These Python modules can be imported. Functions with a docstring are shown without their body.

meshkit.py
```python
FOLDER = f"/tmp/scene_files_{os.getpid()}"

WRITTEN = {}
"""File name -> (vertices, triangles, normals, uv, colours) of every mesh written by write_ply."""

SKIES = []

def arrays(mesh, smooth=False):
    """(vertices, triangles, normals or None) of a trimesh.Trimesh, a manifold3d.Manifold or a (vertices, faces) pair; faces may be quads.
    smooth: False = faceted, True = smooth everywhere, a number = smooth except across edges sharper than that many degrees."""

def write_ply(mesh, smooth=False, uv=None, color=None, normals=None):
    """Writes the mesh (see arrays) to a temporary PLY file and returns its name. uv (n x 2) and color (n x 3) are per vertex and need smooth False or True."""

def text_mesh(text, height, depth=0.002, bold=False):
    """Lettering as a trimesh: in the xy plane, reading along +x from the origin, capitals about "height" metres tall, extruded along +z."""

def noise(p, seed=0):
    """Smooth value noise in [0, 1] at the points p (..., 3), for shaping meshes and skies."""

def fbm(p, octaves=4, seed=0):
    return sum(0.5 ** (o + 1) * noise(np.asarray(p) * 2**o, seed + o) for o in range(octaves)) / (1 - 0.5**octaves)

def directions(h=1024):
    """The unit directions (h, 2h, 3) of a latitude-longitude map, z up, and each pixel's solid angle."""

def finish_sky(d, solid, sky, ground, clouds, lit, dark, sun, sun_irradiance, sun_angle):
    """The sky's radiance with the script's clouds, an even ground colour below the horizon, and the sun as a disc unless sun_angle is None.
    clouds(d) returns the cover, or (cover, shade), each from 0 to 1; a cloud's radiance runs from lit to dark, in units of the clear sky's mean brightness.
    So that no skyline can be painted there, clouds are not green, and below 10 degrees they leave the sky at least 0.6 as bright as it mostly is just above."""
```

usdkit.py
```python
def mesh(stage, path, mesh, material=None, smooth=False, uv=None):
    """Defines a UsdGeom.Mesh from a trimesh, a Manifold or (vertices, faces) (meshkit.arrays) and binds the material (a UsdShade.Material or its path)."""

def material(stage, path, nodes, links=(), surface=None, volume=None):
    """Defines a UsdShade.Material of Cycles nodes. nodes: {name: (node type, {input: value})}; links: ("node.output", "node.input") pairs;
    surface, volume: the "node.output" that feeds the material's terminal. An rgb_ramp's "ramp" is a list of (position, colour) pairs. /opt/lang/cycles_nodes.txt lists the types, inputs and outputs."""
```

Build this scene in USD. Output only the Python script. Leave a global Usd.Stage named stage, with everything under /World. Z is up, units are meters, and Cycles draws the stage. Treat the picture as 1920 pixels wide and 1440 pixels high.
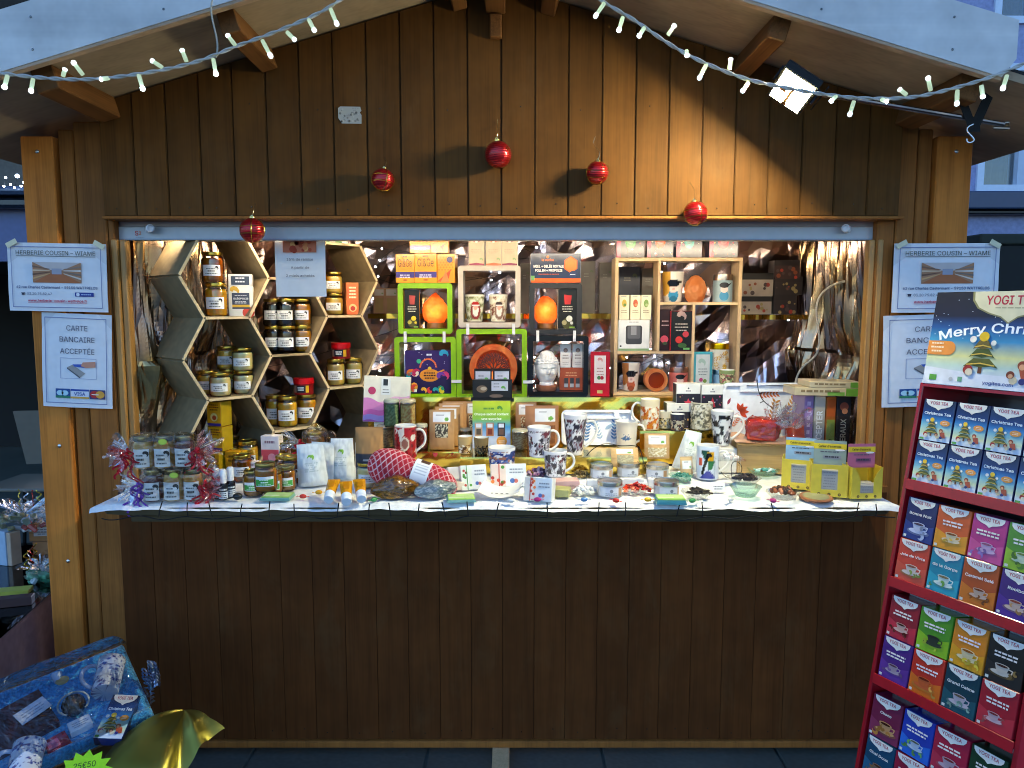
import math, random
import numpy as np
import trimesh, manifold3d, shapely
from shapely.geometry import Polygon, Point, LineString, MultiPolygon, box as sbox
import meshkit, usdkit
from pxr import Usd, UsdGeom, UsdLux, UsdShade, Sdf, Gf, Vt

stage = Usd.Stage.CreateInMemory()
UsdGeom.SetStageUpAxis(stage, UsdGeom.Tokens.z)
UsdGeom.SetStageMetersPerUnit(stage, 1.0)
UsdGeom.Xform.Define(stage, '/World')
UsdGeom.Scope.Define(stage, '/World/Looks')

# ------------------------------------------------------------------ camera
CY, CZ, PITCH, FPX = -2.4, 1.524, math.radians(6.0), 1390.0
cam = UsdGeom.Camera.Define(stage, '/World/camera')
cam.CreateHorizontalApertureAttr(36.0)
cam.CreateVerticalApertureAttr(27.0)
cam.CreateFocalLengthAttr(36.0 * FPX / 1920)
cam.CreateExposureAttr(2.15)
cam.AddTranslateOp().Set(Gf.Vec3d(0, CY, CZ))
cam.AddRotateXYZOp().Set(Gf.Vec3f(90 - math.degrees(PITCH), 0.0, 0))

# ------------------------------------------------------------------ sky and the last daylight (behind the chalet)
SUN_EL, SUN_ROT = math.radians(6.5), math.radians(20.0)
usdkit.material(stage, '/World/Looks/dusk_sky', {
    's': ('sky_texture', {'sky_type': 'single_scattering', 'sun_disc': False, 'sun_elevation': SUN_EL, 'sun_rotation': SUN_ROT, 'air_density': 1.0, 'aerosol_density': 1.0, 'ozone_density': 3.6}),
    't': ('mix_color', {'blend_type': 'multiply', 'fac': 1.0, 'b': (1.08, .93, .98)}), 'b': ('background_shader', {'strength': 0.15})}, [('s.color', 't.a'), ('t.result', 'b.color')], surface='b.background')
dome = UsdLux.DomeLight.Define(stage, '/World/sky')
UsdShade.MaterialBindingAPI.Apply(dome.GetPrim()).Bind(UsdShade.Material.Get(stage, '/World/Looks/dusk_sky'))
sun = UsdLux.DistantLight.Define(stage, '/World/sun')
sun.CreateNormalizeAttr(True); sun.CreateIntensityAttr(0.012); sun.CreateAngleAttr(12.0); sun.CreateColorAttr(Gf.Vec3f(1, .85, .7))
sun.AddRotateXYZOp().Set(Gf.Vec3f(90 - math.degrees(SUN_EL), 0, -math.degrees(SUN_ROT) + 180))
FLOOD, INSIDE, FAIRY, BULB, SALT = 200.0, 20.0, 8.0, .55, .07       # strengths of the lamps the place has

# ------------------------------------------------------------------ kit
rng = random.Random(7)
nrg = np.random.default_rng(7)
def C(h):
    if not isinstance(h, str): return np.array(h, float)
    v = np.array([int(h[i:i + 2], 16) for i in (0, 2, 4)]) / 255.0
    return np.where(v <= .04045, v / 12.92, ((v + .055) / 1.055) ** 2.4)
W8 = C('e8e6e0')
def ray(px, py):
    a, b = (px - 960) / FPX, (py - 720) / FPX
    c, s = math.cos(PITCH), math.sin(PITCH)
    return np.array([a, c - b * s, -s - b * c])
def on(px, py, z):                                   # where the sight line of a pixel of the photograph meets the level z
    d = ray(px, py); t = (z - CZ) / d[2]
    return d[0] * t, CY + d[1] * t
def at(px, py, Y):                                   # ... and the upright plane y = Y
    d = ray(px, py); t = (Y - CY) / d[1]
    return d[0] * t, CZ + d[2] * t
def depth(x, y, z): return (y - CY) * math.cos(PITCH) - (z - CZ) * math.sin(PITCH)
def stY(rect, Y, zs=None):                           # front rectangle at depth Y standing on zs: (x, zs, width, height)
    x0, y0, x1, y1 = rect
    xm = (x0 + x1) / 2
    a, z1 = at(xm, y0, Y)
    if zs is None: zs = at(xm, y1, Y)[1]
    zc = depth(a, Y, (z1 + zs) / 2)
    return (xm - 960) / FPX * zc, zs, (x1 - x0) / FPX * zc, z1 - zs
def stand(rect, zs):
    x0, y0, x1, y1 = rect
    x, y = on((x0 + x1) / 2, y1, zs)
    X, _, w, h = stY(rect, y, zs)
    return x, y, w, h

def bx(x0, x1, y0, y1, z0, z1, c=0.0):
    if c <= 0:
        m = trimesh.creation.box((x1 - x0, y1 - y0, z1 - z0)); m.apply_translation(((x0 + x1) / 2, (y0 + y1) / 2, (z0 + z1) / 2)); return m
    c = min(c, .49 * min(x1 - x0, y1 - y0, z1 - z0)); p = []
    for x, sx in ((x0, 1), (x1, -1)):
        for y, sy in ((y0, 1), (y1, -1)):
            for z, sz in ((z0, 1), (z1, -1)):
                p += [(x + sx * c, y + sy * c, z), (x + sx * c, y, z + sz * c), (x, y + sy * c, z + sz * c)]
    return manifold3d.Manifold.hull_points(np.array(p))
def tm(m):
    if hasattr(m, 'to_mesh'):
        q = m.to_mesh(); return trimesh.Trimesh(q.vert_properties[:, :3], q.tri_verts, process=False)
    if isinstance(m, tuple): return trimesh.Trimesh(*meshkit.arrays(m)[:2], process=False)
    return m
def xf(m, t=(0, 0, 0), rx=0, ry=0, rz=0, s=None):
    m = tm(m).copy(); M = trimesh.transformations.euler_matrix(rx, ry, rz, 'sxyz')
    if s is not None: m.apply_scale(s)
    m.apply_transform(M); m.apply_translation(t); return m
def lathe(prof, n=28):
    prof = np.array(prof, float); k = len(prof); th = np.arange(n) * 2 * math.pi / n
    v = np.stack([np.outer(prof[:, 0], np.sin(th)), -np.outer(prof[:, 0], np.cos(th)), np.repeat(prof[:, 1:2], n, 1)], -1).reshape(-1, 3)
    f = []
    for i in range(k - 1):
        for j in range(n):
            a, b, c, d = i * n + j, i * n + (j + 1) % n, (i + 1) * n + (j + 1) % n, (i + 1) * n + j
            f += [(a, b, c), (a, c, d)]
    m = trimesh.Trimesh(v, f, process=False)
    ar = m.area_faces > 1e-12
    m.update_faces(ar); return m
def lathe_col(prof, fn, n=56):                       # fn(theta, z, x, y, r) -> colour; theta 0 is the front
    m = lathe(prof, n); v = m.vertices
    th = np.arctan2(v[:, 0], -v[:, 1]); r = np.hypot(v[:, 0], v[:, 1])
    return m, fn(th, v[:, 2], v)
def tube(pts, r, n=7, closed=False):
    pts = np.array(pts, float); rr = np.broadcast_to(r, len(pts)); k = len(pts)
    t = np.gradient(pts, axis=0) if not closed else np.roll(pts, -1, 0) - np.roll(pts, 1, 0)
    t /= np.linalg.norm(t, axis=1, keepdims=True) + 1e-12
    ref = np.array([0, 0, 1.0]) if abs(t[0, 2]) < .9 else np.array([1.0, 0, 0])
    rings = []
    for i in range(k):
        a = ref - t[i] * (ref @ t[i]); a /= np.linalg.norm(a) + 1e-12; ref = a; b = np.cross(t[i], a)
        th = np.arange(n) * 2 * math.pi / n
        rings.append(pts[i] + rr[i] * (np.outer(np.cos(th), a) + np.outer(np.sin(th), b)))
    v = np.vstack(rings); f = []
    for i in range(k if closed else k - 1):
        i2 = (i + 1) % k
        for j in range(n):
            a, b, c, d = i * n + j, i * n + (j + 1) % n, i2 * n + (j + 1) % n, i2 * n + j
            f += [(a, b, c), (a, c, d)]
    if not closed:
        for base, rev in ((0, True), ((k - 1) * n, False)):
            for j in range(1, n - 1): f.append((base, base + j + 1, base + j) if rev else (base, base + j, base + j + 1))
    return trimesh.Trimesh(v, f, process=False)
def spline(pts, n=40):
    from scipy.interpolate import CubicSpline
    pts = np.array(pts, float); s = np.r_[0, np.cumsum(np.linalg.norm(np.diff(pts, axis=0), axis=1))]
    return CubicSpline(s, pts)(np.linspace(0, s[-1], n))
def grid(nu, nv, fn):                                # fn(u, v) in 0..1 -> (.., 3)
    u, v = np.meshgrid(np.linspace(0, 1, nu), np.linspace(0, 1, nv), indexing='ij')
    p = fn(u, v).reshape(-1, 3); f = []
    i, j = np.meshgrid(np.arange(nu - 1), np.arange(nv - 1), indexing='ij'); a = (i * nv + j).ravel()
    f = np.vstack([np.stack([a, a + nv, a + nv + 1], 1), np.stack([a, a + nv + 1, a + 1], 1)])
    return trimesh.Trimesh(p, f, process=False)
def geoms(g): return [x for x in getattr(g, 'geoms', [g]) if x.geom_type == 'Polygon' and x.area > 1e-9]
def flat(poly, y, s=1.0):                            # a polygon of the x-z plane as a sheet facing -y
    V, F, k = [], [], 0
    for g in geoms(poly):
        v, f = trimesh.creation.triangulate_polygon(g, engine='earcut')
        v3 = np.stack([v[:, 0], np.full(len(v), y), v[:, 1]], 1); f = np.array(f)
        a = v3[f[:, 1]] - v3[f[:, 0]]; b = v3[f[:, 2]] - v3[f[:, 0]]
        w = np.cross(a, b)[:, 1] > 0; f[w] = f[w][:, ::-1]
        V.append(v3); F.append(f + k); k += len(v3)
    return trimesh.Trimesh(np.vstack(V), np.vstack(F), process=False) if V else None
def slab(poly, y0, y1):                              # ... and as a slab from y0 to y1
    out = []
    for g in geoms(poly):
        m = trimesh.creation.extrude_polygon(g, y1 - y0, engine='earcut')
        v = m.vertices.copy(); m = trimesh.Trimesh(np.stack([v[:, 0], y1 - v[:, 2], v[:, 1]], 1), m.faces, process=False); out.append(m)
    return trimesh.util.concatenate(out)
_tx = {}
def text2d(s, bold=False):                           # (vertices n x 2, faces) with capitals 1 unit tall, starting at 0
    if (s, bold) not in _tx:
        m = meshkit.text_mesh(s, 1.0, .05, bold)
        k = m.face_normals[:, 2] > .5
        f = m.faces[k]; u, inv = np.unique(f, return_inverse=True)
        _tx[s, bold] = m.vertices[u][:, :2], inv.reshape(-1, 3)
    return _tx[s, bold]
class Print:
    """Flat print on a front face that lies at y = yf of the thing."""
    def __init__(s, yf): s.y, s.p, s.l = yf, [], 1
    def layer(s): s.l += 1; return s
    def _y(s, l): return s.y - .0004 * (s.l if l is None else l)
    def poly(s, pts, col, l=None):
        g = pts if hasattr(pts, 'geom_type') else Polygon(pts)
        m = flat(g.buffer(0), s._y(l))
        if m is not None: s.p.append((m, C(col)))
        return s
    def rect(s, x0, z0, x1, z1, col, l=None):
        y = s._y(l); s.p.append(((np.array([(x0, y, z0), (x1, y, z0), (x1, y, z1), (x0, y, z1)]), np.array([(0, 1, 2), (0, 2, 3)])), C(col))); return s
    def disc(s, x, z, r, col, l=None, n=16, rz=None):
        t = np.arange(n) * 2 * math.pi / n; return s.poly(np.stack([x + r * np.cos(t), z + (rz or r) * np.sin(t)], 1), col, l)
    def line(s, pts, w, col, l=None): return s.poly(LineString(pts).buffer(w / 2, cap_style=2), col, l)
    def frame(s, x0, z0, x1, z1, w, col, l=None):
        return s.rect(x0, z0, x1, z0 + w, col, l).rect(x0, z1 - w, x1, z1, col, l).rect(x0, z0 + w, x0 + w, z1 - w, col, l).rect(x1 - w, z0 + w, x1, z1 - w, col, l)
    def txt(s, t, h, x, z, col, l=None, w=None, bold=False, arc=None, rot=0, align='c'):
        v, f = text2d(t, bold); v = v.copy() * h; wd = v[:, 0].max() - v[:, 0].min(); v[:, 0] -= v[:, 0].min()
        if w: v[:, 0] *= w / wd; wd = w
        v[:, 0] -= wd / 2 if align == 'c' else 0
        if arc:
            a = v[:, 0] / arc; r = arc + v[:, 1]; v = np.stack([r * np.sin(a), r * np.cos(a) - arc], 1)
        if rot: v = v @ np.array([[math.cos(rot), math.sin(rot)], [-math.sin(rot), math.cos(rot)]])
        s.p.append(((np.stack([v[:, 0] + x, np.full(len(v), s._y(l)), v[:, 1] + z], 1), f), C(col))); return s
    def bars(s, x0, x1, z0, n, dz, hb, col, seed=0, l=None):
        q = random.Random(seed)
        for i in range(n):
            m = (x1 - x0) * q.uniform(0, .22); z = z0 - i * dz; x = x0 + m / 2
            while x < x1 - m / 2 - .001:
                e = min(x + (x1 - x0) * q.uniform(.08, .25), x1 - m / 2); s.rect(x, z, e, z + hb, col, l); x = e + (x1 - x0) * .035
        return s
    def grad(s, x0, x1, zs, cols, l=None, nx=2):
        y = s._y(l); v, f, c = [], [], []
        for k, (z, q) in enumerate(zip(zs, cols)):
            v += [(x0, y, z), (x1, y, z)]; c += [C(q)] * 2
            if k: a = 2 * k - 2; f += [(a, a + 1, a + 3), (a, a + 3, a + 2)]
        s.p.append((trimesh.Trimesh(np.array(v), np.array(f), process=False), np.array(c))); return s
    def shear(s, fn):
        s.p = [((fn(meshkit.arrays(m)[0]), meshkit.arrays(m)[1]), c) for m, c in s.p]; return s
def cylpatch(r, t0, t1, z0, z1, n=10, r1=None):      # part of a cylinder's skin; angle 0 faces -y
    def fn(u, v):
        a = t0 + (t1 - t0) * u; rr = r + ((r1 or r) - r) * v
        return np.stack([rr * np.sin(a), -rr * np.cos(a), z0 + (z1 - z0) * v], -1)
    return grid(n, 2, fn)

_names = {}
def numbered(name, parent='/World'):
    k = _names.get((parent, name), 0); _names[parent, name] = k + 1
    return f'{parent}/{name}' + (f'_{k:03d}' if k else '')
def arrays(pieces, smooth):
    V, F, N, K, n0 = [], [], [], [], 0
    for p in pieces:
        m, col = p if isinstance(p, tuple) and len(p) == 2 and (p[1] is None or np.ndim(p[1]) in (1, 2) and not (isinstance(p[0], np.ndarray))) else (p, None)
        per = col is not None and np.ndim(col) == 2
        sm = (bool(smooth) if per else smooth)
        v, f, n = meshkit.arrays(tm(m), sm)
        if n is None:                                # flat: split the corners
            fn = np.cross(v[f[:, 1]] - v[f[:, 0]], v[f[:, 2]] - v[f[:, 0]]); fn /= np.linalg.norm(fn, axis=1, keepdims=True) + 1e-20
            if per: col = np.asarray(col)[f.ravel()]
            v = v[f.ravel()]; f = np.arange(len(v)).reshape(-1, 3); n = np.repeat(fn, 3, 0)
        V.append(v); F.append(f + n0); N.append(n); n0 += len(v)
        K.append(np.asarray(col, float) if per else np.tile(C(col) if col is not None else (.5, .5, .5), (len(v), 1)))
    return np.vstack(V), np.vstack(F), np.vstack(N), np.vstack(K)
def mesh(path, pieces, mat, smooth=35):
    if not isinstance(pieces, list): pieces = [pieces]
    v, f, n, k = arrays(pieces, smooth)
    m = UsdGeom.Mesh.Define(stage, path)
    m.CreatePointsAttr(Vt.Vec3fArray.FromNumpy(v.astype(np.float32)))
    m.CreateFaceVertexCountsAttr(Vt.IntArray.FromNumpy(np.full(len(f), 3, np.int32)))
    m.CreateFaceVertexIndicesAttr(Vt.IntArray.FromNumpy(f.astype(np.int32).ravel()))
    m.CreateSubdivisionSchemeAttr('none')
    m.CreateNormalsAttr(Vt.Vec3fArray.FromNumpy(n.astype(np.float32))); m.SetNormalsInterpolation('vertex')
    UsdGeom.PrimvarsAPI(m).CreatePrimvar('Col', Sdf.ValueTypeNames.Color3fArray, 'vertex').Set(Vt.Vec3fArray.FromNumpy(k.astype(np.float32)))
    UsdShade.MaterialBindingAPI.Apply(m.GetPrim()).Bind(M[mat])
    return m.GetPrim()
def tag(p, label=None, cat=None, group=None, kind=None):
    for k, v in (('label', label), ('category', cat), ('group', group), ('kind', kind)):
        if v: p.SetCustomDataByKey(k, v)
    return p
def matrix(loc, rz=0, rx=0, ry=0, scale=1.0):
    m = Gf.Matrix4d(1.0).SetScale(scale)
    for ax, a in (((0, 1, 0), ry), ((1, 0, 0), rx), ((0, 0, 1), rz)):
        m = m * Gf.Matrix4d(1.0).SetRotate(Gf.Rotation(Gf.Vec3d(*ax), math.degrees(a)))
    return m * Gf.Matrix4d(1.0).SetTranslate(Gf.Vec3d(*map(float, loc)))
class Thing:
    def __init__(s, name, label, cat, loc=(0, 0, 0), rz=0, group=None, rx=0, ry=0, kind=None, scale=1.0, base=None):
        s.path = numbered(name); x = UsdGeom.Xform.Define(stage, s.path); m4 = matrix(loc, rz, rx, ry, scale)
        x.AddTransformOp().Set(m4 if base is None else m4 * Gf.Matrix4d(*np.asarray(base).T.ravel().tolist())); s.prim = x.GetPrim(); tag(s.prim, label, cat, group, kind)
    def part(s, name, pieces, mat='card', smooth=35, label=None, under=None, kind=None):
        path = numbered(name, str(under.GetPath()) if under else s.path)
        p = mesh(path, pieces, mat, smooth); tag(p, label, kind=kind); return p
def dup(src, label, loc, rz=0, group=None, rx=0, ry=0, scale=1.0):
    was = src.prim.GetCustomData(); name = src.prim.GetName().rstrip('0123456789').rstrip('_')
    t = Thing(name, label, was['category'], loc, rz, group or was.get('group'), rx, ry, scale=scale)
    t.prim.GetReferences().AddInternalReference(src.prim.GetPath()); t.prim.SetInstanceable(True); return t
def single(name, pieces, mat, label, cat, group=None, kind=None, smooth=35):
    p = mesh(numbered(name), pieces, mat, smooth); return tag(p, label, cat, group, kind)

# ------------------------------------------------------------------ materials
M = {}
def mat(name, nodes, links, surface='p.BSDF'): M[name] = usdkit.material(stage, '/World/Looks/' + name, nodes, links, surface=surface)
def col_mat(name, rough=.5, bump=0.0, bscale=300, var=.08, **kw):
    nodes = {'a': ('attribute', {'attribute': 'Col'}), 'g': ('geometry', {}), 'n': ('noise_texture', {'scale': 35.0, 'detail': 4.0}),
             'r': ('map_range', {'from_min': .3, 'from_max': .7, 'to_min': 1 - var, 'to_max': 1 + var}), 'h': ('hsv', {}), 'p': ('principled_bsdf', {'roughness': rough, **kw})}
    links = [('g.position', 'n.vector'), ('n.fac', 'r.value'), ('a.color', 'h.color'), ('r.result', 'h.value'), ('h.color', 'p.base_color')]
    if bump:
        nodes |= {'n2': ('noise_texture', {'scale': float(bscale), 'detail': 3.0}), 'b': ('bump', {'strength': bump, 'distance': .002})}
        links += [('g.position', 'n2.vector'), ('n2.fac', 'b.height'), ('b.normal', 'p.normal')]
    mat(name, nodes, links)
col_mat('card', .42, .05, 150)
col_mat('gloss', .18, .03, 60)
col_mat('paper', .75, .06, 120, .04)
col_mat('ceramic', .12, 0, coat_weight=.4, coat_roughness=.04, var=.03)
col_mat('plastic', .3, 0, var=.04)
col_mat('metal', .22, .03, 200, metallic=1.0)
col_mat('fabric', .95, .5, 700, .12)
col_mat('felt', .95, .8, 180, .10)
col_mat('frost', .6, .25, 90, .10)
col_mat('stone', .8, .3, 60, .15)
col_mat('wrapper', .22, .35, 45, .08)
col_mat('honey', .12, 0, coat_weight=1.0, coat_roughness=.03, subsurface_weight=.25, subsurface_scale=.01, var=.05)
col_mat('dark_wall', .85, .2, 30, .15)
col_mat('board_paint', .75, .25, 120, .15)
def wood(name, c1, c2, axis=2, rough=.55, var=.2, grain=1.0, spec=.5, knots=0.0, bmp=.25, scuff=None):
    sc = [38.0 * grain] * 3; sc[axis] = 1.6 * grain
    s2 = [260.0 * grain] * 3; s2[axis] = 6.0 * grain
    nodes = {'g': ('texture_coordinate', {}), 'o': ('object_info', {}), 'k': ('math', {'math_type': 'multiply', 'value2': 37.0}), 'v': ('vector_math', {'math_type': 'add'}),
             'm': ('mapping', {'scale': sc}), 'n': ('noise_texture', {'scale': 1.0, 'detail': 5.0, 'roughness': .6, 'distortion': .6}),
             'm2': ('mapping', {'scale': s2}), 'n2': ('noise_texture', {'scale': 1.0, 'detail': 3.0}),
             'mx': ('mix_float', {'fac': .35}), 'c': ('rgb_ramp', {'ramp': [(.30, c2), (.52, c1), (.75, np.minimum(np.array(c1) * 1.18, 1))]}),
             'n3': ('noise_texture', {'scale': 4.0, 'detail': 5.0, 'roughness': .65}), 'r3': ('map_range', {'from_min': .3, 'from_max': .7, 'to_min': .78, 'to_max': 1.18}),
             'r': ('map_range', {'to_min': 1 - var, 'to_max': 1 + var}), 'mm': ('math', {'math_type': 'multiply'}), 'h': ('hsv', {}),
             'b': ('bump', {'strength': bmp, 'distance': .0015}), 'p': ('principled_bsdf', {'roughness': rough, 'specular_ior_level': spec})}
    links = [('o.random', 'k.value1'), ('g.object', 'v.vector1'), ('k.value', 'v.vector2'), ('v.vector', 'm.vector'), ('m.vector', 'n.vector'), ('v.vector', 'm2.vector'), ('m2.vector', 'n2.vector'),
             ('n.fac', 'mx.a'), ('n2.fac', 'mx.b'), ('mx.result', 'c.fac'), ('c.color', 'h.color'), ('v.vector', 'n3.vector'), ('n3.fac', 'r3.value'), ('o.random', 'r.value'), ('r.result', 'mm.value1'), ('r3.result', 'mm.value2'),
             ('mm.value', 'h.value'), ('h.color', 'p.base_color'), ('mx.result', 'b.height'), ('b.normal', 'p.normal')]
    if scuff is not None:                            # worn, paler patches and splashes with shapes of their own
        nodes |= {'gs': ('geometry', {}), 'ms': ('mapping', {'scale': (9, 9, 4)}), 'ns': ('noise_texture', {'scale': 1.0, 'detail': 9.0, 'roughness': .72, 'distortion': .4}), 'rs': ('map_range', {'from_min': .52, 'from_max': .80, 'to_max': .6, 'clamp': True}), 'xs': ('mix_color', {'b': scuff})}
        links = [l for l in links if l != ('h.color', 'p.base_color')] + [('gs.position', 'ms.vector'), ('ms.vector', 'ns.vector'), ('ns.fac', 'rs.value'), ('rs.result', 'xs.fac'), ('h.color', 'xs.a'), ('xs.result', 'p.base_color')]
    mat(name, nodes, links)
wood('stain_z', (.108, .043, .0084), (.070, .0275, .0056), 2, .65, .12, spec=.12, scuff=(.12, .062, .022))
wood('stain_low', (.100, .031, .0070), (.070, .021, .0048), 2, .7, .07, spec=.10, scuff=(.118, .058, .020))
wood('post_wood', (.50, .168, .028), (.32, .098, .015), 2, .6, .10, spec=.15)
wood('board_wood', (.29, .105, .022), (.18, .062, .013), 2, .6, .10, spec=.15)
wood('jamb_wood', (.40, .19, .045), (.26, .11, .025), 2, .4, .1)
wood('beam_y', (.16, .066, .020), (.085, .034, .010), 1, .65, .15, spec=.15)
wood('ply', (.31, .225, .145), (.23, .165, .105), 0, .8, .08, .5)
wood('fascia', (.64, .62, .60), (.56, .55, .545), 0, .75, .04, .22, bmp=.08)
wood('raw_edge', (.44, .30, .20), (.33, .21, .13), 0, .8, .1)
wood('pine_x', (.62, .43, .23), (.48, .31, .15), 0, .5, .08)
wood('pine_z', (.62, .43, .23), (.48, .31, .15), 2, .5, .08)
wood('crate_wood', (.55, .33, .12), (.40, .21, .06), 0, .45, .1)
wood('counter_edge', (.085, .062, .032), (.055, .040, .020), 0, .7, .1, spec=.1)
def film(name, tint, fac, rough, bscale, bstr, gain=1.0):
    mat(name, {'g': ('geometry', {}), 'n': ('noise_texture', {'scale': float(bscale), 'detail': 3.0, 'distortion': 1.5}), 'b': ('bump', {'strength': bstr, 'distance': .012}),
               'f': ('fresnel', {'IOR': 1.5}), 'q': ('math', {'math_type': 'multiply_add', 'value2': gain, 'value3': fac}),
               't': ('transparent_bsdf', {'color': tint}), 's': ('glossy_bsdf', {'color': (.95, .95, .95), 'roughness': rough}), 'm': ('mix_closure', {})},
        [('g.position', 'n.vector'), ('n.fac', 'b.height'), ('b.normal', 's.normal'), ('b.normal', 'f.normal'), ('f.fac', 'q.value1'), ('q.value', 'm.fac'), ('t.BSDF', 'm.closure1'), ('s.BSDF', 'm.closure2')], 'm.closure')
film('glass', (.96, .98, .97), .0, .02, 5, .02)
film('green_glass', (.80, .94, .88), .04, .03, 20, .1, .5)
film('dish_glass', (.97, .985, .98), .03, .02, 20, .05, .45)
film('cellophane', (.99, .99, .99), .02, .05, 24, .8, .75)
film('wrap_film', (.99, .99, .99), .02, .05, 26, 1.0, .95)
film('red_film', (.95, .42, .40), .05, .06, 28, .9)
film('coral_film', (.98, .40, .22), .06, .08, 28, .9)
film('pane', (.75, .78, .80), .05, .03, 2, .05)
def foil(name, c1, c2, rough=.16, sc=(30, 6, 3.5), angs=(.6, -.5), bstr=.7, dist=.012):
    """metal film with long sharp creases: the folds of two stretched noises that cross"""
    nodes = {'g': ('geometry', {}), 'n3': ('noise_texture', {'scale': 5.0, 'detail': 2.0}), 'c': ('rgb_ramp', {'ramp': [(.35, c1), (.65, c2)]}), 'p': ('principled_bsdf', {'metallic': 1.0, 'roughness': rough}),
             'ad': ('math', {'math_type': 'add'}), 'b': ('bump', {'strength': bstr, 'distance': dist})}
    links = [('g.position', 'n3.vector'), ('n3.fac', 'c.fac'), ('c.color', 'p.base_color'), ('ad.value', 'b.height'), ('b.normal', 'p.normal')]
    for k, an in enumerate(angs):
        nodes |= {f'm{k}': ('mapping', {'rotation': (0, an, 0), 'scale': sc, 'location': (3.1 * k, 0, 0)}), f'n{k}': ('noise_texture', {'scale': 1.0, 'detail': .6, 'distortion': .5}), f's{k}': ('math', {'math_type': 'subtract', 'value2': .5}), f'a{k}': ('math', {'math_type': 'absolute'})}
        links += [('g.position', f'm{k}.vector'), (f'm{k}.vector', f'n{k}.vector'), (f'n{k}.fac', f's{k}.value1'), (f's{k}.value', f'a{k}.value1'), (f'a{k}.value', f'ad.value{k + 1}')]
    mat(name, nodes, links)
foil('silver_foil', (.58, .45, .42), (.62, .54, .62), .22, (8, 5, 1.7), (.75, -.55), .75, .022)
foil('side_foil', (.42, .27, .11), (.30, .21, .19), .18, (14, 34, 4.0), (.16, -.12), .7, .012)
foil('gold_foil', (.78, .52, .07), (.70, .52, .12), .13, (7, 5, 4), (.9, -.9), .45, .012)
foil('gold_paper', (.36, .31, .05), (.46, .41, .09), .32, (5, 3, 3), (.5, -.5), .25, .01)
def emit(name, col, s): mat(name, {'e': ('emission', {'color': col, 'strength': s})}, [], 'e.emission')
emit('flood_face', (1.0, .93, .58), FLOOD)
emit('tube_face', (1.0, .84, .60), INSIDE)
emit('led', (.72, .86, 1.0), FAIRY)
for k_, f_ in enumerate((1.0, 1.9, 3.2)): emit('bulb_tip' + ('', '_bright', '_brightest')[k_], (.72, .93, 1.0), BULB * f_)
emit('star_light', (.6, .75, 1.0), 4.0)
mat('bulb_body', {'d': ('translucent_bsdf', {'color': (.55, .62, .50)}), 'e': ('emission', {'color': (.62, .80, .58), 'strength': .09}), 'g': ('glossy_bsdf', {'roughness': .1}), 'm0': ('mix_closure', {'fac': .12}), 'm': ('add_closure', {})},
    [('d.BSDF', 'm0.closure1'), ('g.BSDF', 'm0.closure2'), ('m0.closure', 'm.closure1'), ('e.emission', 'm.closure2')], 'm.closure')
mat('thin_paper', {'a': ('attribute', {'attribute': 'Col'}), 'd': ('diffuse_bsdf', {}), 't': ('translucent_bsdf', {}), 'm': ('mix_closure', {'fac': .22})}, [('a.color', 'd.color'), ('a.color', 't.color'), ('d.BSDF', 'm.closure1'), ('t.BSDF', 'm.closure2')], 'm.closure')
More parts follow.
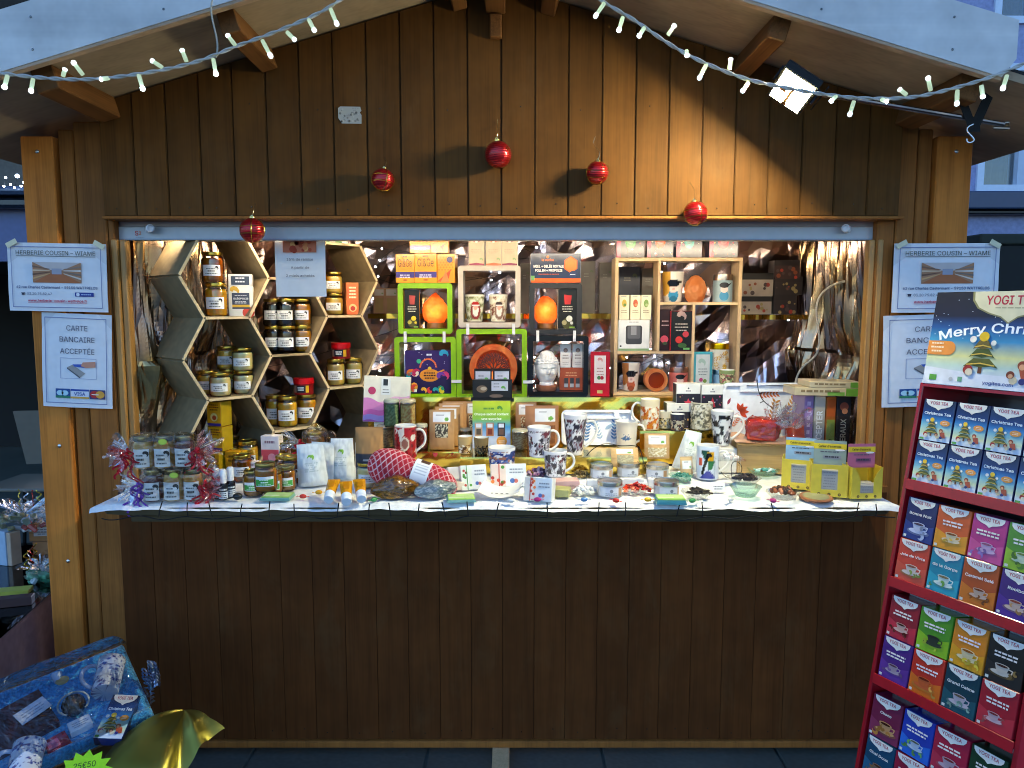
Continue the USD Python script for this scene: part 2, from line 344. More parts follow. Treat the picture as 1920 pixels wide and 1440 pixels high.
def saltm(name, a, b):
    mat(name, {'g': ('geometry', {}), 'n': ('noise_texture', {'scale': 22.0, 'detail': 4.0}), 'c': ('rgb_ramp', {'ramp': [(.35, a), (.65, b)]}), 't': ('translucent_bsdf', {}), 'd': ('principled_bsdf', {'roughness': .45}),
               'n2': ('noise_texture', {'scale': 60.0, 'detail': 4.0}), 'bb': ('bump', {'strength': .5, 'distance': .004}), 'm': ('mix_closure', {'fac': .45})},
        [('g.position', 'n.vector'), ('n.fac', 'c.fac'), ('c.color', 't.color'), ('c.color', 'd.base_color'), ('g.position', 'n2.vector'), ('n2.fac', 'bb.height'), ('bb.normal', 'd.normal'), ('t.BSDF', 'm.closure1'), ('d.BSDF', 'm.closure2')], 'm.closure')
saltm('salt', (.88, .17, .03), (.95, .34, .08))
saltm('salt_pale', (.85, .30, .08), (.90, .42, .16))
mat('bauble_red', {'g': ('texture_coordinate', {}), 'w': ('wave_texture', {'scale': 55.0, 'bands_direction': 'z'}), 'c': ('rgb_ramp', {'ramp': [(.0, (.30, .004, .008)), (1.0, (.42, .012, .014))]}), 'b': ('bump', {'strength': .25, 'distance': .002}),
    'p': ('principled_bsdf', {'metallic': .75, 'roughness': .28, 'coat_weight': .5})}, [('g.object', 'w.vector'), ('w.fac', 'c.fac'), ('c.color', 'p.base_color'), ('w.fac', 'b.height'), ('b.normal', 'p.normal')])
mat('pavement', {'g': ('geometry', {}), 'n': ('noise_texture', {'scale': 60.0, 'detail': 6.0}), 'n1': ('noise_texture', {'scale': 2.5, 'detail': 4.0}), 'mx': ('mix_float', {'fac': .5}), 'c': ('rgb_ramp', {'ramp': [(.3, (.045, .058, .052)), (.7, (.09, .11, .10))]}),
    'b': ('bump', {'strength': .4, 'distance': .003}), 'p': ('principled_bsdf', {'roughness': .55})}, [('g.position', 'n.vector'), ('g.position', 'n1.vector'), ('n.fac', 'mx.a'), ('n1.fac', 'mx.b'), ('mx.result', 'c.fac'), ('c.color', 'p.base_color'), ('n.fac', 'b.height'), ('b.normal', 'p.normal')])
mat('blue_plush', {'g': ('geometry', {}), 'n': ('noise_texture', {'scale': 160.0, 'detail': 5.0}), 'c': ('rgb_ramp', {'ramp': [(.3, (.012, .16, .42)), (.7, (.04, .42, .85))]}), 'b': ('bump', {'strength': 1.0, 'distance': .006}),
    'p': ('principled_bsdf', {'roughness': .9, 'sheen_weight': .5})}, [('g.position', 'n.vector'), ('n.fac', 'c.fac'), ('c.color', 'p.base_color'), ('n.fac', 'b.height'), ('b.normal', 'p.normal')])
# ================================================================== the setting
ZC_, = (0.94,)                                       # counter level
g = Thing('pavement', 'dark grey-blue paved square in front of and under the wooden chalet', 'pavement', kind='structure')
g.part('ground_sheet', [(bx(-60, 60, -60, 60, -.10, -.006), None)], 'pavement')
for i in range(8):
    for j in range(4):
        x0, y0 = -2.4 + i * .60, -1.0 + j * .45
        g.part('slab', [bx(x0 + .31 + .004, x0 + .91 - .004, y0 + .004, y0 + .446, -.02, .0 + rng.uniform(-.0012, .0012), .003)], 'pavement')

def house(name, label, y, x0, x1, wall, rects, ledges, panes='pane'):
    t = Thing(name, label, 'building')
    wl = sbox(x0, 0, x1, 9)
    for r in rects: wl = wl.difference(sbox(*r))
    t.part('wall', [(slab(wl, y, y + .3), C(wall))], 'dark_wall')
    t.part('back_wall', [(bx(x0, x1, y + 2.6, y + 2.8, 0, 9), C('14120f'))], 'dark_wall')
    for r in rects:
        a, b, c, d = r
        w = t.part('window', [(bx(a, a + .05, y - .02, y + .1, b, d), C('c6d2e2')), (bx(c - .05, c, y - .02, y + .1, b, d), C('c6d2e2')), (bx(a + .05, c - .05, y - .02, y + .1, d - .05, d), C('c6d2e2')), (bx(a + .05, c - .05, y - .02, y + .1, b, b + .05), C('c6d2e2')),
                              (bx((a + c) / 2 - .03, (a + c) / 2 + .03, y - .015, y + .1, b + .05, d - .05), C('aebccf'))], 'plastic')
        t.part('pane', [bx(a + .05, c - .05, y + .03, y + .036, b + .05, d - .05)], panes, under=w)
        t.part('curtain', [(grid(60, 2, lambda u, v: np.stack([a + .06 + (c - a - .12) * u, y + .22 + .025 * np.sin(u * 70), b + (d - b) * v], -1)), C('8a7440'))], 'fabric', under=w, smooth=True)
    for (lx0, lx1, z0, z1, dp, col) in ledges: t.part('ledge', [(bx(lx0, lx1, y - dp, y - .002, z0, z1, .008), C(col))], 'plastic')
    return t
YB = 3.2
def X(px, Y, py=400): return at(px, py, Y)[0]
def Z(py, Y, px=960): return at(px, py, Y)[1]
house('building', 'pale lilac building with white-framed curtained windows behind the chalet at the right', YB, 2.1, 9, '8c93b8',
      [(X(1825, YB), Z(360, YB), X(1990, YB), Z(120, YB)), (X(1838, YB), Z(45, YB), X(1990, YB), Z(-160, YB))],
      [(2.1, 9, Z(396, YB), Z(364, YB), .16, '2c3a55'), (2.1, 9, Z(404, YB), Z(397, YB), .10, '14161c')])
YS = 2.4
single('stall_roof', [(bx(X(1842, YS), 4.5, YS, YS + 1.5, Z(458, YS), Z(438, YS), .01), C('23281f')), (bx(X(1850, YS), 4.5, YS + .02, YS + 1.4, 0, Z(460, YS)), C('10120f')),
                      (bx(X(1846, YS), X(1857, YS), YS - .02, YS + .06, 0, Z(461, YS)), C('1d211a'))], 'dark_wall', 'dark green wooden shed with a flat roof beyond the right corner post', 'shed')
YL = 2.6
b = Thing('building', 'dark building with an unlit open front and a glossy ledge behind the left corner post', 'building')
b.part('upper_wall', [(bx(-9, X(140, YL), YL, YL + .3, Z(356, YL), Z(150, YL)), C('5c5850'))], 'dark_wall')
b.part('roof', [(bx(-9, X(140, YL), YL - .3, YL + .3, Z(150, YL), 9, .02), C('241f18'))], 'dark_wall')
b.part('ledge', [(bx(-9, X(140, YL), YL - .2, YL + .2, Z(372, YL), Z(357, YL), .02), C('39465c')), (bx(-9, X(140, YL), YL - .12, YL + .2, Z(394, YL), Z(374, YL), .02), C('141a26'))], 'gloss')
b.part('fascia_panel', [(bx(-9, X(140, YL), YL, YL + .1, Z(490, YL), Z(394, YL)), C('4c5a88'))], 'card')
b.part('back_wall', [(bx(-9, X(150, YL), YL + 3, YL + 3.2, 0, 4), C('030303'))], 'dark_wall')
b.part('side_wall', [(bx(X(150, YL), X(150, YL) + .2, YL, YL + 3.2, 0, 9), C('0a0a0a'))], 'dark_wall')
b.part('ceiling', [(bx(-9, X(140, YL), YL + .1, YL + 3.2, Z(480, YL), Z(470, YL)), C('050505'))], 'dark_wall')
t = Thing('star_string', 'cluster of tiny blue-white lights above the glossy ledge at far left', 'light string')
pts = [(36, 330), (52, 342), (22, 346), (44, 349), (58, 346), (30, 352), (12, 333), (8, 349)]
for k, (px, py) in enumerate(pts):
    x, z = at(px * .9, py, YL - .22); t.part('lamp', [xf(trimesh.creation.icosphere(1, .007 if k > 1 else .013), (x, YL - .22, z))], 'star_light', smooth=True)
t.part('wire', [(tube([(at(px * .9, py, YL - .215)[0], YL - .215, at(px * .9, py, YL - .215)[1]) for px, py in sorted(pts)], .0015, 5), C('20242c'))], 'plastic')
CH = at(96, 835, 2.25)
t = Thing('chair', 'pale grey chair back standing in the dark behind the left corner post', 'chair', (CH[0], 2.25, 0))
def chb(u, v): return np.stack([(-.19 + .38 * u) * (1 - .12 * (1 - v)), .03 * np.cos((u - .5) * 3) - .06 * v, .52 + .35 * v], -1)
t.part('backrest', [(grid(14, 8, chb), C('6f6a5e')), (grid(14, 8, lambda u, v: chb(1 - u, v) + np.array([0, .012, 0])), C('6f6a5e'))], 'plastic', smooth=True)
t.part('seat', [(bx(-.2, .2, -.4, 0, .44, .46, .008), C('6f6a5e'))], 'plastic')
for sx in (-1, 1):
    for y in (-.36, -.02): t.part('leg', [(tube([(sx * .17, y, .44), (sx * .2, y * 1.05, 0)], .012), C('333333'))], 'metal')

# ================================================================== the chalet
ch = Thing('market_chalet', 'brown wooden market chalet with a gable roof and open serving hatch', 'market stall')
RX, RZ, RK = -.05, 2.506, .29                         # ridge x, ridge height of the roof's underside, slope
def roofz(x): return RZ - RK * abs(x - RX)
GX0, GX1 = at(190, 320, -.04)[0], at(1690, 320, -.04)[0]
GZ0 = at(960, 405, -.04)[1]
n = 24; pw = (GX1 - GX0) / n
for i in range(n):                                   # gable boards, tongue and groove
    a, b2 = GX0 + i * pw + .0011, GX0 + (i + 1) * pw - .0011
    zt0, zt1 = roofz(a), roofz(b2); top = [(a, zt0 - .004), (b2, zt1 - .004)]
    if a < RX < b2: top = [(a, zt0 - .004), (RX, RZ - .004), (b2, zt1 - .004)]
    dy = rng.uniform(-.0008, .0008)
    pl = Polygon([(a, GZ0)] + top + [(b2, GZ0)])
    ch.part('gable_plank', [slab(pl.buffer(-.0025, join_style=2), -.040 + dy, -.0375 + dy), slab(pl, -.0375 + dy, -.020)], 'stain_z', False)
ch.part('gable_backing', [(slab(Polygon([(GX0, GZ0), (GX0, roofz(GX0) - .01), (RX, RZ - .01), (GX1, roofz(GX1) - .01), (GX1, GZ0)]), -.0195, .02), C('1c120a'))], 'dark_wall')
LX0, LX1 = at(237, 1150, 0)[0], at(1648, 1150, 0)[0]
n = 24; pw = (LX1 - LX0) / n
for i in range(n):
    a, b2 = LX0 + i * pw + .0006, LX0 + (i + 1) * pw - .0006; dy = rng.uniform(-.0004, .0004)
    ch.part('front_plank', [bx(a, b2, -.012 + dy, .006, .055, .915, .0009)], 'stain_low', False)
ch.part('front_backing', [(bx(LX0, LX1, .008, .03, .06, .93), C('1c120a'))], 'dark_wall')
ch.part('base_rail', [bx(-1.46, 1.42, -.024, .03, .03, .053, .003)], 'board_wood')
PXL, PXR = at(45, 500, 0)[0], at(1815, 500, 0)[0]
for (a, b2, y0, y1, nm, m) in ((45, 106, -.012, .09, 'corner_post', 'post_wood'), (110, 138, .004, .03, 'side_board', 'board_wood'), (142, 196, -.004, .03, 'side_board', 'board_wood'),
                               (1752, 1818, -.012, .09, 'corner_post', 'post_wood'), (1722, 1748, .004, .03, 'side_board', 'board_wood'), (1684, 1718, -.004, .03, 'side_board', 'board_wood')):
    xa, xb = at(a, 320, 0)[0], at(b2, 320, 0)[0]
    ch.part(nm, [bx(xa, xb, y0, y1, 0.0 if nm == 'corner_post' else .05, roofz((xa + xb) / 2) - .035, .004)], m, False)
for (xa, xb, xc, m) in ((at(196.5, 320, 0)[0] + .001, LX0 - .002, at(218, 500, 0)[0], 'board_wood'), (LX1 + .002, at(1683, 320, 0)[0] - .001, at(1641, 500, 0)[0], 'board_wood')):
    ch.part('side_board', [bx(xa, xb, -.002, .03, .05, .925, .003)], m, False)
    ch.part('side_board', [bx(min(xa, xc) if xa < 0 else xc, xc if xa < 0 else xb, -.002, .03, .927, GZ0 - .002, .003)], m, False)
def bolt(px, py, y): x, z = at(px, py, y); return xf(lathe([(0, 0), (.006, 0), (.006, .002), (.004, .0035), (0, .004)], 12), (x, y, z), rx=math.pi / 2)
for px, py in ((70, 284), (112, 836), (128, 1052), (1793, 284)): ch.part('screw', [(bolt(px, py, -.0125), C('c9c9c4'))], 'metal')
for k in range(24):
    for zz in (GZ0 + .03,) if k % 2 else (GZ0 + .03, GZ0 + .33):
        xx = GX0 + (k + .5) * (GX1 - GX0) / 24 + rng.uniform(-.015, .015)
        if zz < roofz(xx) - .05: ch.part('nail', [(xf(lathe([(0, 0), (.0022, 0), (.0014, .0012), (0, .0014)], 8), (xx, -.0405, zz + rng.uniform(-.01, .01)), rx=math.pi / 2), C('6a6258'))], 'metal')
    for zz in (.085, .88):
        xx = LX0 + (k + .5) * (LX1 - LX0) / 24 + rng.uniform(-.02, .02); ch.part('nail', [(xf(lathe([(0, 0), (.0022, 0), (.0014, .0012), (0, .0014)], 8), (xx, -.0125, zz + rng.uniform(-.01, .01)), rx=math.pi / 2), C('6a6258'))], 'metal')
# jambs of the hatch (two strips each side)
RY = .03; ZB, ZTOP = ZC_, Z(450, .03) - .001
for (a, b2, y0, y1) in ((233, 244, .006, .03), (245, 256, .018, .04), (1624, 1634, .006, .03), (1611, 1622, .018, .04)):
    xa, xb = at(a - 13 if a < 900 else a + 12, 650, 0)[0], at(b2 - 13 if a < 900 else b2 + 12, 650, 0)[0]
    ch.part('jamb', [bx(xa, xb, y0 - .012, y1, ZC_ - .02, ZTOP, .003)], 'jamb_wood', False)
# roller shutter rail over the hatch
SX0, SX1 = at(220, 430, RY)[0], at(1640, 430, RY)[0]
zr0, zr1, zr2 = Z(450, RY), Z(425, RY), Z(409, RY)
rail = ch.part('shutter_rail', [(bx(SX0, SX1, RY, .08, zr0, zr1, .002), C('b2b6bc')), (bx(SX0, SX1, RY + .008, .08, zr1, zr2, .002), C('9a929a')), (bx(SX0, SX1, RY - .0025, RY, zr0, zr0 + .004), C('7f8a98'))], 'plastic', False)
for px, s in ((272, 1), (1596, -1)):
    x, z = at(px, 430, RY)
    ch.part('shutter_stop', [(xf(lathe([(0, 0), (.012, 0), (.0125, .003), (.0125, .045), (.009, .048), (.009, .040), (0, .040)], 18), (x + s * .012, RY, z), rx=math.pi / 2 , rz=s * .55), C('dcdce0'))], 'plastic', under=rail)
x, z = at(260, 438, RY)
pr = Print(RY - .001).txt('S', .014, x - .006, z - .006, 'c02818', bold=True).txt('2', .011, x + .005, z - .004, 'd8784a', bold=True).bars(x - .01, x + .02, z - .013, 1, .004, .0016, '8890a0', 3)
ch.part('maker_mark', pr.p, 'card', False, under=rail)
ch.part('hatch_lintel', [bx(-1.36, 1.28, .082, .11, zr2 + .03, zr2 + .09)], 'board_wood')
ch.part('top_trim', [bx(at(205, 405, 0)[0], at(1682, 405, 0)[0], -.046, .028, GZ0 - .010, GZ0 - .0005, .002)], 'board_wood', False)
# shell: side walls, back, floor
for x in (PXL + .01, PXR - .03):
    for k in range(10): ch.part('side_plank', [bx(x, x + .02, .092 + k * .125, .214 + k * .125, .05, roofz(x) - .03)], 'board_wood', False)
ch.part('back_wall', [bx(PXL + .02, PXR - .02, 1.36, 1.40, .05, 2.05)], 'board_wood')
ch.part('back_gable', [slab(Polygon([(PXL + .02, 2.051), (RX, RZ - .02), (PXR - .02, 2.051)]), 1.36, 1.40)], 'board_wood')
ch.part('floor', [bx(PXL + .02, PXR - .04, .035, 1.35, .05, .08)], 'board_wood')
# roof: two sheathed slopes with felt, purlins, barge boards
YF, YK, RH = -.385, 1.6, .022
for s in (-1, 1):
    xe = RX + s * 1.68
    v = np.array([(RX, RZ), (xe, roofz(xe))])
    pl = Polygon([v[0], v[1], v[1] + (0, RH), v[0] + (0, RH)]); pf = Polygon([v[0] + (0, RH + .001), v[1] + (s * .01, RH + .001 - .003), v[1] + (s * .01, RH + .006), v[0] + (0, RH + .008)])
    for k, (ya, yb) in enumerate(((YF, .40), (.402, YK))): ch.part('roof_board', [slab(pl, ya, yb)], 'ply', False)
    ch.part('roof_felt', [(slab(pf, YF, YK + .03), C('1b1c1d'))], 'dark_wall', False)
    bv = np.array([(RX + s * .001, RZ - .012), (RX + s * 1.315, roofz(RX + s * 1.315) - .012)]); bh = .145
    pb = Polygon([bv[0], bv[1], bv[1] + (s * .035, .045), bv[1] + (s * .035, bh - .004), bv[0] + (0, bh)])
    bb = ch.part('barge_board', [slab(pb, YF - .028, YF - .002)], 'fascia', False)
    for q_ in (.12, .38, .64, .9):
        for hh_ in (.03, .11): pt_ = bv[0] + (bv[1] - bv[0]) * q_ + (0, hh_); ch.part('screw', [(xf(lathe([(0, 0), (.0035, 0), (.0025, .0012), (0, .0014)], 10), (pt_[0], YF - .0282, pt_[1]), rx=math.pi / 2), C('6a6a6a'))], 'metal', under=bb)
    pu = Polygon([bv[0] + (0, -.0085), bv[1] + (0, -.0085), bv[1] + (0, -.0005), bv[0] + (0, -.0005)])
    ch.part('barge_edge', [slab(pu, YF - .026, YF - .003)], 'raw_edge', False, under=bb)
rot = math.atan(RK)
for px, py, w, h, y1 in ((500, 125, .050, .062, .15), (205, 225, .062, .066, .12), (1395, 108, .050, .062, .15), (1700, 215, .062, .066, .12), (855, 15, .045, .055, .05), (1035, 12, .045, .055, .05)):
    x = at(px, py, -.02)[0]; s = 1 if x > RX else -1
    ch.part('purlin', [xf(bx(-w / 2, w / 2, YF + .03, -.041, -h, -.002, .003), (x, 0, roofz(x)), ry=s * rot)], 'beam_y', False)
ch.part('ridge_beam', [bx(RX - .03, RX + .03, YF, -.041, RZ - .10, RZ - .012, .003)], 'beam_y', False)
x, z = at(930, 60, -.02)
ch.part('king_batten', [bx(x - .018, x + .018, -.066, -.041, z - .03, RZ - .105, .003)], 'beam_y', False)
# counter board under the cloth
cx0, cx1 = on(176, 945, ZC_)[0], on(1686, 945, ZC_)[0]; CF = on(960, 945, ZC_)[1]
r = .16
def rounded(x0, x1, y0, y1, r): return Polygon(list(sbox(x0, y0 - 1, x1, y1).exterior.coords)).intersection(sbox(x0 + r, y0, x1 - r, y1 + 9).buffer(r)).intersection(sbox(x0, y0, x1, y1))
cp = sbox(cx0 + .06, CF, cx1 - .06, .0).union(sbox(LX0 + .02, -.02, LX1 - .02, 1.3))
cp = Polygon([(cx0, CF + .05), (cx0 + .03, CF + .012), (cx0 + .09, CF), (cx1 - .09, CF), (cx1 - .03, CF + .012), (cx1, CF + .05), (cx1, -.03), (LX1 - .03, -.03), (LX1 - .03, 1.3), (LX0 + .03, 1.3), (LX0 + .03, -.03), (cx0, -.03)])
ch.part('counter_board', [xf(trimesh.creation.extrude_polygon(cp, .022), (0, 0, ZC_ - .034))], 'counter_edge', False)
ch.part('counter_lip', [bx(cx0 + .1, cx1 - .1, CF + .012, CF + .03, ZC_ - .058, ZC_ - .035, .003)], 'counter_edge', False)
x, _ = on(940, 1425, 0)
ch.part('levelling_block', [bx(x - .03, x + .027, -.20, .1, .001, .028, .003)], 'pine_z')
ch.part('levelling_block', [bx(-1.3, -1.24, -.01, .1, .001, .028, .003)], 'pine_z')

# white felt on the counter, rolled over the front edge
def felt(u, v):
    x = cx0 - .012 + (cx1 - cx0 + .024) * u
    e = np.minimum(u, 1 - u) * (cx1 - cx0); back = np.where(e < .12, .02 - .10 * (1 - e / .12), .30)
    y = CF - .008 + (back - CF + .008) * v
    P = np.stack([x * 9, y * 9, 0 * x], -1)
    z = ZC_ - .004 + .006 * (meshkit.fbm(P, 3) - .5) * np.where(v < .3, 1.6, .5)
    roll = np.clip(1 - v / .07, 0, 1); z = z - .014 * roll ** 2 + .010 * (meshkit.fbm(np.stack([x * 14, 0 * x, 0 * x], -1), 3, 5) - .5) * roll; y = y + .006 * meshkit.noise(P * 1.7, 3) * roll - .003
    end = np.clip(1 - e / .05, 0, 1); z = z - .010 * end ** 2
    return np.stack([x, y, z], -1)
single('counter_cloth', [(grid(260, 24, felt), C('e6e6e6'))], 'felt', 'white felt cloth spread along the counter board under the goods', 'cloth', smooth=True)

# ------------------------------------------------------------------ the floodlight and its bar
LP = at(1480, 178, -.35)
fl = Thing('floodlight', 'small lit floodlight hanging under the right roof slope', 'floodlight', (LP[0], -.35, LP[1]))
nrm = np.array([-.60, -.16, -.78]); nrm /= np.linalg.norm(nrm)
ex = np.array([.80, -.15, -.58]); ex -= nrm * (ex @ nrm); ex /= np.linalg.norm(ex); ey = np.cross(nrm, ex)
R = np.eye(4); R[:3, 0] = ex; R[:3, 1] = ey; R[:3, 2] = nrm       # local z = the way it shines
def lamp(m): m = tm(m).copy(); m.apply_transform(R); return m
w, h = .052, .074
fl.part('housing', [(lamp(trimesh.util.concatenate([tm(bx(-w, w, -h, h, -.036, -.03, .002)), tm(bx(-w, w, -h, -h + .006, -.03, -.0105)), tm(bx(-w, w, h - .006, h, -.03, -.0105)), tm(bx(-w, -w + .006, -h + .006, h - .006, -.03, -.0105)), tm(bx(w - .006, w, -h + .006, h - .006, -.03, -.0105))])), C('0a0a0a')),
                    (lamp(trimesh.util.concatenate([tm(bx(-w * .8 + k * .022, -w * .8 + k * .022 + .004, -h * .8, h * .8, -.042, -.036)) for k in range(6)])), C('080808'))], 'dark_wall', False)
fl.part('lit_panel', [lamp(bx(-w + .0065, w - .0065, -h + .0065, h - .0065, -.029, -.012))], 'flood_face', False)
fl.part('bulb', [(lamp(tube([(0, -.030, .0), (0, .030, .0)], .005, 8)), C('d8d0b0')), (lamp(bx(-.006, .006, -.042, -.030, -.012, .006)), C('4a4436')), (lamp(bx(-.006, .006, .030, .042, -.012, .006)), C('4a4436')), (lamp(bx(-.032, -.014, -.006, .006, -.012, -.002)), C('6b6450'))], 'metal')
fl.part('bracket', [(lamp(tube([(-w - .006, 0, -.01), (-w - .008, 0, -.055), (0, 0, -.075), (w + .008, 0, -.055), (w + .006, 0, -.01)], .004, 6)), C('2a2a2a'))], 'metal')
a1 = at(1560, 182, -.30); a2 = at(1882, 233, -.30)
t = Thing('lamp_bar', 'thin grey metal bar carrying the floodlight out to the right eave', 'bar')
t.part('bar', [(tube([(a1[0] - .03, -.30, a1[1] + .008), (a2[0], -.30, a2[1])], .007, 10), C('7a6c66'))], 'metal')
t.part('end_loop', [(tube([(a2[0] - .03, -.30, a2[1] + .004), (a2[0] + .012, -.302, a2[1] + .004), (a2[0] + .014, -.303, a2[1] - .012), (a2[0] - .03, -.302, a2[1] - .010)], .003, 6), C('8a7c74'))], 'metal')
c1 = at(1800, 190, -.30); c2 = at(1850, 180, -.30); c3 = at(1822, 235, -.30); hk = at(1815, 265, -.30)
t = Thing('black_strap', 'black strap looped round the lamp bar near the right eave', 'strap')
def ribbon(p, w, d=(0, 1, 0), th=.0012):
    p = np.array(p, float); tt = np.gradient(p, axis=0); q = np.cross(tt, d); q /= np.linalg.norm(q, axis=1, keepdims=True) + 1e-9
    a, b3 = p - q * w / 2, p + q * w / 2; dd = np.array(d) * th
    k = len(p); v = np.vstack([a, b3, b3 + dd, a + dd]); f = []
    for i in range(k - 1):
        for s0 in range(4): A, B = s0 * k + i, ((s0 + 1) % 4) * k + i; f += [(A, B, B + 1), (A, B + 1, A + 1)]
    return trimesh.Trimesh(v, f, process=False)
t.part('band', [(ribbon([(c1[0] - .01, -.31, roofz(c1[0]) - .03), (c1[0], -.31, c1[1]), (c3[0] - .008, -.312, c3[1])], .022), C('0c0c0c')), (ribbon([(c2[0] + .012, -.29, roofz(c2[0]) - .03), (c2[0], -.31, c2[1]), (c3[0] + .004, -.312, c3[1]), (c3[0] + .004, -.312, c3[1] - .02)], .026), C('0c0c0c'))], 'fabric', False)
t.part('hook', [(tube(spline([(c3[0] - .004, -.313, c3[1]), (hk[0], -.313, hk[1] + .012), (hk[0] + .008, -.313, hk[1]), (hk[0] - .002, -.313, hk[1] - .006), (hk[0] - .012, -.313, hk[1] + .004)], 16), .002, 6), C('c8c8c8'))], 'metal')
# ------------------------------------------------------------------ lamp inside, fixed behind the lintel
t = Thing('tube_lamp', 'lit tube lamp fixed inside the chalet above the goods', 'lamp')
t.part('fitting', [(bx(-1.25, 1.2, .085, .115, 1.80, 1.825, .004), C('d8d8d8'))], 'plastic')
t.part('shade', [(bx(-.60, 1.2, .086, .116, 1.764, 1.767), C('e0e0e0'))], 'plastic', False)
t.part('tube', [tube([(-1.2, .10, 1.786), (1.15, .10, 1.786)], .009, 12)], 'tube_face')

# ------------------------------------------------------------------ light string under the barge boards
ls = Thing('light_string', 'white twisted cable of lit bulbs draped along the gable edge', 'light string')
YS_ = -.425
def P3(px, py, y=YS_): x, z = at(px, py, y); return np.array([x, y, z])
path = [(-60, 128), (0, 137), (60, 144), (150, 149), (230, 143), (300, 132), (380, 112), (440, 88), (500, 66), (560, 42), (620, 12), (680, -28), (760, -60), (930, -110), (1060, -48), (1100, -18), (1135, 6), (1180, 32), (1230, 66), (1300, 108), (1350, 130), (1400, 148), (1450, 160), (1540, 176), (1600, 183), (1660, 185), (1720, 181), (1790, 165), (1850, 147), (1920, 119), (1990, 88)]
cp_ = spline([P3(*p) for p in path], 420)
tt = np.arange(len(cp_)) * .55
for s in (0, math.pi):
    off = np.stack([np.zeros(len(cp_)), np.cos(tt + s), np.sin(tt + s)], 1) * .0026
    ls.part('cable_strand', [(tube(cp_ + off, .0029, 6), C('b2aea8'))], 'fabric', True)
bulbs = [(5, 155, 4, 168, 'd'), (14, 142, 8, 165, 'd'), (62, 148, 58, 172, 'd'), (118, 143, 122, 129, 'u'), (156, 141, 137, 116, 'u'), (205, 146, 188, 149, 's'), (260, 140, 268, 168, 'd'), (305, 127, 284, 113, 'u'), (350, 116, 341, 93, 'u'), (400, 111, 405, 140, 'd'), (442, 86, 426, 65, 'u'), (492, 76, 508, 106, 'd'), (538, 60, 553, 75, 'd'), (578, 35, 590, 58, 'd'), (620, 17, 632, 46, 'd'),
         (1133, 6, 1116, 31, 'd'), (1168, 32, 1160, 58, 'd'), (1208, 52, 1198, 68, 'd'), (1252, 66, 1265, 47, 'u'), (1287, 95, 1288, 104, 'd'), (1325, 120, 1311, 147, 'd'), (1368, 130, 1370, 110, 'u'), (1403, 155, 1392, 171, 'd'), (1568, 180, 1558, 190, 'd'), (1601, 190, 1593, 216, 'd'), (1652, 186, 1664, 191, 's'), (1700, 178, 1686, 167, 'u'), (1745, 170, 1740, 145, 'u'), (1795, 170, 1794, 196, 'd'), (1840, 160, 1843, 183, 'd'), (1888, 142, 1880, 167, 'd')]
for k, (x0, y0, x1, y1, _) in enumerate(bulbs):
    if k == 0: continue
    p, q = P3(x0, y0), P3(x1, y1, YS_ - rng.uniform(.0, .015)); d = (q - p); L = np.linalg.norm(d); d /= L; L = max(L, .018)
    z = np.array([0, 0, 1.0]); ax = np.cross(z, d); ang = math.acos(np.clip(z @ d, -1, 1)); T4 = trimesh.transformations.rotation_matrix(ang, ax if np.linalg.norm(ax) > 1e-6 else [1, 0, 0]); T4[:3, 3] = p
    m = lathe([(0, 0), (.0050, 0), (.0054, L * .3), (.0048, L * .8), (.0048, L * .95)], 10); m.apply_transform(T4)
    bl = ls.part('bulb', [m], 'bulb_body', True)
    m2 = lathe([(.0048, L * .80), (.0062, L * .86), (.0060, L * 1.02), (.0025, L * 1.10), (0, L * 1.10)], 10); m2.apply_transform(T4)
    ls.part('tip', [m2], rng.choice(['bulb_tip', 'bulb_tip_bright', 'bulb_tip', 'bulb_tip_brightest']), True, under=bl)
for px, py in ((404, 40),):
    a, b2 = P3(px, py + 60), P3(px - 4, py); b2[2] = roofz(b2[0]) - .0; ls.part('tie', [(tube(spline([a + (0, .002, -.01), a + (.006, 0, .02), (a + b2) / 2, b2], 14), .0022, 5), C('a8a498'))], 'fabric')

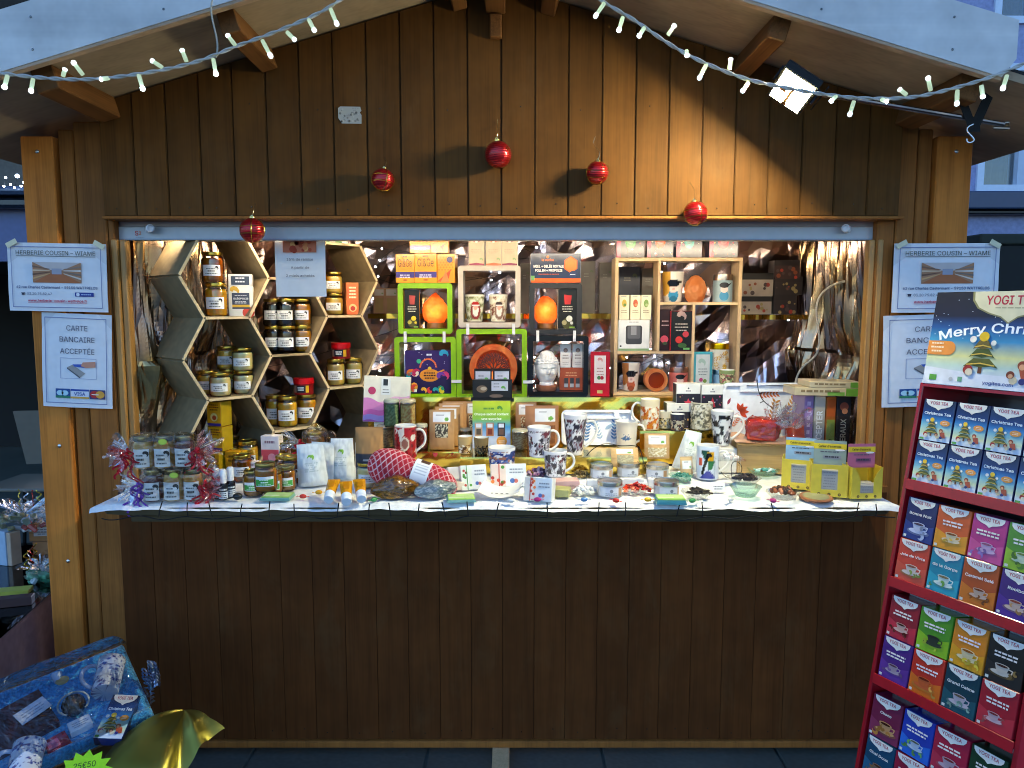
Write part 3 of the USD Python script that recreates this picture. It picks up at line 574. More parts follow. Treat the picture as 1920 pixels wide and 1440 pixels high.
# ------------------------------------------------------------------ baubles
def bauble(px, py, rp, label, stripes, hang=None):
    y = -.077; x, z = at(px, py, y); r = rp * depth(x, y, z) / FPX
    t = Thing('bauble', label, 'bauble', (x, y, z), rz=rng.uniform(-.4, .4), rx=rng.uniform(-.2, .2), ry=rng.uniform(-.15, .15), group='red baubles on the gable')
    t.part('ball', [trimesh.creation.icosphere(4, r)], 'bauble_red', True)
    t.part('cap', [(lathe([(r * .24, r * .93), (r * .24, r * 1.08), (r * .1, r * 1.1), (0, r * 1.1)], 14), C('c9b06a'))], 'metal')
    if stripes == 'plaid':
        for dz in (-.35, .25): q = math.sqrt(1 - dz * dz); t.part('stripe', [(tube([(r * 1.003 * q * math.sin(a), -r * 1.003 * q * math.cos(a), r * dz) for a in np.linspace(0, 2 * math.pi, 40)[:-1]], r * .03, 5, True), C('d9b13a'))], 'metal')
        for a0 in (.35, 1.6): t.part('stripe', [(tube([(r * 1.003 * math.sin(a) * math.sin(a0), -r * 1.003 * math.sin(a) * math.cos(a0), r * 1.003 * math.cos(a)) for a in np.linspace(0, 2 * math.pi, 40)[:-1]], r * .03, 5, True), C('d9b13a'))], 'metal')
    else:
        for a0 in np.linspace(0, 2 * math.pi, 6)[:-1]: t.part('star', [(tube([(r * 1.0 * math.sin(b_) * math.sin(a0 * .25 + b_), -r * math.sin(b_) * math.cos(a0 * .25 - .6 + b_), r * math.cos(b_)) for b_ in np.linspace(1.2, 1.7, 6)], r * .018, 4), C('e8a83a'))], 'metal')
    zt = hang if hang else r * 2.1
    t.part('thread', [(tube(spline([(0, 0, r * 1.08), (.004, .01, r * 1.3 + zt * .3), (-.004, .035, r + zt * .7), (0, .037, r + zt)], 14), .0008, 4), C('c8b890')), (xf(trimesh.creation.torus(r * .09, r * .025, 12, 6), (0, 0, r * 1.15), rx=math.pi / 2), C('d8c890'))], 'metal')
bauble(718, 337, 21, 'red bauble with a tartan band, below the torn paper remnant', 'plaid')
bauble(934, 290, 25, 'plain red bauble with a small gold star, highest of the five', 'star', .07)
bauble(1120, 324, 21, 'red plaid bauble in the lit area, casting a long shadow to the left', 'plaid')
bauble(1304, 400, 22, 'red plaid bauble on a long thread beneath the floodlight', 'plaid', .11)
bauble(473, 432, 23, 'red bauble hanging in front of the white shutter rail', 'plaid')
# torn paper
x, z = at(656, 216, -.0415); w_, h_ = .036, .026
pp = Polygon([(x - w_, z + h_ * .8), (x - w_ * .8, z + h_), (x + w_ * .9, z + h_ * .95), (x + w_, z + h_ * .5), (x + w_ * .85, z + h_ * .3), (x + w_, z), (x + w_ * .98, z - h_), (x - w_ * .7, z - h_ * .95), (x - w_, z - h_ * .3)])
pr = Print(-.0424)
for k in range(40): pr.disc(x + rng.uniform(-.85, .8) * w_, z + rng.uniform(-.8, .8) * h_, rng.uniform(.0012, .004), rng.choice(['8a8782', '9a978f', 'b8b4aa', '76726c']))
t = Thing('paper_remnant', 'torn remnant of white paper stuck on the gable boards', 'paper'); t.part('scrap', [(slab(pp, -.0424, -.0415), C('aaa79f'))], 'paper'); t.part('residue', pr.p, 'paper', False)
# ================================================================== inside the chalet: foil, steps, shelves
def crumple(P, seed, a=(6, 2.2), amp=.03, th=0.0):
    c, s = np.cos(th), np.sin(th); p = P[..., 0] * c + P[..., 1] * s; q = -P[..., 0] * s + P[..., 1] * c
    z = np.zeros_like(p)
    n1 = meshkit.fbm(np.stack([p * a[0], q * a[1], z + seed], -1), 2, seed); n2 = meshkit.noise(np.stack([p * a[0] * 2.6 + 7, q * a[1] * 3.1, z + seed], -1), seed + 3)
    return amp * (np.abs(n1 - .5) * 2.4 + .45 * np.abs(n2 - .5))
BY = 1.15
def back_foil(u, v):
    x = -1.42 + 2.83 * u; z = .96 + 1.10 * v
    J = nrg.uniform(-1, 1, x.shape + (2,)) * .018; x = x + J[..., 0]; z = z + J[..., 1]
    P = np.stack([x, z], -1); th = np.clip(x * .9, -.9, .9)
    y = BY - crumple(P, 11, (5, 2.0), .06, 0) * .5 - crumple(P @ np.array([[.8, .6], [-.6, .8]]), 5, (5, 1.6), .08) * (.6 + .4 * np.tanh(x * 3)) - crumple(P @ np.array([[.8, -.6], [.6, .8]]), 9, (5, 1.6), .08) * (.6 - .4 * np.tanh(x * 3))
    return np.stack([x, y, z], -1)
single('foil_backdrop', [grid(58, 26, back_foil)], 'silver_foil', 'crumpled brown and silver foil covering the back wall behind the shelves', 'foil backdrop', smooth=False)
def curtain(x0, x1, seed, label, name='foil_curtain'):
    def f(u, v):
        z = .97 + .95 * v; y = .06 + (BY - .10) * u
        tie = np.exp(-((z - 1.30) / .10) ** 2)
        pl = np.sin(u * 60 + 1.2 * np.sin(z * 3)) * .016 + .012 * np.sin(u * 141 + 2 * np.sin(z * 4)) * (1 - .5 * tie) + .05 * (meshkit.noise(np.stack([u * 14, z * 3.0, 0 * u], -1), seed) - .5) + .05 * (meshkit.noise(np.stack([u * 40, z * 9.0, 0 * u], -1), seed + 1) - .5) * (z < 1.34)
        s = 1 if x0 < 0 else -1
        return np.stack([x0 + (x1 - x0) * u + s * (.05 + pl + .04 * tie * np.sin(u * 9)), y, z], -1)
    single(name, [grid(220, 60, f)], 'side_foil', label, 'foil curtain', smooth=False)
curtain(-1.30, -1.28, 3, 'pleated gold-silver foil curtain gathered on the left wall beside the honeycomb shelf')
curtain(1.39, 1.39, 8, 'pleated gold-silver foil curtain gathered on the right wall above the books')

# stepped display covered with gold foil
def gold(name, x0, x1, y0, y1, z0, z1, label, amp=.006, seed=2):
    def front(u, v):
        x = x0 + (x1 - x0) * u; z = z0 + (z1 - z0) * v
        P = np.stack([x, z], -1); return np.stack([x, y0 - crumple(P @ np.array([[.6, .8], [-.8, .6]]), seed, (8, 3), amp) * np.sin(np.pi * v) ** .6, z], -1)
    def top(u, v):
        x = x0 + (x1 - x0) * u; y = y0 + (y1 - y0) * v
        return np.stack([x, y, z1 + 0 * x + .0012 * np.sin(x * 31) * np.sin(v * np.pi)], -1)
    single(name, [grid(70, 14, front), grid(40, 4, top), bx(x0 + .001, x1 - .001, y0 + .002, y1, z0 + .001, z1 - .003)], 'gold_foil', label, 'display step', smooth=False)
S2, S1, S0 = 1.160, 1.066, 1.0
XA, XB, XC, XD = at(700, 840, .24)[0], at(866, 840, .24)[0], at(1208, 840, .2)[0], at(1348, 800, .3)[0]
gold('display_step', at(690, 750, .55)[0], at(1392, 750, .55)[0], .55, 1.02, ZC_ + .002, S2, 'highest gold foil step carrying the cube shelves and the wooden shelf', .014, 4)
gold('display_step', XA, XB - .001, .24, .548, ZC_ + .002, S0, 'low gold foil step under the brown pouches and small animal mugs')
gold('display_step', XB, XC, .14, .548, ZC_ + .002, S0 + .0005, 'low gold foil step under the white mugs and the blue herb tray')
gold('display_step', XC + .001, XD, .30, .548, ZC_ + .002, S1, 'middle gold foil step under the orange flowered mug and mini mugs')
for (pxa, pxb, pz, lab) in ((1385, 1590, 590, 'gold foil edged shelf with dark gift boxes at the back right'), (690, 1150, 588, 'gold foil edged shelf behind the cube shelves'), (1080, 1160, 545, 'short gold foil edged shelf behind the grey cube')):
    Yf = .90 if pz != 545 else .86; xa, xb = at(pxa, pz, Yf)[0], at(pxb, pz, Yf)[0]; zz = Z(pz, Yf)
    if pz == 545: continue
    single('back_shelf', [(grid(40, 3, lambda u, v: np.stack([xa + (xb - xa) * u, Yf - .004 * np.sin(u * 23) ** 2 - .004, zz - .022 + .022 * v], -1)), None), (bx(xa, xb, Yf, 1.0, zz - .02, zz - .0005), None)], 'gold_foil', lab, 'shelf', smooth=False)
    if pxa == 1385: SHR = zz
    else: SHL = zz

# ------------------------------------------------------------------ little LEDs in the foil
fl2 = Thing('fairy_lights', 'string of tiny blue-white LEDs strung over the foil behind the shelves', 'light string')
leds = [(716, 466), (712, 488), (704, 500), (709, 518), (937, 512), (938, 533), (936, 536), (921, 525), (1006, 464), (1004, 478), (764, 540), (706, 706), (715, 680), (712, 695), (1002, 670), (1000, 715), (1005, 722), (1145, 690), (1150, 633), (1172, 512), (1246, 494), (1241, 510), (1167, 535), (1166, 660), (1220, 655), (1175, 670), (1228, 668), (1252, 680), (1290, 610), (1150, 705), (1255, 700), (1300, 700), (1600, 480), (715, 600), (780, 655), (960, 640), (700, 560), (1478, 600), (1500, 640)]
for px, py in leds:
    Y = BY - .16 if px > 740 else BY - .2; x, z = at(px, py, Y)
    fl2.part('led', [xf(trimesh.creation.icosphere(1, .0042), (x, Y, z))], 'led', True)
for grp in (leds[:11], leds[11:18], leds[18:32]):
    pp_ = [(at(px, py, BY - .155)[0], BY - .155, at(px, py, BY - .155)[1]) for px, py in sorted(grp, key=lambda q: q[1])]
    fl2.part('wire', [(tube(spline(pp_, 60), .001, 4), C('101414'))], 'plastic')

# ------------------------------------------------------------------ honeycomb shelf
TH = math.radians(48); HS = .157; HD = .22; HT = .009
tdir = np.array([math.cos(TH), math.sin(TH), 0]); bdir = np.array([-math.sin(TH), math.cos(TH), 0])
ox, oy = on(432, 747, ZC_ + HS * math.sqrt(3)); HO = np.array([ox, oy, ZC_ + .001])   # column 0's centre line, front, counter level
def cell(k, j): return np.array([1.5 * HS * k, HS * math.sqrt(3) * (j + .5 + .5 * (k % 2))])
def hexw(a, z, dpt): return HO + tdir * a + bdir * dpt + np.array([0, 0, z])
def hexjar(kind, px, zs, label, dpt=.07, k=0):
    d = ray(px, 600); d = d / d[1]; o = HO + bdir * dpt; t_ = ((o - (0, CY, 0))[:2] @ bdir[:2]) / (d[:2] @ bdir[:2]); x, y = d[0] * t_, CY + t_
    return (x, y, zs)
hs = Thing('honeycomb_shelf', 'grey-green wooden honeycomb shelf with pale edges, filled with honey jars', 'shelf', HO, rz=TH)
seen = {}
for k, js in ((0, (0, 1, 2)), (1, (0, 1, 2)), (2, (0, 1, 2))):
    for j in js:
        c = cell(k, j)
        for e in range(6):
            p = c + HS * np.array([math.cos(e * math.pi / 3), math.sin(e * math.pi / 3)]); q = c + HS * np.array([math.cos((e + 1) * math.pi / 3), math.sin((e + 1) * math.pi / 3)])
            key = tuple(np.round((p + q) / 2, 3))
            if key in seen or min(p[1], q[1]) < -.01: continue
            seen[key] = 1
            L = HS - HT * .6; an = math.atan2(q[1] - p[1], q[0] - p[0]); mid = (p + q) / 2
            hs.part('board', [(xf(bx(-L / 2, L / 2, .0, HD, -HT / 2, HT / 2), (mid[0], 0, mid[1]), ry=-an), C('7c6a4a')), (xf(bx(-L / 2, L / 2, -.0035, -.0002, -HT / 2 + .0002, HT / 2 - .0002), (mid[0], 0, mid[1]), ry=-an), C('cdb48a'))], 'board_paint', False)
# ================================================================== goods: builders
LEAF = Polygon([(-1, .1), (-.75, .75), (-.1, 1.0), (.55, .75), (1.0, .1), (.9, -.55), (.6, -.9), (.55, -.3), (.15, -.05), (-.2, .05), (-.3, -.25), (-.7, -.2)])
def leaf(x, z, s, rot=0):
    from shapely import affinity
    return affinity.translate(affinity.rotate(affinity.scale(LEAF, s, s, origin=(0, 0)), rot, origin=(0, 0)), x, z)
def curved(pr_pieces, r, zoff=0):                    # wraps print made on the plane y = 0 round a cylinder of radius r
    out = []
    for m, c in pr_pieces:
        v, f, _ = meshkit.arrays(tm(m))
        if np.ndim(c) == 1: v, f = trimesh.remesh.subdivide_to_size(v, f, max(.4 * r, np.ptp(v[:, 0]) / 12), 14)
        a = v[:, 0] / r; rr = r - v[:, 1]
        out.append((trimesh.Trimesh(np.stack([rr * np.sin(a), -rr * np.cos(a), v[:, 2] + zoff], 1), f, process=False), c))
    return out
def label_pieces(r, w, h, z, seed=0, green=False):
    p = [(cylpatch(r + .0004, -w / 2 / r, w / 2 / r, z, z + h, 12), C('e4e2de'))]
    q = Print(0.0)
    if green: q.rect(-w * .48, z + h * .08, w * .48, z + h * .72, '3f9a3c', 2)
    else: q.poly(leaf(w * .30, z + h * .74, h * .17, -20), '2a2a2a', 3)
    q.bars(-w * .30, w * .22, z + h * .62, 1, 1, h * .08, '6a6a6a' if not green else 'd8ecd0', seed, 3)
    q.bars(-w * .22, w * .22, z + h * .38, 1, 1, h * .12, '55504a' if not green else 'e8f4e0', seed + 1, 3)
    q.bars(-w * .34, w * .34, z + h * .16, 1, 1, h * .08, '707070' if not green else 'cfe6c8', seed + 2, 3)
    return p + curved(q.p, r + .0004)
JARS = {}
def make_jar(t, r, h, honey, lid='b8933a', green=False, lw=1.08, lh=.35, lz=.22, glass=True, seed=0, fill=.80, under=None):
    """honey, glass, lid and label of a jar standing at the thing's base"""
    hz = h * fill
    t.part('honey', [(lathe([(0, .003), (r * .84, .003), (r * .93, .010), (r * .94, hz * .9), (r * .85, hz), (0, hz)], 28), C(honey))], 'honey', 40, under=under)
    if glass: t.part('glass', [lathe([(0, 0), (r * .88, 0), (r * .98, .006), (r, .014), (r, h * .74), (r * .95, h * .81), (r * .84, h * .86), (r * .84, h * .90)], 32)], 'glass', 50, under=under)
    l = h * .885
    t.part('lid', [(lathe([(r * .80, l), (r * .90, l), (r * .91, l + .002), (r * .91, h - .002), (r * .88, h), (r * .80, h), (r * .78, h - .0015), (0, h - .0015)], 32), C(lid))], 'metal', 40, under=under)
    t.part('label', label_pieces(r + .0006, r * lw * 1.55, h * lh, h * lz, seed, green), 'paper', False, under=under)
def jar(kind, loc, label, rz=0, r=None, h=None, group='honey jars'):
    K = {'cream': ('e2b454', .036, .102), 'yellow': ('e0a62a', .038, .112), 'gold': ('d8941c', .038, .112), 'orange': ('cc8010', .036, .098), 'amber': ('a85a0a', .036, .102), 'brown': ('6a3206', .036, .102), 'dark': ('1c0a06', .036, .098),
         'creamlow': ('e2c488', .036, .080), 'yellowlow': ('dcac44', .036, .082), 'green': ('a86a12', .031, .078), 'ambersmall': ('9a520c', .033, .088)}[kind]
    if kind not in JARS:
        t = Thing('honey_jar', label, 'honey jar', loc, rz, group); make_jar(t, K[1], K[2], K[0], 'b8963f' if kind != 'green' else 'a08d50', kind == 'green', seed=len(kind)); JARS[kind] = t; return t
    return dup(JARS[kind], label, loc, rz, group)
def jar_at(kind, px, py, zs, label, rz=None, dy=0):
    x, y = on(px, py, zs); f = math.atan2(x, y - CY)
    return jar(kind, (x, y + dy, zs), label, -f * .6 if rz is None else rz)

def carton(name, label, loc, w, d, h, col, rz=0, cat='box', group=None, deco=None, top=None, side=None, m='card', rx=0, ry=0):
    t = Thing(name, label, cat, loc, rz, group, rx=rx, ry=ry)
    ps = [(bx(-w / 2, w / 2, 0, d, 0, h, .0012), C(col))]
    if top is not None: ps.append((bx(-w / 2 + .001, w / 2 - .001, .001, d - .001, h, h + .0006), C(top)))
    if side is not None: ps += [(bx(-w / 2 - .0006, -w / 2, .001, d - .001, .001, h - .001), C(side)), (bx(w / 2, w / 2 + .0006, .001, d - .001, .001, h - .001), C(side))]
    t.part('carton', ps, m, False)
    if deco:
        q = Print(0.0); deco(q, w, h); t.part('front_print', q.p, m, False)
    return t
def boxrect(name, label, rect, Y, zs, d, col, **k):
    x, z, w, h = stY(rect, Y, zs); return carton(name, label, (x, Y, z), w, d, h, col, **k)
def boxstand(name, label, rect, zs, d, col, **k):
    x, y, w, h = stand(rect, zs); return carton(name, label, (x, y, zs), w, d, h, col, **k)

def pouch_mesh(w, h, d, fn, n=44, pinch_b=.25, crimp=.0, taper=1.0):
    def surf(sg):
        def f(u, v):
            x = (u - .5) * w * (1 - (1 - taper) * v); e = (1 - np.abs(2 * u - 1) ** 2.4); t = np.clip(v / .12, 0, 1) ** .6 * (1 - pinch_b) + pinch_b
            b = e * t * np.clip((1 - v) / .55, 0, 1) ** .75
            wr = .06 * d * (meshkit.noise(np.stack([u * 9, v * 11, 0 * u + sg], -1), 5) - .5) * np.clip((1 - v) * 6, 0, 1)
            return np.stack([x, sg * (b * d / 2 + wr + .0006), v * h], -1)
        return f
    A = grid(n, n, surf(-1)); B = grid(n, n, surf(1)); B.invert()
    u, v = np.meshgrid(np.linspace(0, 1, n), np.linspace(0, 1, n), indexing='ij')
    bt = grid(n, 2, lambda u, v: surf(-1)(u, 0 * v) * (1 - v)[..., None] + surf(1)(u, 0 * v) * v[..., None])
    ca = fn(u.ravel(), v.ravel()); cb = np.tile(C(ca[0]), (n * n, 1))
    return [(A, ca), (B, cb), (bt, C(ca[0]))]
def base_col(c, n): return np.tile(C(c), (n, 1))
def kraft(u, v, label=True, win='3a332a', winrect=(.25, .75, .32, .66), lab=(.16, .84, .70, .96), spots='b9b39a', body='a8794a'):
    c = base_col(body, len(u))
    if winrect:
        k = (u > winrect[0]) & (u < winrect[1]) & (v > winrect[2]) & (v < winrect[3]); N = meshkit.noise(np.stack([u * 26, v * 40, 0 * u], -1), 4)
        c[k] = C(win); c[k & (N > .58)] = C(spots)
    if label:
        k = (u > lab[0]) & (u < lab[1]) & (v > lab[2]) & (v < lab[3]); c[k] = C('d8d8dc')
        g = ((u - (lab[1] - .14)) / .08) ** 2 + ((v - (lab[2] + .08)) / .05) ** 2 < 1; c[k & g] = C('5f9a3c')
        c[k & (np.abs(v - (lab[3] - .07)) < .012) & (u > lab[0] + .1) & (u < lab[1] - .25)] = C('8a8a90')
    return c
def pouch(name, label, loc, w, h, d, fn, rz=0, rx=0, ry=0, m='card', cat='pouch', group=None, **k):
    t = Thing(name, label, cat, loc, rz, group, rx=rx, ry=ry); t.part('bag', pouch_mesh(w, h, d, fn, **k), m, True)
    t.part('seal', [(bx(-w * k.get('taper', 1) / 2, w * k.get('taper', 1) / 2, -.0012, .0012, h - .006, h + .003), C(fn(np.array([.02]), np.array([.99]))[0]))], m, False); return t

def mug(name, label, loc, r, h, fn, rz=0, handle='r', taper=1.0, hcol='e6e2d8', cat='mug', group=None, flare=0.0, cone=False, inner='efece4', kind_handle='round', scale=1):
    """cup with wall thickness, pattern on its skin and a handle to the right or left"""
    t = Thing(name, label, cat, loc, rz, group)
    rb = r * taper; P = [(0, .002), (rb * .86, 0), (rb * .96, .002)]
    for k in np.linspace(.0, 1, 26): P.append((rb + (r - rb) * k + flare * r * max(0, k - .75) ** 2 * 8, .004 + (h - .006) * k))
    rt = P[-1][0]
    prof = P + [(rt - .0006, h - .0006), (rt - .002, h)]
    body, col = lathe_col(prof, fn, 72)
    t.part('cup', [(body, col), (lathe([(rt - .002, h), (rt - .0035, h - .001), (rb * .9, h * .35), (rb * .8, .006), (0, .006)], 40), C(inner))], 'ceramic', 50)
    if handle:
        s = 1 if handle == 'r' else -1
        if kind_handle == 'angle': pts = [(s * r * .97, 0, h * .80), (s * (r + .026), 0, h * .78), (s * (r + .032), 0, h * .70), (s * (r * .86 + .004), 0, h * .22), (s * r * .78, 0, h * .18)]
        else: pts = [(s * r * .95, 0, h * .84), (s * (r + h * .16), 0, h * .83), (s * (r + h * .26), 0, h * .62), (s * (r + h * .21), 0, h * .40), (s * (r * .94 + h * .06), 0, h * .24), (s * rb * .93, 0, h * .17)]
        sp = spline(pts, 26); m = tube(sp, .0046, 10); m.vertices[:, 1] *= 1.35
        t.part('handle', [(m, C(hcol))], 'ceramic', True)
    return t
def pat(bg, blobs, seed=0, sc=(3, 55), z0=None, z1=None, thr=(.45, .6)):
    """a printed pattern: patches of the given colours on a ground"""
    cols = [C(b) for b in blobs]
    def fn(th, z, v):
        c = base_col(bg, len(th)); P = np.stack([np.sin(th) * sc[0], np.cos(th) * sc[0], z * sc[1]], -1)
        for k, q in enumerate(cols):
            n = meshkit.fbm(P * (1 + .25 * k) + 13 * k, 3, seed + k); m = n > (thr[0] + (thr[1] - thr[0]) * (.4 + .6 * k / max(1, len(cols) - 1)) if len(cols) > 1 else thr[0] + .08)
            if z0 is not None: m &= (z > z0)
            if z1 is not None: m &= (z < z1)
            c[m] = q
        return c
    return fn
def mug_at(name, label, rect, zs, fn, inc_handle=0, **k):
    x0, y0, x1, y1 = rect; xm = (x0 + x1) / 2; x, y = on(xm, y1, zs); _, _, w, h = stY(rect, y, zs); r = w / 2
    f = math.atan2(x, y - CY)
    return mug(name, label, (x, y + r, zs), r, h, fn, rz=k.pop('rz', -f), **k)

def tin(name, label, loc, r, h, col, lidcol, deco=None, rz=0, group=None, lidh=.22, metal=False, cat='tin'):
    t = Thing(name, label, cat, loc, rz, group); hl = h * (1 - lidh)
    t.part('body', [(lathe([(0, 0), (r * .97, 0), (r, .002), (r, hl)], 36), C(col))] + (curved(deco(Print(0.0), r, hl).p, r) if deco else []), 'metal' if metal else 'card', 40)
    t.part('lid', [(lathe([(r, hl), (r * 1.025, hl), (r * 1.025, h - .0025), (r, h), (r * .93, h), (r * .92, h - .0015), (0, h - .0012)], 36), C(lidcol))], 'metal', 40)
    return t
def cello_twist(t, c, ax, L, r, m='cellophane', seed=1, name='wrap_end'):
    """a fan of gathered film that opens along +ax from the point c"""
    q = np.random.default_rng(seed); ax = np.array(ax, float); ax /= np.linalg.norm(ax); b1 = np.cross(ax, [0.3, .1, 1]); b1 /= np.linalg.norm(b1); b2 = np.cross(ax, b1)
    def f(u, v):
        a = u * 2 * math.pi; rr = r * (.12 + .88 * v) * (1 + .35 * np.sin(a * 7 + seed) + .2 * np.sin(a * 13 + 2 * seed)); l = L * v * (1 + .25 * np.sin(a * 5 + seed))
        return np.array(c) + l[..., None] * ax + (rr * np.cos(a))[..., None] * b1 + (rr * np.sin(a))[..., None] * b2 * .8
    t.part(name, [grid(57, 7, f)], m, False)
def ribbon_tie(t, c, col, r=.012, seed=0, tail=.07, down=True):
    q = random.Random(seed); ps = [(xf(trimesh.creation.torus(r * .6, r * .28, 16, 8), c, ry=math.pi / 2), C(col))]
    for k in range(6):
        a = q.uniform(0, 6.28); L = q.uniform(.4, 1) * tail
        pts = [np.array(c) + np.array([.012 * math.sin(i * .9 + a) + .004 * i * math.cos(a), -.006 - .010 * abs(math.cos(i * .9)), (-1 if down else 1) * L * i / 9 + .01 * math.sin(a)]) for i in range(10)]
        ps.append((ribbon(spline(pts, 40), .006, (.2, 1, .3)), C(col)))
    t.part('ribbon', ps, 'wrapper', False)

# ================================================================== honey jars in the honeycomb and on the counter
HX = HS * math.sqrt(3); F0 = [HO[2] + HX * j + HT / 2 + .0005 for j in range(3)]; F1 = [HO[2] + HX * (j + .5) + HT / 2 + .0005 for j in range(3)]
def hj(kind, px, zs, label, dpt=.06): p = hexjar(kind, px, zs, label, dpt); jar(kind, p, label, -math.atan2(p[0], p[1] - CY) * .6)
hj('gold', 407, F0[2], 'yellow honey jar under the amber one in the topmost left hexagon')
hj('amber', 403, F0[2] + .1125, 'amber honey jar stacked on a yellow jar in the topmost left hexagon')
hj('creamlow', 408, F0[1], 'pale honey jar standing alone at the front of the left middle hexagon', .05)
hj('creamlow', 452, F0[1], 'lower cream jar of the front stack in the left middle hexagon', .06)
hj('creamlow', 452, F0[1] + .0805, 'upper cream jar of the front stack in the left middle hexagon', .06)
hj('yellowlow', 384, F0[1], 'honey jar at the far left edge inside the left middle hexagon', .14)
hj('yellowlow', 424, F0[1], 'lower honey jar at the back of the left middle hexagon', .15)
hj('yellowlow', 422, F0[1] + .0825, 'upper honey jar at the back of the left middle hexagon', .15)
for px, kd, w in ((536, 'dark', 'left'), (566, 'orange', 'right')):
    hj(kd, px, F1[1], f'{"black" if kd == "dark" else "orange"} honey jar, lower of the {w} stack behind the discount sign cell')
    hj(kd, px, F1[1] + .0985, f'{"black" if kd == "dark" else "orange"} honey jar, upper of the {w} stack behind the discount sign cell')
hj('dark', 512, F1[1], 'black honey jar half hidden at the left in the second column hexagon', .10)
hj('dark', 512, F1[1] + .0985, 'black honey jar half hidden on top of another in the second column hexagon', .10)
hj('yellow', 533, F1[0], 'pale yellow honey jar at the left in the bottom hexagon of the second column', .05)
hj('gold', 570, F1[0], 'tall golden honey jar carrying the red tub in the second column', .06)
hj('yellow', 511, F1[0], 'honey jar partly hidden at the far left of the bottom second column hexagon', .12)
hj('cream', 627, F0[1], 'cream honey jar at the left under the red tub in the third column', .05)
hj('cream', 661, F0[1], 'cream honey jar at the right under the red tub in the third column', .05)
hj('yellowlow', 627, F0[2], 'amber honey jar, lower one beside the orange packet in the upper right hexagon', .06)
hj('yellowlow', 627, F0[2] + .0825, 'amber honey jar, upper one beside the orange packet in the upper right hexagon', .06)
def tub(px, py, zs, label):
    x, y, _ = hexjar(0, px, zs, '', .055); t = Thing('red_tub', label, 'tub', (x, y, zs), -.1, 'red lidded tubs'); r, h = .036, .062
    t.part('pot', [(lathe([(0, 0), (r * .96, 0), (r, .004), (r, h * .66)], 32), C('7a1010'))], 'gloss', 40)
    t.part('lid', [(lathe([(r * 1.02, h * .64), (r * 1.06, h * .66), (r * 1.06, h * .97), (r, h), (0, h)], 32), C('b80a14'))], 'gloss', 40)
    q = Print(0).rect(-.03, h * .14, .03, h * .56, '20202a', 1).rect(.02, h * .14, .032, h * .56, 'd8a018', 2).rect(-.03, h * .14, -.016, h * .56, '8a6a5a', 2).bars(-.012, .016, h * .40, 2, h * .13, h * .07, 'd0d0d0', 5, 2)
    t.part('label', curved(q.p, r), 'gloss', False)
tub(566, 790, F1[0] + .1125, 'red-lidded tub on the tall golden jar in the second column')
tub(638, 722, F0[1] + .1025, 'red-lidded tub on two cream jars in the third column hexagon')
def oleo(q, w, h):
    q.rect(-w / 2 + .001, 0, w / 2 - .001, h - .001, 'e4e2d2').disc(w * .3, h * .12, w * .25, 'd8482a', 2).poly(leaf(-w * .25, h * .86, w * .2), 'd8a828', 2).rect(-w * .36, h * .24, w * .36, h * .78, '3c4654', 3)
    q.txt('OLÉOPOLIS', h * .055, 0, h * .56, 'f0f0f0', 4, w * .62, True).bars(-w * .25, w * .25, h * .68, 1, 1, h * .025, 'c8c8c8', 1, 4).bars(-w * .3, w * .3, h * .48, 2, h * .05, h * .025, 'd8d8d8', 2, 4).rect(-w * .36, h * .30, w * .36, h * .38, 'e0b020', 4)
def oleo2(q, w, h): q.rect(-w * .38, h * .1, w * .38, h * .85, '3c4654').bars(-w * .25, w * .25, h * .62, 2, h * .3, h * .12, 'd8d8d8', 2, 2)
x, y, _ = hexjar(0, 453, F0[2], '', .03); _, _, w, h = stY((431, 537, 474, 602), y, F0[2])
carton('remedy_box', 'white and slate propolis box with a yellow stripe in the topmost left hexagon', (x, y, F0[2]), w, .05, h, 'e6e4d8', rz=.25, deco=oleo)
carton('remedy_box', 'small slate box lying on the white propolis box in the topmost left hexagon', (x, y, F0[2] + h + .001), w * .98, .05, .040, 'dcdad0', rz=.25, deco=oleo2, top='e8e6e0')
def packet(q, w, h): q.rect(-w * .45, h * .02, w * .45, h * .98, 'd8602a').disc(0, h * .22, w * .32, 'f0b878', 2).disc(0, h * .20, w * .2, 'b8281a', 3).bars(-w * .3, w * .3, h * .82, 4, h * .1, h * .05, 'f4d8b0', 4, 2)
x, y, _ = hexjar(0, 662, F0[2], '', .03); carton('honey_packet', 'orange and red packet standing beside the amber jars in the upper right hexagon', (x, y, F0[2]), .048, .045, .125, 'd8783a', rz=.45, deco=packet)
# packaging standing on top of the honeycomb
def soup(q, w, h): q.rect(-w / 2 + .001, .001, w / 2 - .001, h - .001, 'd8dcc8').poly([(-w / 2, 0), (w * .1, 0), (-w * .2, h * .5), (-w / 2, h * .6)], '4a8a3a', 2).disc(w * .05, h * .55, w * .18, 'c8452a', 2).disc(-w * .2, h * .75, w * .13, 'd86a3a', 2)
xq, zq = hexw(cell(2, 2)[0], cell(2, 2)[1] + HX / 2, .04)[0], HO[2] + cell(2, 2)[1] + HX / 2 + HT / 2
for k, dx in enumerate((-.030, .028)):
    p = hexw(cell(2, 2)[0] + dx, 0, .05); carton('herb_packet', ('left' if k == 0 else 'right') + ' one of two white herb packets with green leaves on top of the honeycomb', (p[0], p[1], zq + .001), .052, .04, .10, 'd8d8cc', rz=.3, deco=soup)

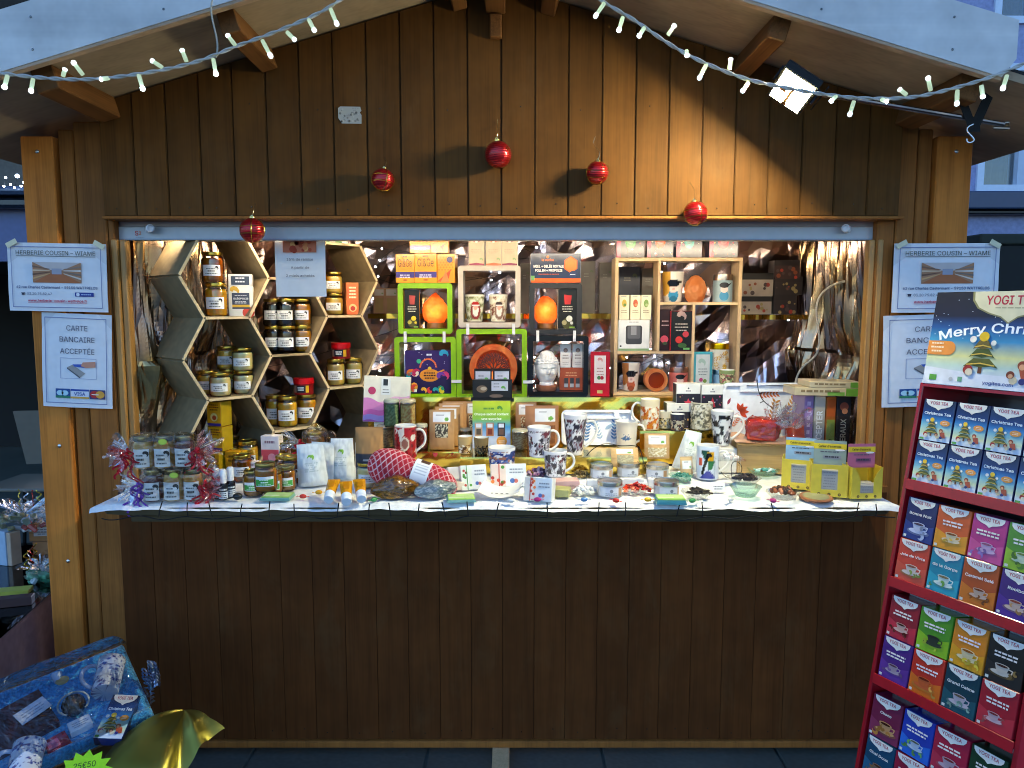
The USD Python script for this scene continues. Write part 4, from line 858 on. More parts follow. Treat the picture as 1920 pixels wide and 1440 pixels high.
# honey at the foot of the shelf
for px, py, kd, lab in ((438, 884, 'ambersmall', 'small amber jar directly right of the yellow box column'), (466, 884, 'yellow', 'tall yellow jar right behind the pink propolis boxes'), (434, 868, 'amber', 'amber jar behind the small amber jar at the foot of the honeycomb'),
                        (400, 868, 'dark', 'dark jar half hidden behind the yellow box column'), (534, 880, 'amber', 'amber jar between the propolis box and the white bags, left'), (556, 878, 'amber', 'amber jar behind the left white bag, middle'), (582, 876, 'orange', 'orange jar behind the left white bag, right'),
                        (418, 862, 'orange', 'orange jar at the back, behind the amber one right of the yellow column'), (486, 872, 'orange', 'orange jar behind the tall yellow jar and the propolis boxes'), (508, 868, 'amber', 'amber jar hidden behind the tall pink propolis box'), (524, 864, 'yellow', 'yellow jar at the back, right of the tall pink propolis box'),
                        (548, 904, 'ambersmall', 'small amber jar squeezed between the green-labelled pyramid and the left white bag'), (455, 900, 'ambersmall', 'small amber jar in front of the tall yellow jar'), (604, 872, 'amber', 'amber jar under the cellophane twist with the red bow')):
    jar_at(kd, px, py, ZC_ + .001, lab)
for px, py, dz, lab in ((476, 927, 0, 'green-labelled jar at the left front of its little pyramid'), (512, 925, 0, 'green-labelled jar at the middle front of the little pyramid'), (537, 918, 0, 'green-labelled jar at the right of the little pyramid'), (497, 921, .0785, 'green-labelled jar on top of the little pyramid')):
    jar_at('green', px, py, ZC_ + .001 + dz, lab, dy=0 if dz == 0 else .01)

# wrapped trios of jars
def trio(rect, z, label, ends, rcol, seed, tag_x):
    x0, y0, x1, y1 = rect; x, y = on((x0 + x1) / 2, y1, ZC_) ; z_ = z
    _, _, w, h = stY((x0, y0, x1, y1), y, None); h = .096
    t = Thing('honey_gift_pack', label, 'gift pack', (x, y + .035, z_), rz=.10)
    r = w / 6.1
    for k in range(3):
        u = t.part('lid', [(xf(lathe([(r * .9, h * .86), (r * .92, h * .87), (r * .92, h * .97), (r * .88, h), (0, h)], 28), ((k - 1) * 2.02 * r, 0, 0)), C('8a7a4a'))], 'metal', 40)
        t.part('honey', [(xf(lathe([(0, .002), (r * .9, .002), (r * .97, .01), (r * .97, h * .74), (r * .85, h * .84), (0, h * .85)], 28), ((k - 1) * 2.02 * r, 0, 0)), C(['a8762a', '4a1a08', 'b08a48'][(k + seed) % 3]))], 'honey', 40)
        t.part('label', [(trimesh.Trimesh(tm(m).vertices + ((k - 1) * 2.02 * r, 0, 0), tm(m).faces, process=False), c) for m, c in label_pieces(r + .0004, r * 1.7, h * .56, h * .06, seed + k)], 'paper', False)
    W_, D_ = w / 2 + .006, r + .005
    def wrap(u, v):
        a = u * 2 * math.pi; e = .35
        sx = np.sign(np.cos(a)) * np.abs(np.cos(a)) ** e; sy = np.sign(np.sin(a)) * np.abs(np.sin(a)) ** e
        tp = 1 - .10 * v ** 6; N = meshkit.noise(np.stack([np.cos(a) * 5, np.sin(a) * 5, v * 6], -1), seed) - .5
        return np.stack([sx * (W_ * tp + .005 * N), sy * (D_ * tp + .004 * N), .001 + (h + .004) * v + .003 * N * v], -1)
    t.part('wrap', [grid(73, 12, wrap), xf(grid(24, 8, lambda u, v: np.stack([(u - .5) * 2 * W_ * .9, (v - .5) * 2 * D_ * .9, h + .005 + .004 * np.sin(u * 19) * np.sin(v * 7 + u * 9)], -1)), (0, 0, 0))], 'cellophane', False)
    q = Print(-D_ - .0012); q.disc(tag_x * w, h * .86, .013, '9db83a', 1, 20, .009).disc(tag_x * w, h * .86, .010, 'b6d04a', 2, 20, .0065); t.part('sticker', q.p, 'card', False)
    for k, (s, m) in enumerate(ends):
        cello_twist(t, (s * (W_ + .004), -.01, h * .55), (s, -.2, .35), .045, .05, 'cellophane', seed + k); cello_twist(t, (s * (W_ + .004), -.012, h * .5), (s, -.3, -.35), .04, .04, m, seed + 5 + k, 'wrap_fold')
        ribbon_tie(t, (s * (W_ + .003), -.015, h * .55), rcol[k], .012, seed + k, .10)
trio((262, 893, 372, 944), ZC_ + .002, 'lower cellophane pack of three honey jars with a purple ribbon at the counter\'s left end', ((-1, 'cellophane'), (1, 'red_film')), ('6a3a9a', 'b8202a'), 1, .08)
trio((246, 893, 359, 944), ZC_ + .103, 'upper cellophane pack of three honey jars with red ribbons at the counter\'s left end', ((-1, 'red_film'), (1, 'red_film')), ('b01824', 'b8202a'), 2, .05)

# ================================================================== left half of the counter
def yel(q, w, h): q.rect(-w / 2 + .001, .001, w / 2 - .001, h - .001, 'e0a010').rect(-w / 2 + .001, h * .02, w / 2 - .001, h * .13, '4a2f8a', 2).disc(0, h * .38, w * .26, 'f0d890', 2).disc(w * .02, h * .36, w * .15, 'c8501a', 3).bars(-w * .35, w * .35, h * .86, 3, h * .1, h * .045, '7a3a10', 3, 2)
def yel2(q, w, h): q.rect(-w / 2 + .001, .001, w / 2 - .001, h - .001, 'dfa21a').bars(-w * .3, w * .3, h * .76, 2, h * .18, h * .08, '7a4a10', 6, 2).disc(0, h * .3, w * .2, 'f0d080', 2)
xk, yk, wk, hk_ = stand((394, 850, 415, 893), ZC_)
for k, (dx, dz, lab, de) in enumerate(((-.010, 0, 'lower left yellow syrup box in front of the honeycomb', yel2), (.058, 0, 'lower right yellow syrup box behind the spray bottles', yel2), (.004, .086, 'middle yellow syrup box with a purple band in the tall column', yel), (.003, .172, 'topmost yellow syrup box of the tall column', yel))):
    carton('syrup_box', lab, (xk + dx, yk, ZC_ + .002 + dz), .056, .056, .084, 'cf930f', rz=-.35 if k < 2 else -.30, deco=de, side='b0900c')
SP = None
for k, (px, py) in enumerate(((403, 937), (416, 939), (430, 934))):
    x, y = on(px, py, ZC_); lab = ['left', 'middle, foremost', 'right'][k] + ' white-capped dark spray bottle beside the wrapped honey jars'
    if SP is None:
        SP = Thing('spray_bottle', lab, 'spray bottle', (x, y + .014, ZC_ + .002), 0, 'white-capped spray bottles'); r = .0135
        SP.part('bottle', [(lathe([(0, 0), (r, 0), (r, .044), (r * .7, .05), (r * .6, .054)], 24), C('14161a'))], 'gloss', 40)
        SP.part('cap', [(lathe([(r * .72, .050), (r * .80, .052), (r * .78, .088), (r * .55, .092), (0, .092)], 24), C('e4e6ea'))], 'plastic', 40)
        q = Print(0).rect(-.016, .003, .016, .024, 'd6dbe2').rect(-.016, .025, .016, .036, '2a2e36').bars(-.012, .012, .018, 3, .006, .0026, '2a3440', 2, 2).bars(-.012, .012, .029, 1, .006, .004, 'e8e8e8', 3, 2)
        SP.part('label', curved(q.p, r), 'paper', False)
    else: dup(SP, lab, (x, y + .014, ZC_ + .002), rz=.3 * k)
x, y = on(446, 938, ZC_)
t = Thing('dropper', 'round black rubber cap lying at the counter\'s front left of the leaflet', 'cap', (x, y, ZC_ + .012)); t.part('bulb', [(xf(trimesh.creation.icosphere(2, .012), s=(1.2, 1, .9)), C('0c100e'))], 'plastic', True); t.part('pipette', [(tube([(-.012, 0, -.002), (-.04, -.01, -.009)], .002, 6), C('2a2e2a'))], 'plastic')
def prop(q, w, h): q.rect(-w / 2 + .001, .001, w / 2 - .001, h * .62, 'd8505a').bars(-w * .3, w * .3, h * .8, 1, 1, h * .07, '90707a', 3, 2).disc(w * .1, h * .4, w * .22, 'f0a0a4', 2).bars(-w * .35, w * .35, h * .2, 2, h * .09, h * .04, 'f8dcdc', 5, 2)
boxstand('propolis_box', 'tall white-topped pink propolis box among the honey jars', (490, 818, 525, 884), ZC_ + .002, .04, 'e4dcda', deco=prop, rz=-.1, top='f0eceb')
boxstand('propolis_box', 'short white and pink propolis box left of the green-labelled jars', (462, 866, 482, 900), ZC_ + .002, .03, 'e6dcdc', deco=prop)
def flyer(name, label, rect, cols, rz=0, h=.010):
    x0, y0, x1, y1 = rect; x, y = on((x0 + x1) / 2, y1, ZC_); xb, yb = on((x0 + x1) / 2, y0, ZC_ + h); w = (x1 - x0) * depth(x, y, ZC_) / FPX; d = max(yb - y, .02)
    t = Thing(name, label, 'leaflet', (x, y, ZC_ + .004), rz, 'green and teal leaflet stacks')
    for k in range(5): t.part('sheet', [(bx(-w / 2 + .0012 * k, w / 2 - .0009 * k, .0008 * k, d, k * h / 5, (k + .85) * h / 5), C(cols[min(k * len(cols) // 5, len(cols) - 1)]))], 'card', False)
    t.part('top_print', [(bx(-w / 2 + .006, w / 2 - .006, .012, d - .008, h * .97, h + .0005), C(cols[-1] * .8 + .15)), (bx(-w / 2 + .006, w * .1, d * .3, d * .36, h + .0007, h + .001), C('e8ecd8'))], 'card', False)
flyer('leaflet_stack', 'leaflet stack in front of the green-labelled honey jars', (486, 925, 543, 941), [C('79b0a4'), C('86b8a8'), C('9cc454')])
flyer('leaflet_stack', 'leaflet stack in front of the red patterned cushion', (838, 928, 893, 945), [C('8ab8ae'), C('9cc4b4'), C('a0cc5a')], .12)
flyer('leaflet_stack', 'leaflet stack in front of the rightmost low round tin', (1231, 929, 1288, 949), [C('4c98a0'), C('5aa4a8'), C('98c850')], -.05, .016)

def whitebag(u, v):
    c = base_col('d6dad8', len(u)); N = meshkit.noise(np.stack([u * 14, v * 5, 0 * u], -1), 8); c *= (1 - .10 * (N > .62))[:, None]
    g = (((u - .52) / .13) ** 2 + ((v - .70) / .065) ** 2 < 1) & ~(((u - .46) / .11) ** 2 + ((v - .655) / .045) ** 2 < 1); c[g] = C('6fa62a')
    for k in range(7):
        b = (np.abs(v - (.56 - k * .045)) < .008) & (u > .26 + .04 * (k % 3)) & (u < .76 - .05 * (k % 2)) & (meshkit.noise(np.stack([u * 30, v * 0 + k, 0 * u], -1), 2) > .35); c[b] = C('aab4b0')
    return c
def bag_at(label, rect, zs, d, rz=0, rx=0, ry=0, fn=whitebag, name='herb_bag', m='paper', cat='bag', group=None, Y=None, **k):
    if Y is None: x, y, w, h = stand(rect, zs)
    else: x, _, w, h = stY(rect, Y, zs); y = Y
    return pouch(name, label, (x, y + d / 2, zs + .001), w, h, d, fn, rz=rz, rx=rx, ry=ry, m=m, cat=cat, group=group, **k)
bag_at('left white paper bag with a green leaf, slumped among the honey jars', (555, 838, 612, 916), ZC_, .06, rz=.12, rx=-.12, ry=-.08, taper=.86)
bag_at('second white paper bag peeping out behind the left leaf bag', (572, 835, 622, 908), ZC_, .05, rz=-.05, rx=-.10, ry=.05, Y=.0, taper=.86)
bag_at('right white paper bag with a green leaf, upright beside the dark-labelled kraft bag', (611, 828, 664, 905), ZC_, .06, rz=-.06, rx=-.14, ry=-.02, taper=.80)
bag_at('white paper bag with a green leaf leaning on the golden step at the right', (1262, 812, 1312, 886), ZC_, .06, rz=-.15, rx=-.12, ry=.22, taper=.6)
def twist(t, c, r=.05): cello_twist(t, c, (-.8, -.3, .5), .05, r, 'cellophane', 3)
x, y = on(600, 845, ZC_)
t = Thing('wrapped_jar', 'cellophane-wrapped honey jar with a red bow behind the white bags', 'gift pack', (on(628, 862, ZC_)[0], .12, ZC_ + .07))
make_jar(t, .034, .085, 'a8641a', seed=4)
t.part('wrap', [grid(41, 14, lambda u, v: np.stack([np.sin(u * 6.283) * (.04 + .006 * np.sin(u * 40)) * (1 - .85 * np.clip((v - .75) * 4, 0, 1)), -np.cos(u * 6.283) * (.04 + .006 * np.sin(u * 33)) * (1 - .85 * np.clip((v - .75) * 4, 0, 1)), v * .115], -1))], 'cellophane', False)
cello_twist(t, (-.055, -.01, .05), (-1, -.2, .25), .05, .036, 'cellophane', 4); ribbon_tie(t, (-.05, -.014, .05), 'c01a2c', .014, 5, .05)
t.part('wrap_tail', [grid(30, 8, lambda u, v: np.stack([.02 + .07 * u, -.03 + .05 * v + .01 * np.sin(u * 12), .085 + .02 * np.sin(u * 9 + v * 4) - .04 * u], -1))], 'cellophane', False)
TB = None
for k, (px0, py0, px1, py1) in enumerate(((616, 940, 640, 905), (650, 944, 648, 908), (678, 939, 668, 902))):
    a = np.array(on(px0, py0, ZC_ + .012)); b_ = np.array(on(px1, py1, ZC_ + .012)); d = b_ - a; L = .105; an = math.atan2(d[1], d[0]) - math.pi / 2
    lab = ['leftmost orange cream tube lying cap forward at the counter edge', 'middle orange cream tube lying cap forward at the counter edge', 'rightmost orange cream tube lying cap forward at the counter edge'][k]
    if TB is None:
        TB = Thing('cream_tube', lab, 'tube', (a[0], a[1], ZC_ + .016), an, 'orange cream tubes', rx=.38)
        def tb(u, v): a_ = u * 2 * math.pi; rr = .0155; sq = np.clip(1 - v, 0, 1) ** .8; return np.stack([np.cos(a_) * rr * (1 + .25 * v), .03 + .08 * v, np.sin(a_) * rr * (.06 + .94 * sq) - .004 * v], -1)
        TB.part('tube', [(grid(33, 12, tb), C('d8940c'))], 'gloss', True)
        TB.part('cap', [(xf(lathe([(0, 0), (.0135, 0), (.0145, .002), (.0155, .030), (0, .030)], 26), (0, 0.0, 0), rx=-math.pi / 2), C('dfe6ee'))], 'plastic', 40)
        TB.part('print', [(bx(-.008, .008, .05, .085, .0125, .0131), C('b8760a'))], 'gloss', False)
    else: dup(TB, lab, (a[0], a[1], ZC_ + .016), an, rx=.38)
def dkraft(u, v):
    c = kraft(u, v, False, winrect=None, body='a97a45'); k = v < .56; c[k] = C('232733'); c[v < .10] = C('c08a3a')
    for j, z in enumerate((.46, .38, .30, .24)): c[(np.abs(v - z) < .016) & (u > .3) & (u < .7 - .06 * j)] = C('8a909c')
    return c
bag_at('brown paper bag with a dark blue label standing left of the red cushion', (664, 806, 716, 902), ZC_, .05, fn=dkraft, rx=-.06, rz=.06, name='kraft_bag', Y=-.06)
# red cushion with its paper sleeve
ca, cb = np.array(on(690, 880, ZC_)), np.array(on(850, 925, ZC_))
t = Thing('cushion', 'red cushion with a white scale pattern and a white paper sleeve, lying on the counter', 'cushion', (on(772, 925, ZC_)[0], -.10, ZC_ + .052), rz=-.10, ry=.30)
def cush(u, v):
    s = (u - .5) * 2; a = v * 2 * math.pi; L = .148
    rad = .058 * (1 - np.abs(s) ** 3.2) ** .5 * (1 - .20 * np.exp(-(s / .28) ** 2)) + .002
    return np.stack([s * L, -np.cos(a) * rad * .85, np.sin(a) * rad * (1.05 - .15 * s)], -1)
u, v = np.meshgrid(np.linspace(0, 1, 150), np.linspace(0, 1, 110), indexing='ij'); uu, vv = u.ravel(), v.ravel()
c = base_col('b01c30', len(uu)); A = (uu * 15 + vv * 11) % 1; B = (uu * 15 - vv * 11) % 1
c[(A < .12) | (B < .12)] = C('d6b4b8'); c[((A > .42) & (A < .5) & (B > .3) & (B < .8)) | ((B > .42) & (B < .5) & (A > .3) & (A < .8))] = C('8e1424')
t.part('cover', [(grid(150, 110, cush), c)], 'fabric', True)
def slv(u, v): s = -.16 + .36 * u; a = (v * 1.15 - .09) * math.pi; rad = .0525; return np.stack([.148 * (s + .16), -np.cos(a) * rad * .93 - 0, np.sin(a) * rad * 1.08], -1)
u, v = np.meshgrid(np.linspace(0, 1, 40), np.linspace(0, 1, 60), indexing='ij'); uu, vv = u.ravel(), v.ravel(); c = base_col('d8dae0', len(uu))
c[(uu > .30) & (uu < .85) & (vv > .42) & (vv < .60) & (uu - vv < .2 + .2)] = C('4a2e22'); c[(uu > .2) & (uu < .8) & (vv > .60) & (vv < .64)] = C('b89a60')
for z in (.36, .31, .26, .21): c[(np.abs(vv - z) < .01) & (uu > .15) & (uu < .85)] = C('a0a8ba')
t.part('sleeve', [(grid(40, 60, slv), c)], 'paper', True)
# amber bean bag, grey label bag
def lump(label, px, py, w, h, d, col, spots, seed, name='sweet_bag'):
    x, y = on(px, py, ZC_); t = Thing(name, label, 'bag', (x, y + d / 2, ZC_ + h * .5), rz=seed * .1)
    m = trimesh.creation.icosphere(4, 1.0); V = m.vertices.copy(); N = meshkit.fbm(V * 2.2 + seed, 3, seed) - .5; N2 = meshkit.noise(V * 9 + seed, seed)
    ex_ = 1 + .45 * np.abs(V[:, 0]) ** 5; V = V * (1 + .35 * N)[:, None]; V[:, 0] *= ex_; V[:, 2] = np.where(V[:, 2] < -.75, -.75, V[:, 2]); V *= (w / 2.4, d / 2, h / 1.7)
    c = base_col(col, len(V)); c[N2 > .6] = C(spots); m = trimesh.Trimesh(V, m.faces, process=False)
    t.part('filling', [(m, c)], 'wrapper', True); m2 = m.copy(); m2.vertices = m2.vertices * 1.04 + .001; t.part('film', [m2], 'cellophane', True)
lump('clear bag of amber-brown sweets lying in front of the red cushion', 738, 940, .125, .062, .07, '8a5c10', '5a3a08', 3)
lump('clear bag with grey-blue sachets lying beneath the end of the red cushion', 815, 938, .115, .050, .06, '7e8a8e', 'b8bcb8', 5)

# stacked jars and the red mugs
def gjar(label, rect, zs, cont, spots, lid='b0a890', Y=None):
    x0, y0, x1, y1 = rect
    if Y is None: x, y, w, h = stand(rect, zs)
    else: x, _, w, h = stY(rect, Y, zs); y = Y
    r = w / 2; t = Thing('tea_jar', label, 'jar', (x, y + r, zs), group='clip jars of loose tea')
    n = lambda th, z, v: np.where((meshkit.noise(v * 220, 3) > .55)[:, None], C(spots), C(cont))
    b_, c_ = lathe_col([(0, .004), (r * .9, .004)] + [(r * .92, k) for k in np.linspace(.006, h * .8, 14)] + [(0, h * .8)], n, 40)
    t.part('contents', [(b_, c_)], 'stone', True)
    t.part('glass', [lathe([(0, 0), (r * .94, 0), (r, .005), (r, h * .82), (r * .9, h * .88)], 32)], 'glass', 50)
    t.part('lid', [(lathe([(r * .9, h * .87), (r * 1.0, h * .88), (r * 1.0, h * .93), (r * .9, h * .98), (0, h)], 28), C(lid))], 'glass' if lid is None else 'gloss', 40)
    t.part('wire', [(xf(trimesh.creation.torus(r * .97, .0012, 30, 6), (0, 0, h * .86)), C('c0c0c0'))], 'metal'); return t
gjar('glass jar of green tea, left of the pair above the red mug', (717, 749, 747, 800), S0 + .085, '5a7048', '7f9468', '9aa08c', Y=.27)
gjar('glass jar of pale tea, right of the pair above the red mug', (748, 749, 778, 800), S0 + .085, 'c0a868', 'b07a40', 'b8a888', Y=.27)
gjar('glass jar of dried flowers below the green tea jar', (704, 797, 736, 846), S0, 'a89068', '7a5a3a', Y=.30)
gjar('glass jar of dried red petals right of the red mug', (777, 795, 801, 846), S0, 'a03024', 'c86a4a', Y=.27)
def redmug(th, z, v):
    c = base_col('a01c24', len(th)); N = meshkit.fbm(np.stack([np.sin(th) * 2.4, np.cos(th) * 2.4, z * 40], -1), 3, 6); c[N > .64] = C('d8cfc4'); c[N < .40] = C('701018')
    k = ((th + .1) / .42) ** 2 + ((z - .055) / .025) ** 2 < 1; c[k] = C('d0c4b4'); k = ((th + .1) / .30) ** 2 + ((z - .055) / .018) ** 2 < 1; c[k] = C('8a5a50'); c[z > .95 * z.max()] = C('e2dcd0'); return c
mug_at('mug', 'red mug printed with a pale cat below the stacked tea jars', (737, 800, 779, 862), ZC_ + .05, redmug, handle='r')
MM = {'red': pat('a81c2c', ['d86a5a', 'e8c8b0'], 1, (3, 90), .008, .03), 'orange': pat('d89010', ['b83a0c', 'e8d8b0'], 4, (3, 80), .01), 'animal': pat('b89a68', ['5a3a20', 'e6dcc8', '8a6038'], 9, (2.4, 80), .004, .034), 'cheetah': pat('7a6440', ['14100c', '2a2018'], 3, (5, 130), None, .034),
      'blue': pat('c8cad0', ['20346e', '4860a0', '8a5a4a'], 5, (2.6, 60), .003, .066)}
for nm, rect, zs, lab in (('red', (803, 849, 830, 878), ZC_, 'red espresso cup at the front of the low golden step'), ('orange', (833, 849, 861, 878), ZC_, 'orange and yellow espresso cup beside the red one'), ('animal', (857, 820, 886, 853), S0 + .001, 'espresso cup with a brown dog picture below the clip jar'), ('cheetah', (888, 822, 916, 854), S0 + .001, 'espresso cup with a dark cheetah coat under the lime sign')):
    mug_at('espresso_cup', lab, rect, zs, MM[nm], handle=None, taper=.88, group='espresso cups')
mug_at('mug', 'wide white mug with blue and brown butterflies below the lime sign', (914, 843, 967, 884), ZC_ + .02, MM['blue'], handle=None, taper=.9)
gjar('small round clip jar between the kraft pouches and the lime sign', (861, 804, 884, 838), S0 + .001, 'b08850', '8a6038', Y=.33)
# kraft pouches
for k, (rect, Y, lab) in enumerate((((804, 772, 851, 850), .26, 'foremost brown pouch with a dark window in the left row'), ((815, 766, 862, 846), .33, 'second brown pouch in the left row'), ((822, 760, 868, 846), .39, 'third brown pouch in the left row'), ((829, 756, 874, 846), .45, 'rearmost brown pouch in the left row, under the green cubes'))):
    bag_at(lab, rect, S0 + .001, .035, fn=lambda u, v, k=k: kraft(u, v, True, '3a342c', body=['ae8456', 'b0824e', 'b4875a', 'a87c50'][k]), name='tea_pouch', cat='pouch', Y=Y, rx=-.06, pinch_b=.6, group='brown tea pouches')
bag_at('brown pouch with dark tea behind the lime sign, left', (872, 756, 900, 846), S0 + .001, .03, fn=lambda u, v: kraft(u, v, True, '2a221a', body='a07a56'), name='tea_pouch', Y=.47, rx=-.05)
bag_at('tall brown pouch standing right of the lime sign', (985, 764, 1048, 862), S0 + .001, .04, fn=lambda u, v: kraft(u, v, True, '6a3c22', (.1, .9, .05, .52), (.3, .9, .62, .94), '7a4a2a', '9c6a48'), name='tea_pouch', Y=.33, rx=-.05, pinch_b=.6)
bag_at('brown pouch half hidden behind the tall one right of the lime sign', (967, 758, 1006, 852), S0 + .001, .03, fn=lambda u, v: kraft(u, v, True, '7a4e30', body='a87c58'), name='tea_pouch', Y=.42, rx=-.05)
bag_at('brown pouch with a pale nut window right of the herb mug', (1210, 816, 1257, 874), ZC_ + .04, .03, fn=lambda u, v: kraft(u, v, True, 'c0a878', (.12, .88, .08, .46), (.15, .85, .6, .94), 'e6dcc0', 'c49a66'), name='tea_pouch', Y=.20, rx=-.06, pinch_b=.6)
bag_at('brown pouch with a pale window under the white herb mug', (1148, 842, 1200, 874), ZC_ + .03, .03, fn=lambda u, v: kraft(u, v, True, '948a70', (.2, .8, .1, .6), (.2, .8, .66, .96), 'b0a888', 'c8a06a'), name='tea_pouch', Y=.11, rx=-.5, pinch_b=.6)
gjar('round clip jar with a paper tag between the tall pouch and the first face mug', (960, 806, 990, 855), S0 + .001, 'a07a54', 'c8b088', Y=.25)
# lime sign
x, z, w, h = stY((886, 752, 957, 848), .30, S0 + .001)
t = Thing('shelf_sign', 'lime green card sign about surprise sachets standing before the cube shelves', 'sign', (x, .30, S0 + .001), rx=-.05)
t.part('card', [(bx(-w / 2, w / 2, 0, .004, 0, h), C('c8d0e0'))], 'card', False)
q = Print(0).grad(-w / 2, w / 2, [0, h * .18, h * .45, h * .62, h], ['a8b8e0', 'c0cce6', '3a8ac0', '7fb23a', 'b8c81e']).poly(leaf(w * .22, h * .84, h * .06), '4f8a2a', 2).bars(-w * .25, w * .12, h * .82, 1, 1, h * .035, '5a8a2a', 2, 2)
q.txt('Chaque sachet contient', h * .045, 0, h * .70, 'f4f8e0', 2, w * .9, True).txt('une surprise', h * .05, 0, h * .60, 'f4f8e0', 2, w * .52, True)
for k, (c1, c2) in enumerate((('b89878', '5a4a3a'), ('b07048', '7a3018'), ('3a3438', '6a4a3a'))):
    xx = -w * .34 + k * w * .30; q.rect(xx - w * .1, h * .26, xx + w * .1, h * .54, c1, 2).rect(xx - w * .07, h * .44, xx + w * .07, h * .52, 'd8d8e0', 3).rect(xx - w * .06, h * .29, xx + w * .06, h * .41, c2, 3)
q.disc(w * .27, h * .15, w * .14, 'e09a3a', 3).bars(w * .18, w * .36, h * .15, 2, h * .04, h * .015, 'f8e8d0', 1, 4)
t.part('print', q.p, 'card', False)
# sachet cartons in the middle of the counter
def sach(col, st, leafy):
    def f(q, w, h):
        q.rect(-w / 2 + .001, .001, -w * .08, h - .001, col)
        qq = random.Random(int(w * 1e5))
        for k in range(7): q.disc(qq.uniform(-w * .46, -w * .12), qq.uniform(.08, .92) * h, w * .05, qq.choice(leafy), 2)
        q.line([(-w * .27, 0), (-w * .27, h)], w * .03, st, 3).bars(w * .02, w * .42, h * .72, 2, h * .14, h * .06, '8a8f98', 3, 2).disc(w * .1, h * .25, w * .07, '4a6aa8', 2).disc(w * .2, h * .24, w * .06, 'c86a5a', 2)
    return f
GREENS, ORS = ['3a7a2a', '8a2a2a', '5a9a3a', 'c8483a'], ['d8481a', 'e87a2a', 'c03018', '4a8a2a']
boxstand('sachet_box', 'white carton with a green leaf stripe right of the red cushion', (866, 872, 916, 918), ZC_ + .002, .03, 'd8d8d6', rz=.30, rx=-.35, deco=sach('d8dccc', '4a8a3a', GREENS))
boxstand('sachet_box', 'white carton with an orange tulip stripe below the butterfly mug', (921, 870, 988, 912), ZC_ + .002, .03, 'dcdcda', rz=.10, rx=-.35, deco=sach('e0c8b8', 'c8401a', ORS))
boxstand('sachet_box', 'white carton with orange bands lying at the front right of the paper slip', (980, 896, 1034, 940), ZC_ + .002, .05, 'd8dadc', rz=-.28, rx=-.25, deco=sach('e0d0c0', 'b83a1a', ORS))
boxstand('sachet_box', 'small white soap carton behind the green-striped carton', (840, 876, 878, 905), ZC_ + .002, .03, 'dedcd8', rz=.2, rx=-.2)
x, y = on(934, 940, ZC_)
t = Thing('paper_slip', 'curling white paper slip lying at the counter\'s front centre', 'paper', (x, y, ZC_ + .004), rz=-.15)
t.part('sheet', [(grid(16, 12, lambda u, v: np.stack([(u - .5) * .125, v * .11, .006 + .020 * (u - .5) ** 2 * 4 + .008 * v], -1)), C('dcdcda'))], 'paper', True)
t.part('print', [(xf(bx(-.03 + .016 * k, -.022 + .016 * k, .030, .036, .0105, .0110), rx=.04), C('5a5a60')) for k in range(4)], 'paper', False)
# brooms of dried flowers
def heap(name, label, px, py, w, d, h, cols, n, size, seed, zs=ZC_, shape='ball', cat='sweets', m='gloss', off=.0):
    q = np.random.default_rng(seed); x, y = on(px, py, zs); ps = []
    for k in range(n):
        a, rr = q.uniform(0, 6.28), math.sqrt(q.uniform(0, 1)); p = np.array([rr * math.cos(a) * w / 2, rr * math.sin(a) * d / 2, off + (1 - rr ** 2) * h * q.uniform(.3, 1) + size * .5]); c = C(cols[q.integers(len(cols))])
        if shape == 'ball': b_ = trimesh.creation.icosphere(1, size); b_.vertices *= q.uniform(.7, 1.15, 3)
        elif shape == 'stick': b_ = tm(tube([(-size * 2, 0, 0), (size * 2, 0, 0)], size * .45, 6))
        else: b_ = tm(bx(-size, size, -size * .6, size * .6, -size * .3, size * .3, size * .15))
        ps.append((xf(b_, p, rx=q.uniform(-.6, .6), ry=q.uniform(-.6, .6), rz=q.uniform(0, 6.28)), c))
    return single(name, [(trimesh.Trimesh(tm(b_).vertices + (x, y + d / 2, zs), tm(b_).faces, process=False), c) for b_, c in ps], m, label, cat, kind='stuff', smooth=True if shape == 'ball' else 40)
heap('dried_flowers', 'small heap of dried violet flowers left of the lower face mug', 1011, 893, .09, .05, .022, ['8a5a78', 'a87a94', '5a3a50', 'c0a0b0'], 60, .006, 3, cat='dried flowers', m='stone')
heap('dried_flowers', 'small heap of brown dried petals between the lower face mug and the tins', 1090, 897, .06, .05, .022, ['5a4426', '7a6236', '4a3a1e', '8a7444'], 50, .006, 4, cat='dried flowers', m='stone', shape='chip')
boxstand('sweet_packet', 'pale pink sweet packet lying below the lower face mug', (1038, 902, 1087, 922), ZC_ + .002, .05, 'd8aaa2', rz=.1)

boxstand('window_box', 'flat kraft tray box with a clear window below the clip jar and the lime sign', (862, 850, 914, 882), ZC_ + .002, .04, 'b89468', rz=-.1, rx=-.3, deco=lambda q, w, h: q.rect(-w * .36, h * .2, w * .36, h * .8, '8a6a2a'))
boxstand('sample_sachet', 'olive sample sachet lying left of the white almond dish', (1026, 918, 1066, 932), ZC_ + .002, .05, 'a8a468', rz=-.25)
boxstand('sample_sachet', 'cream sample sachet between the grey sachet bag and the green-striped carton', (838, 905, 872, 920), ZC_ + .002, .05, 'd8cfb8', rz=.3)
jar('creamlow', (*on(690, 912, ZC_), ZC_ + .001), 'small cream jar between the kraft bag and the amber sweet bag', .1)
jar('ambersmall', (*on(535, 902, ZC_), ZC_ + .001), 'small amber jar directly behind the right end of the green-labelled pyramid', .1)
boxstand('price_card', 'small white price card leaning on the front silver tin', (1190, 905, 1214, 921), ZC_ + .002, .002, 'e0dedc', rx=-.3, deco=lambda q, w, h: q.bars(-w * .35, w * .35, h * .5, 2, h * .25, h * .1, '6a6a70', 3))
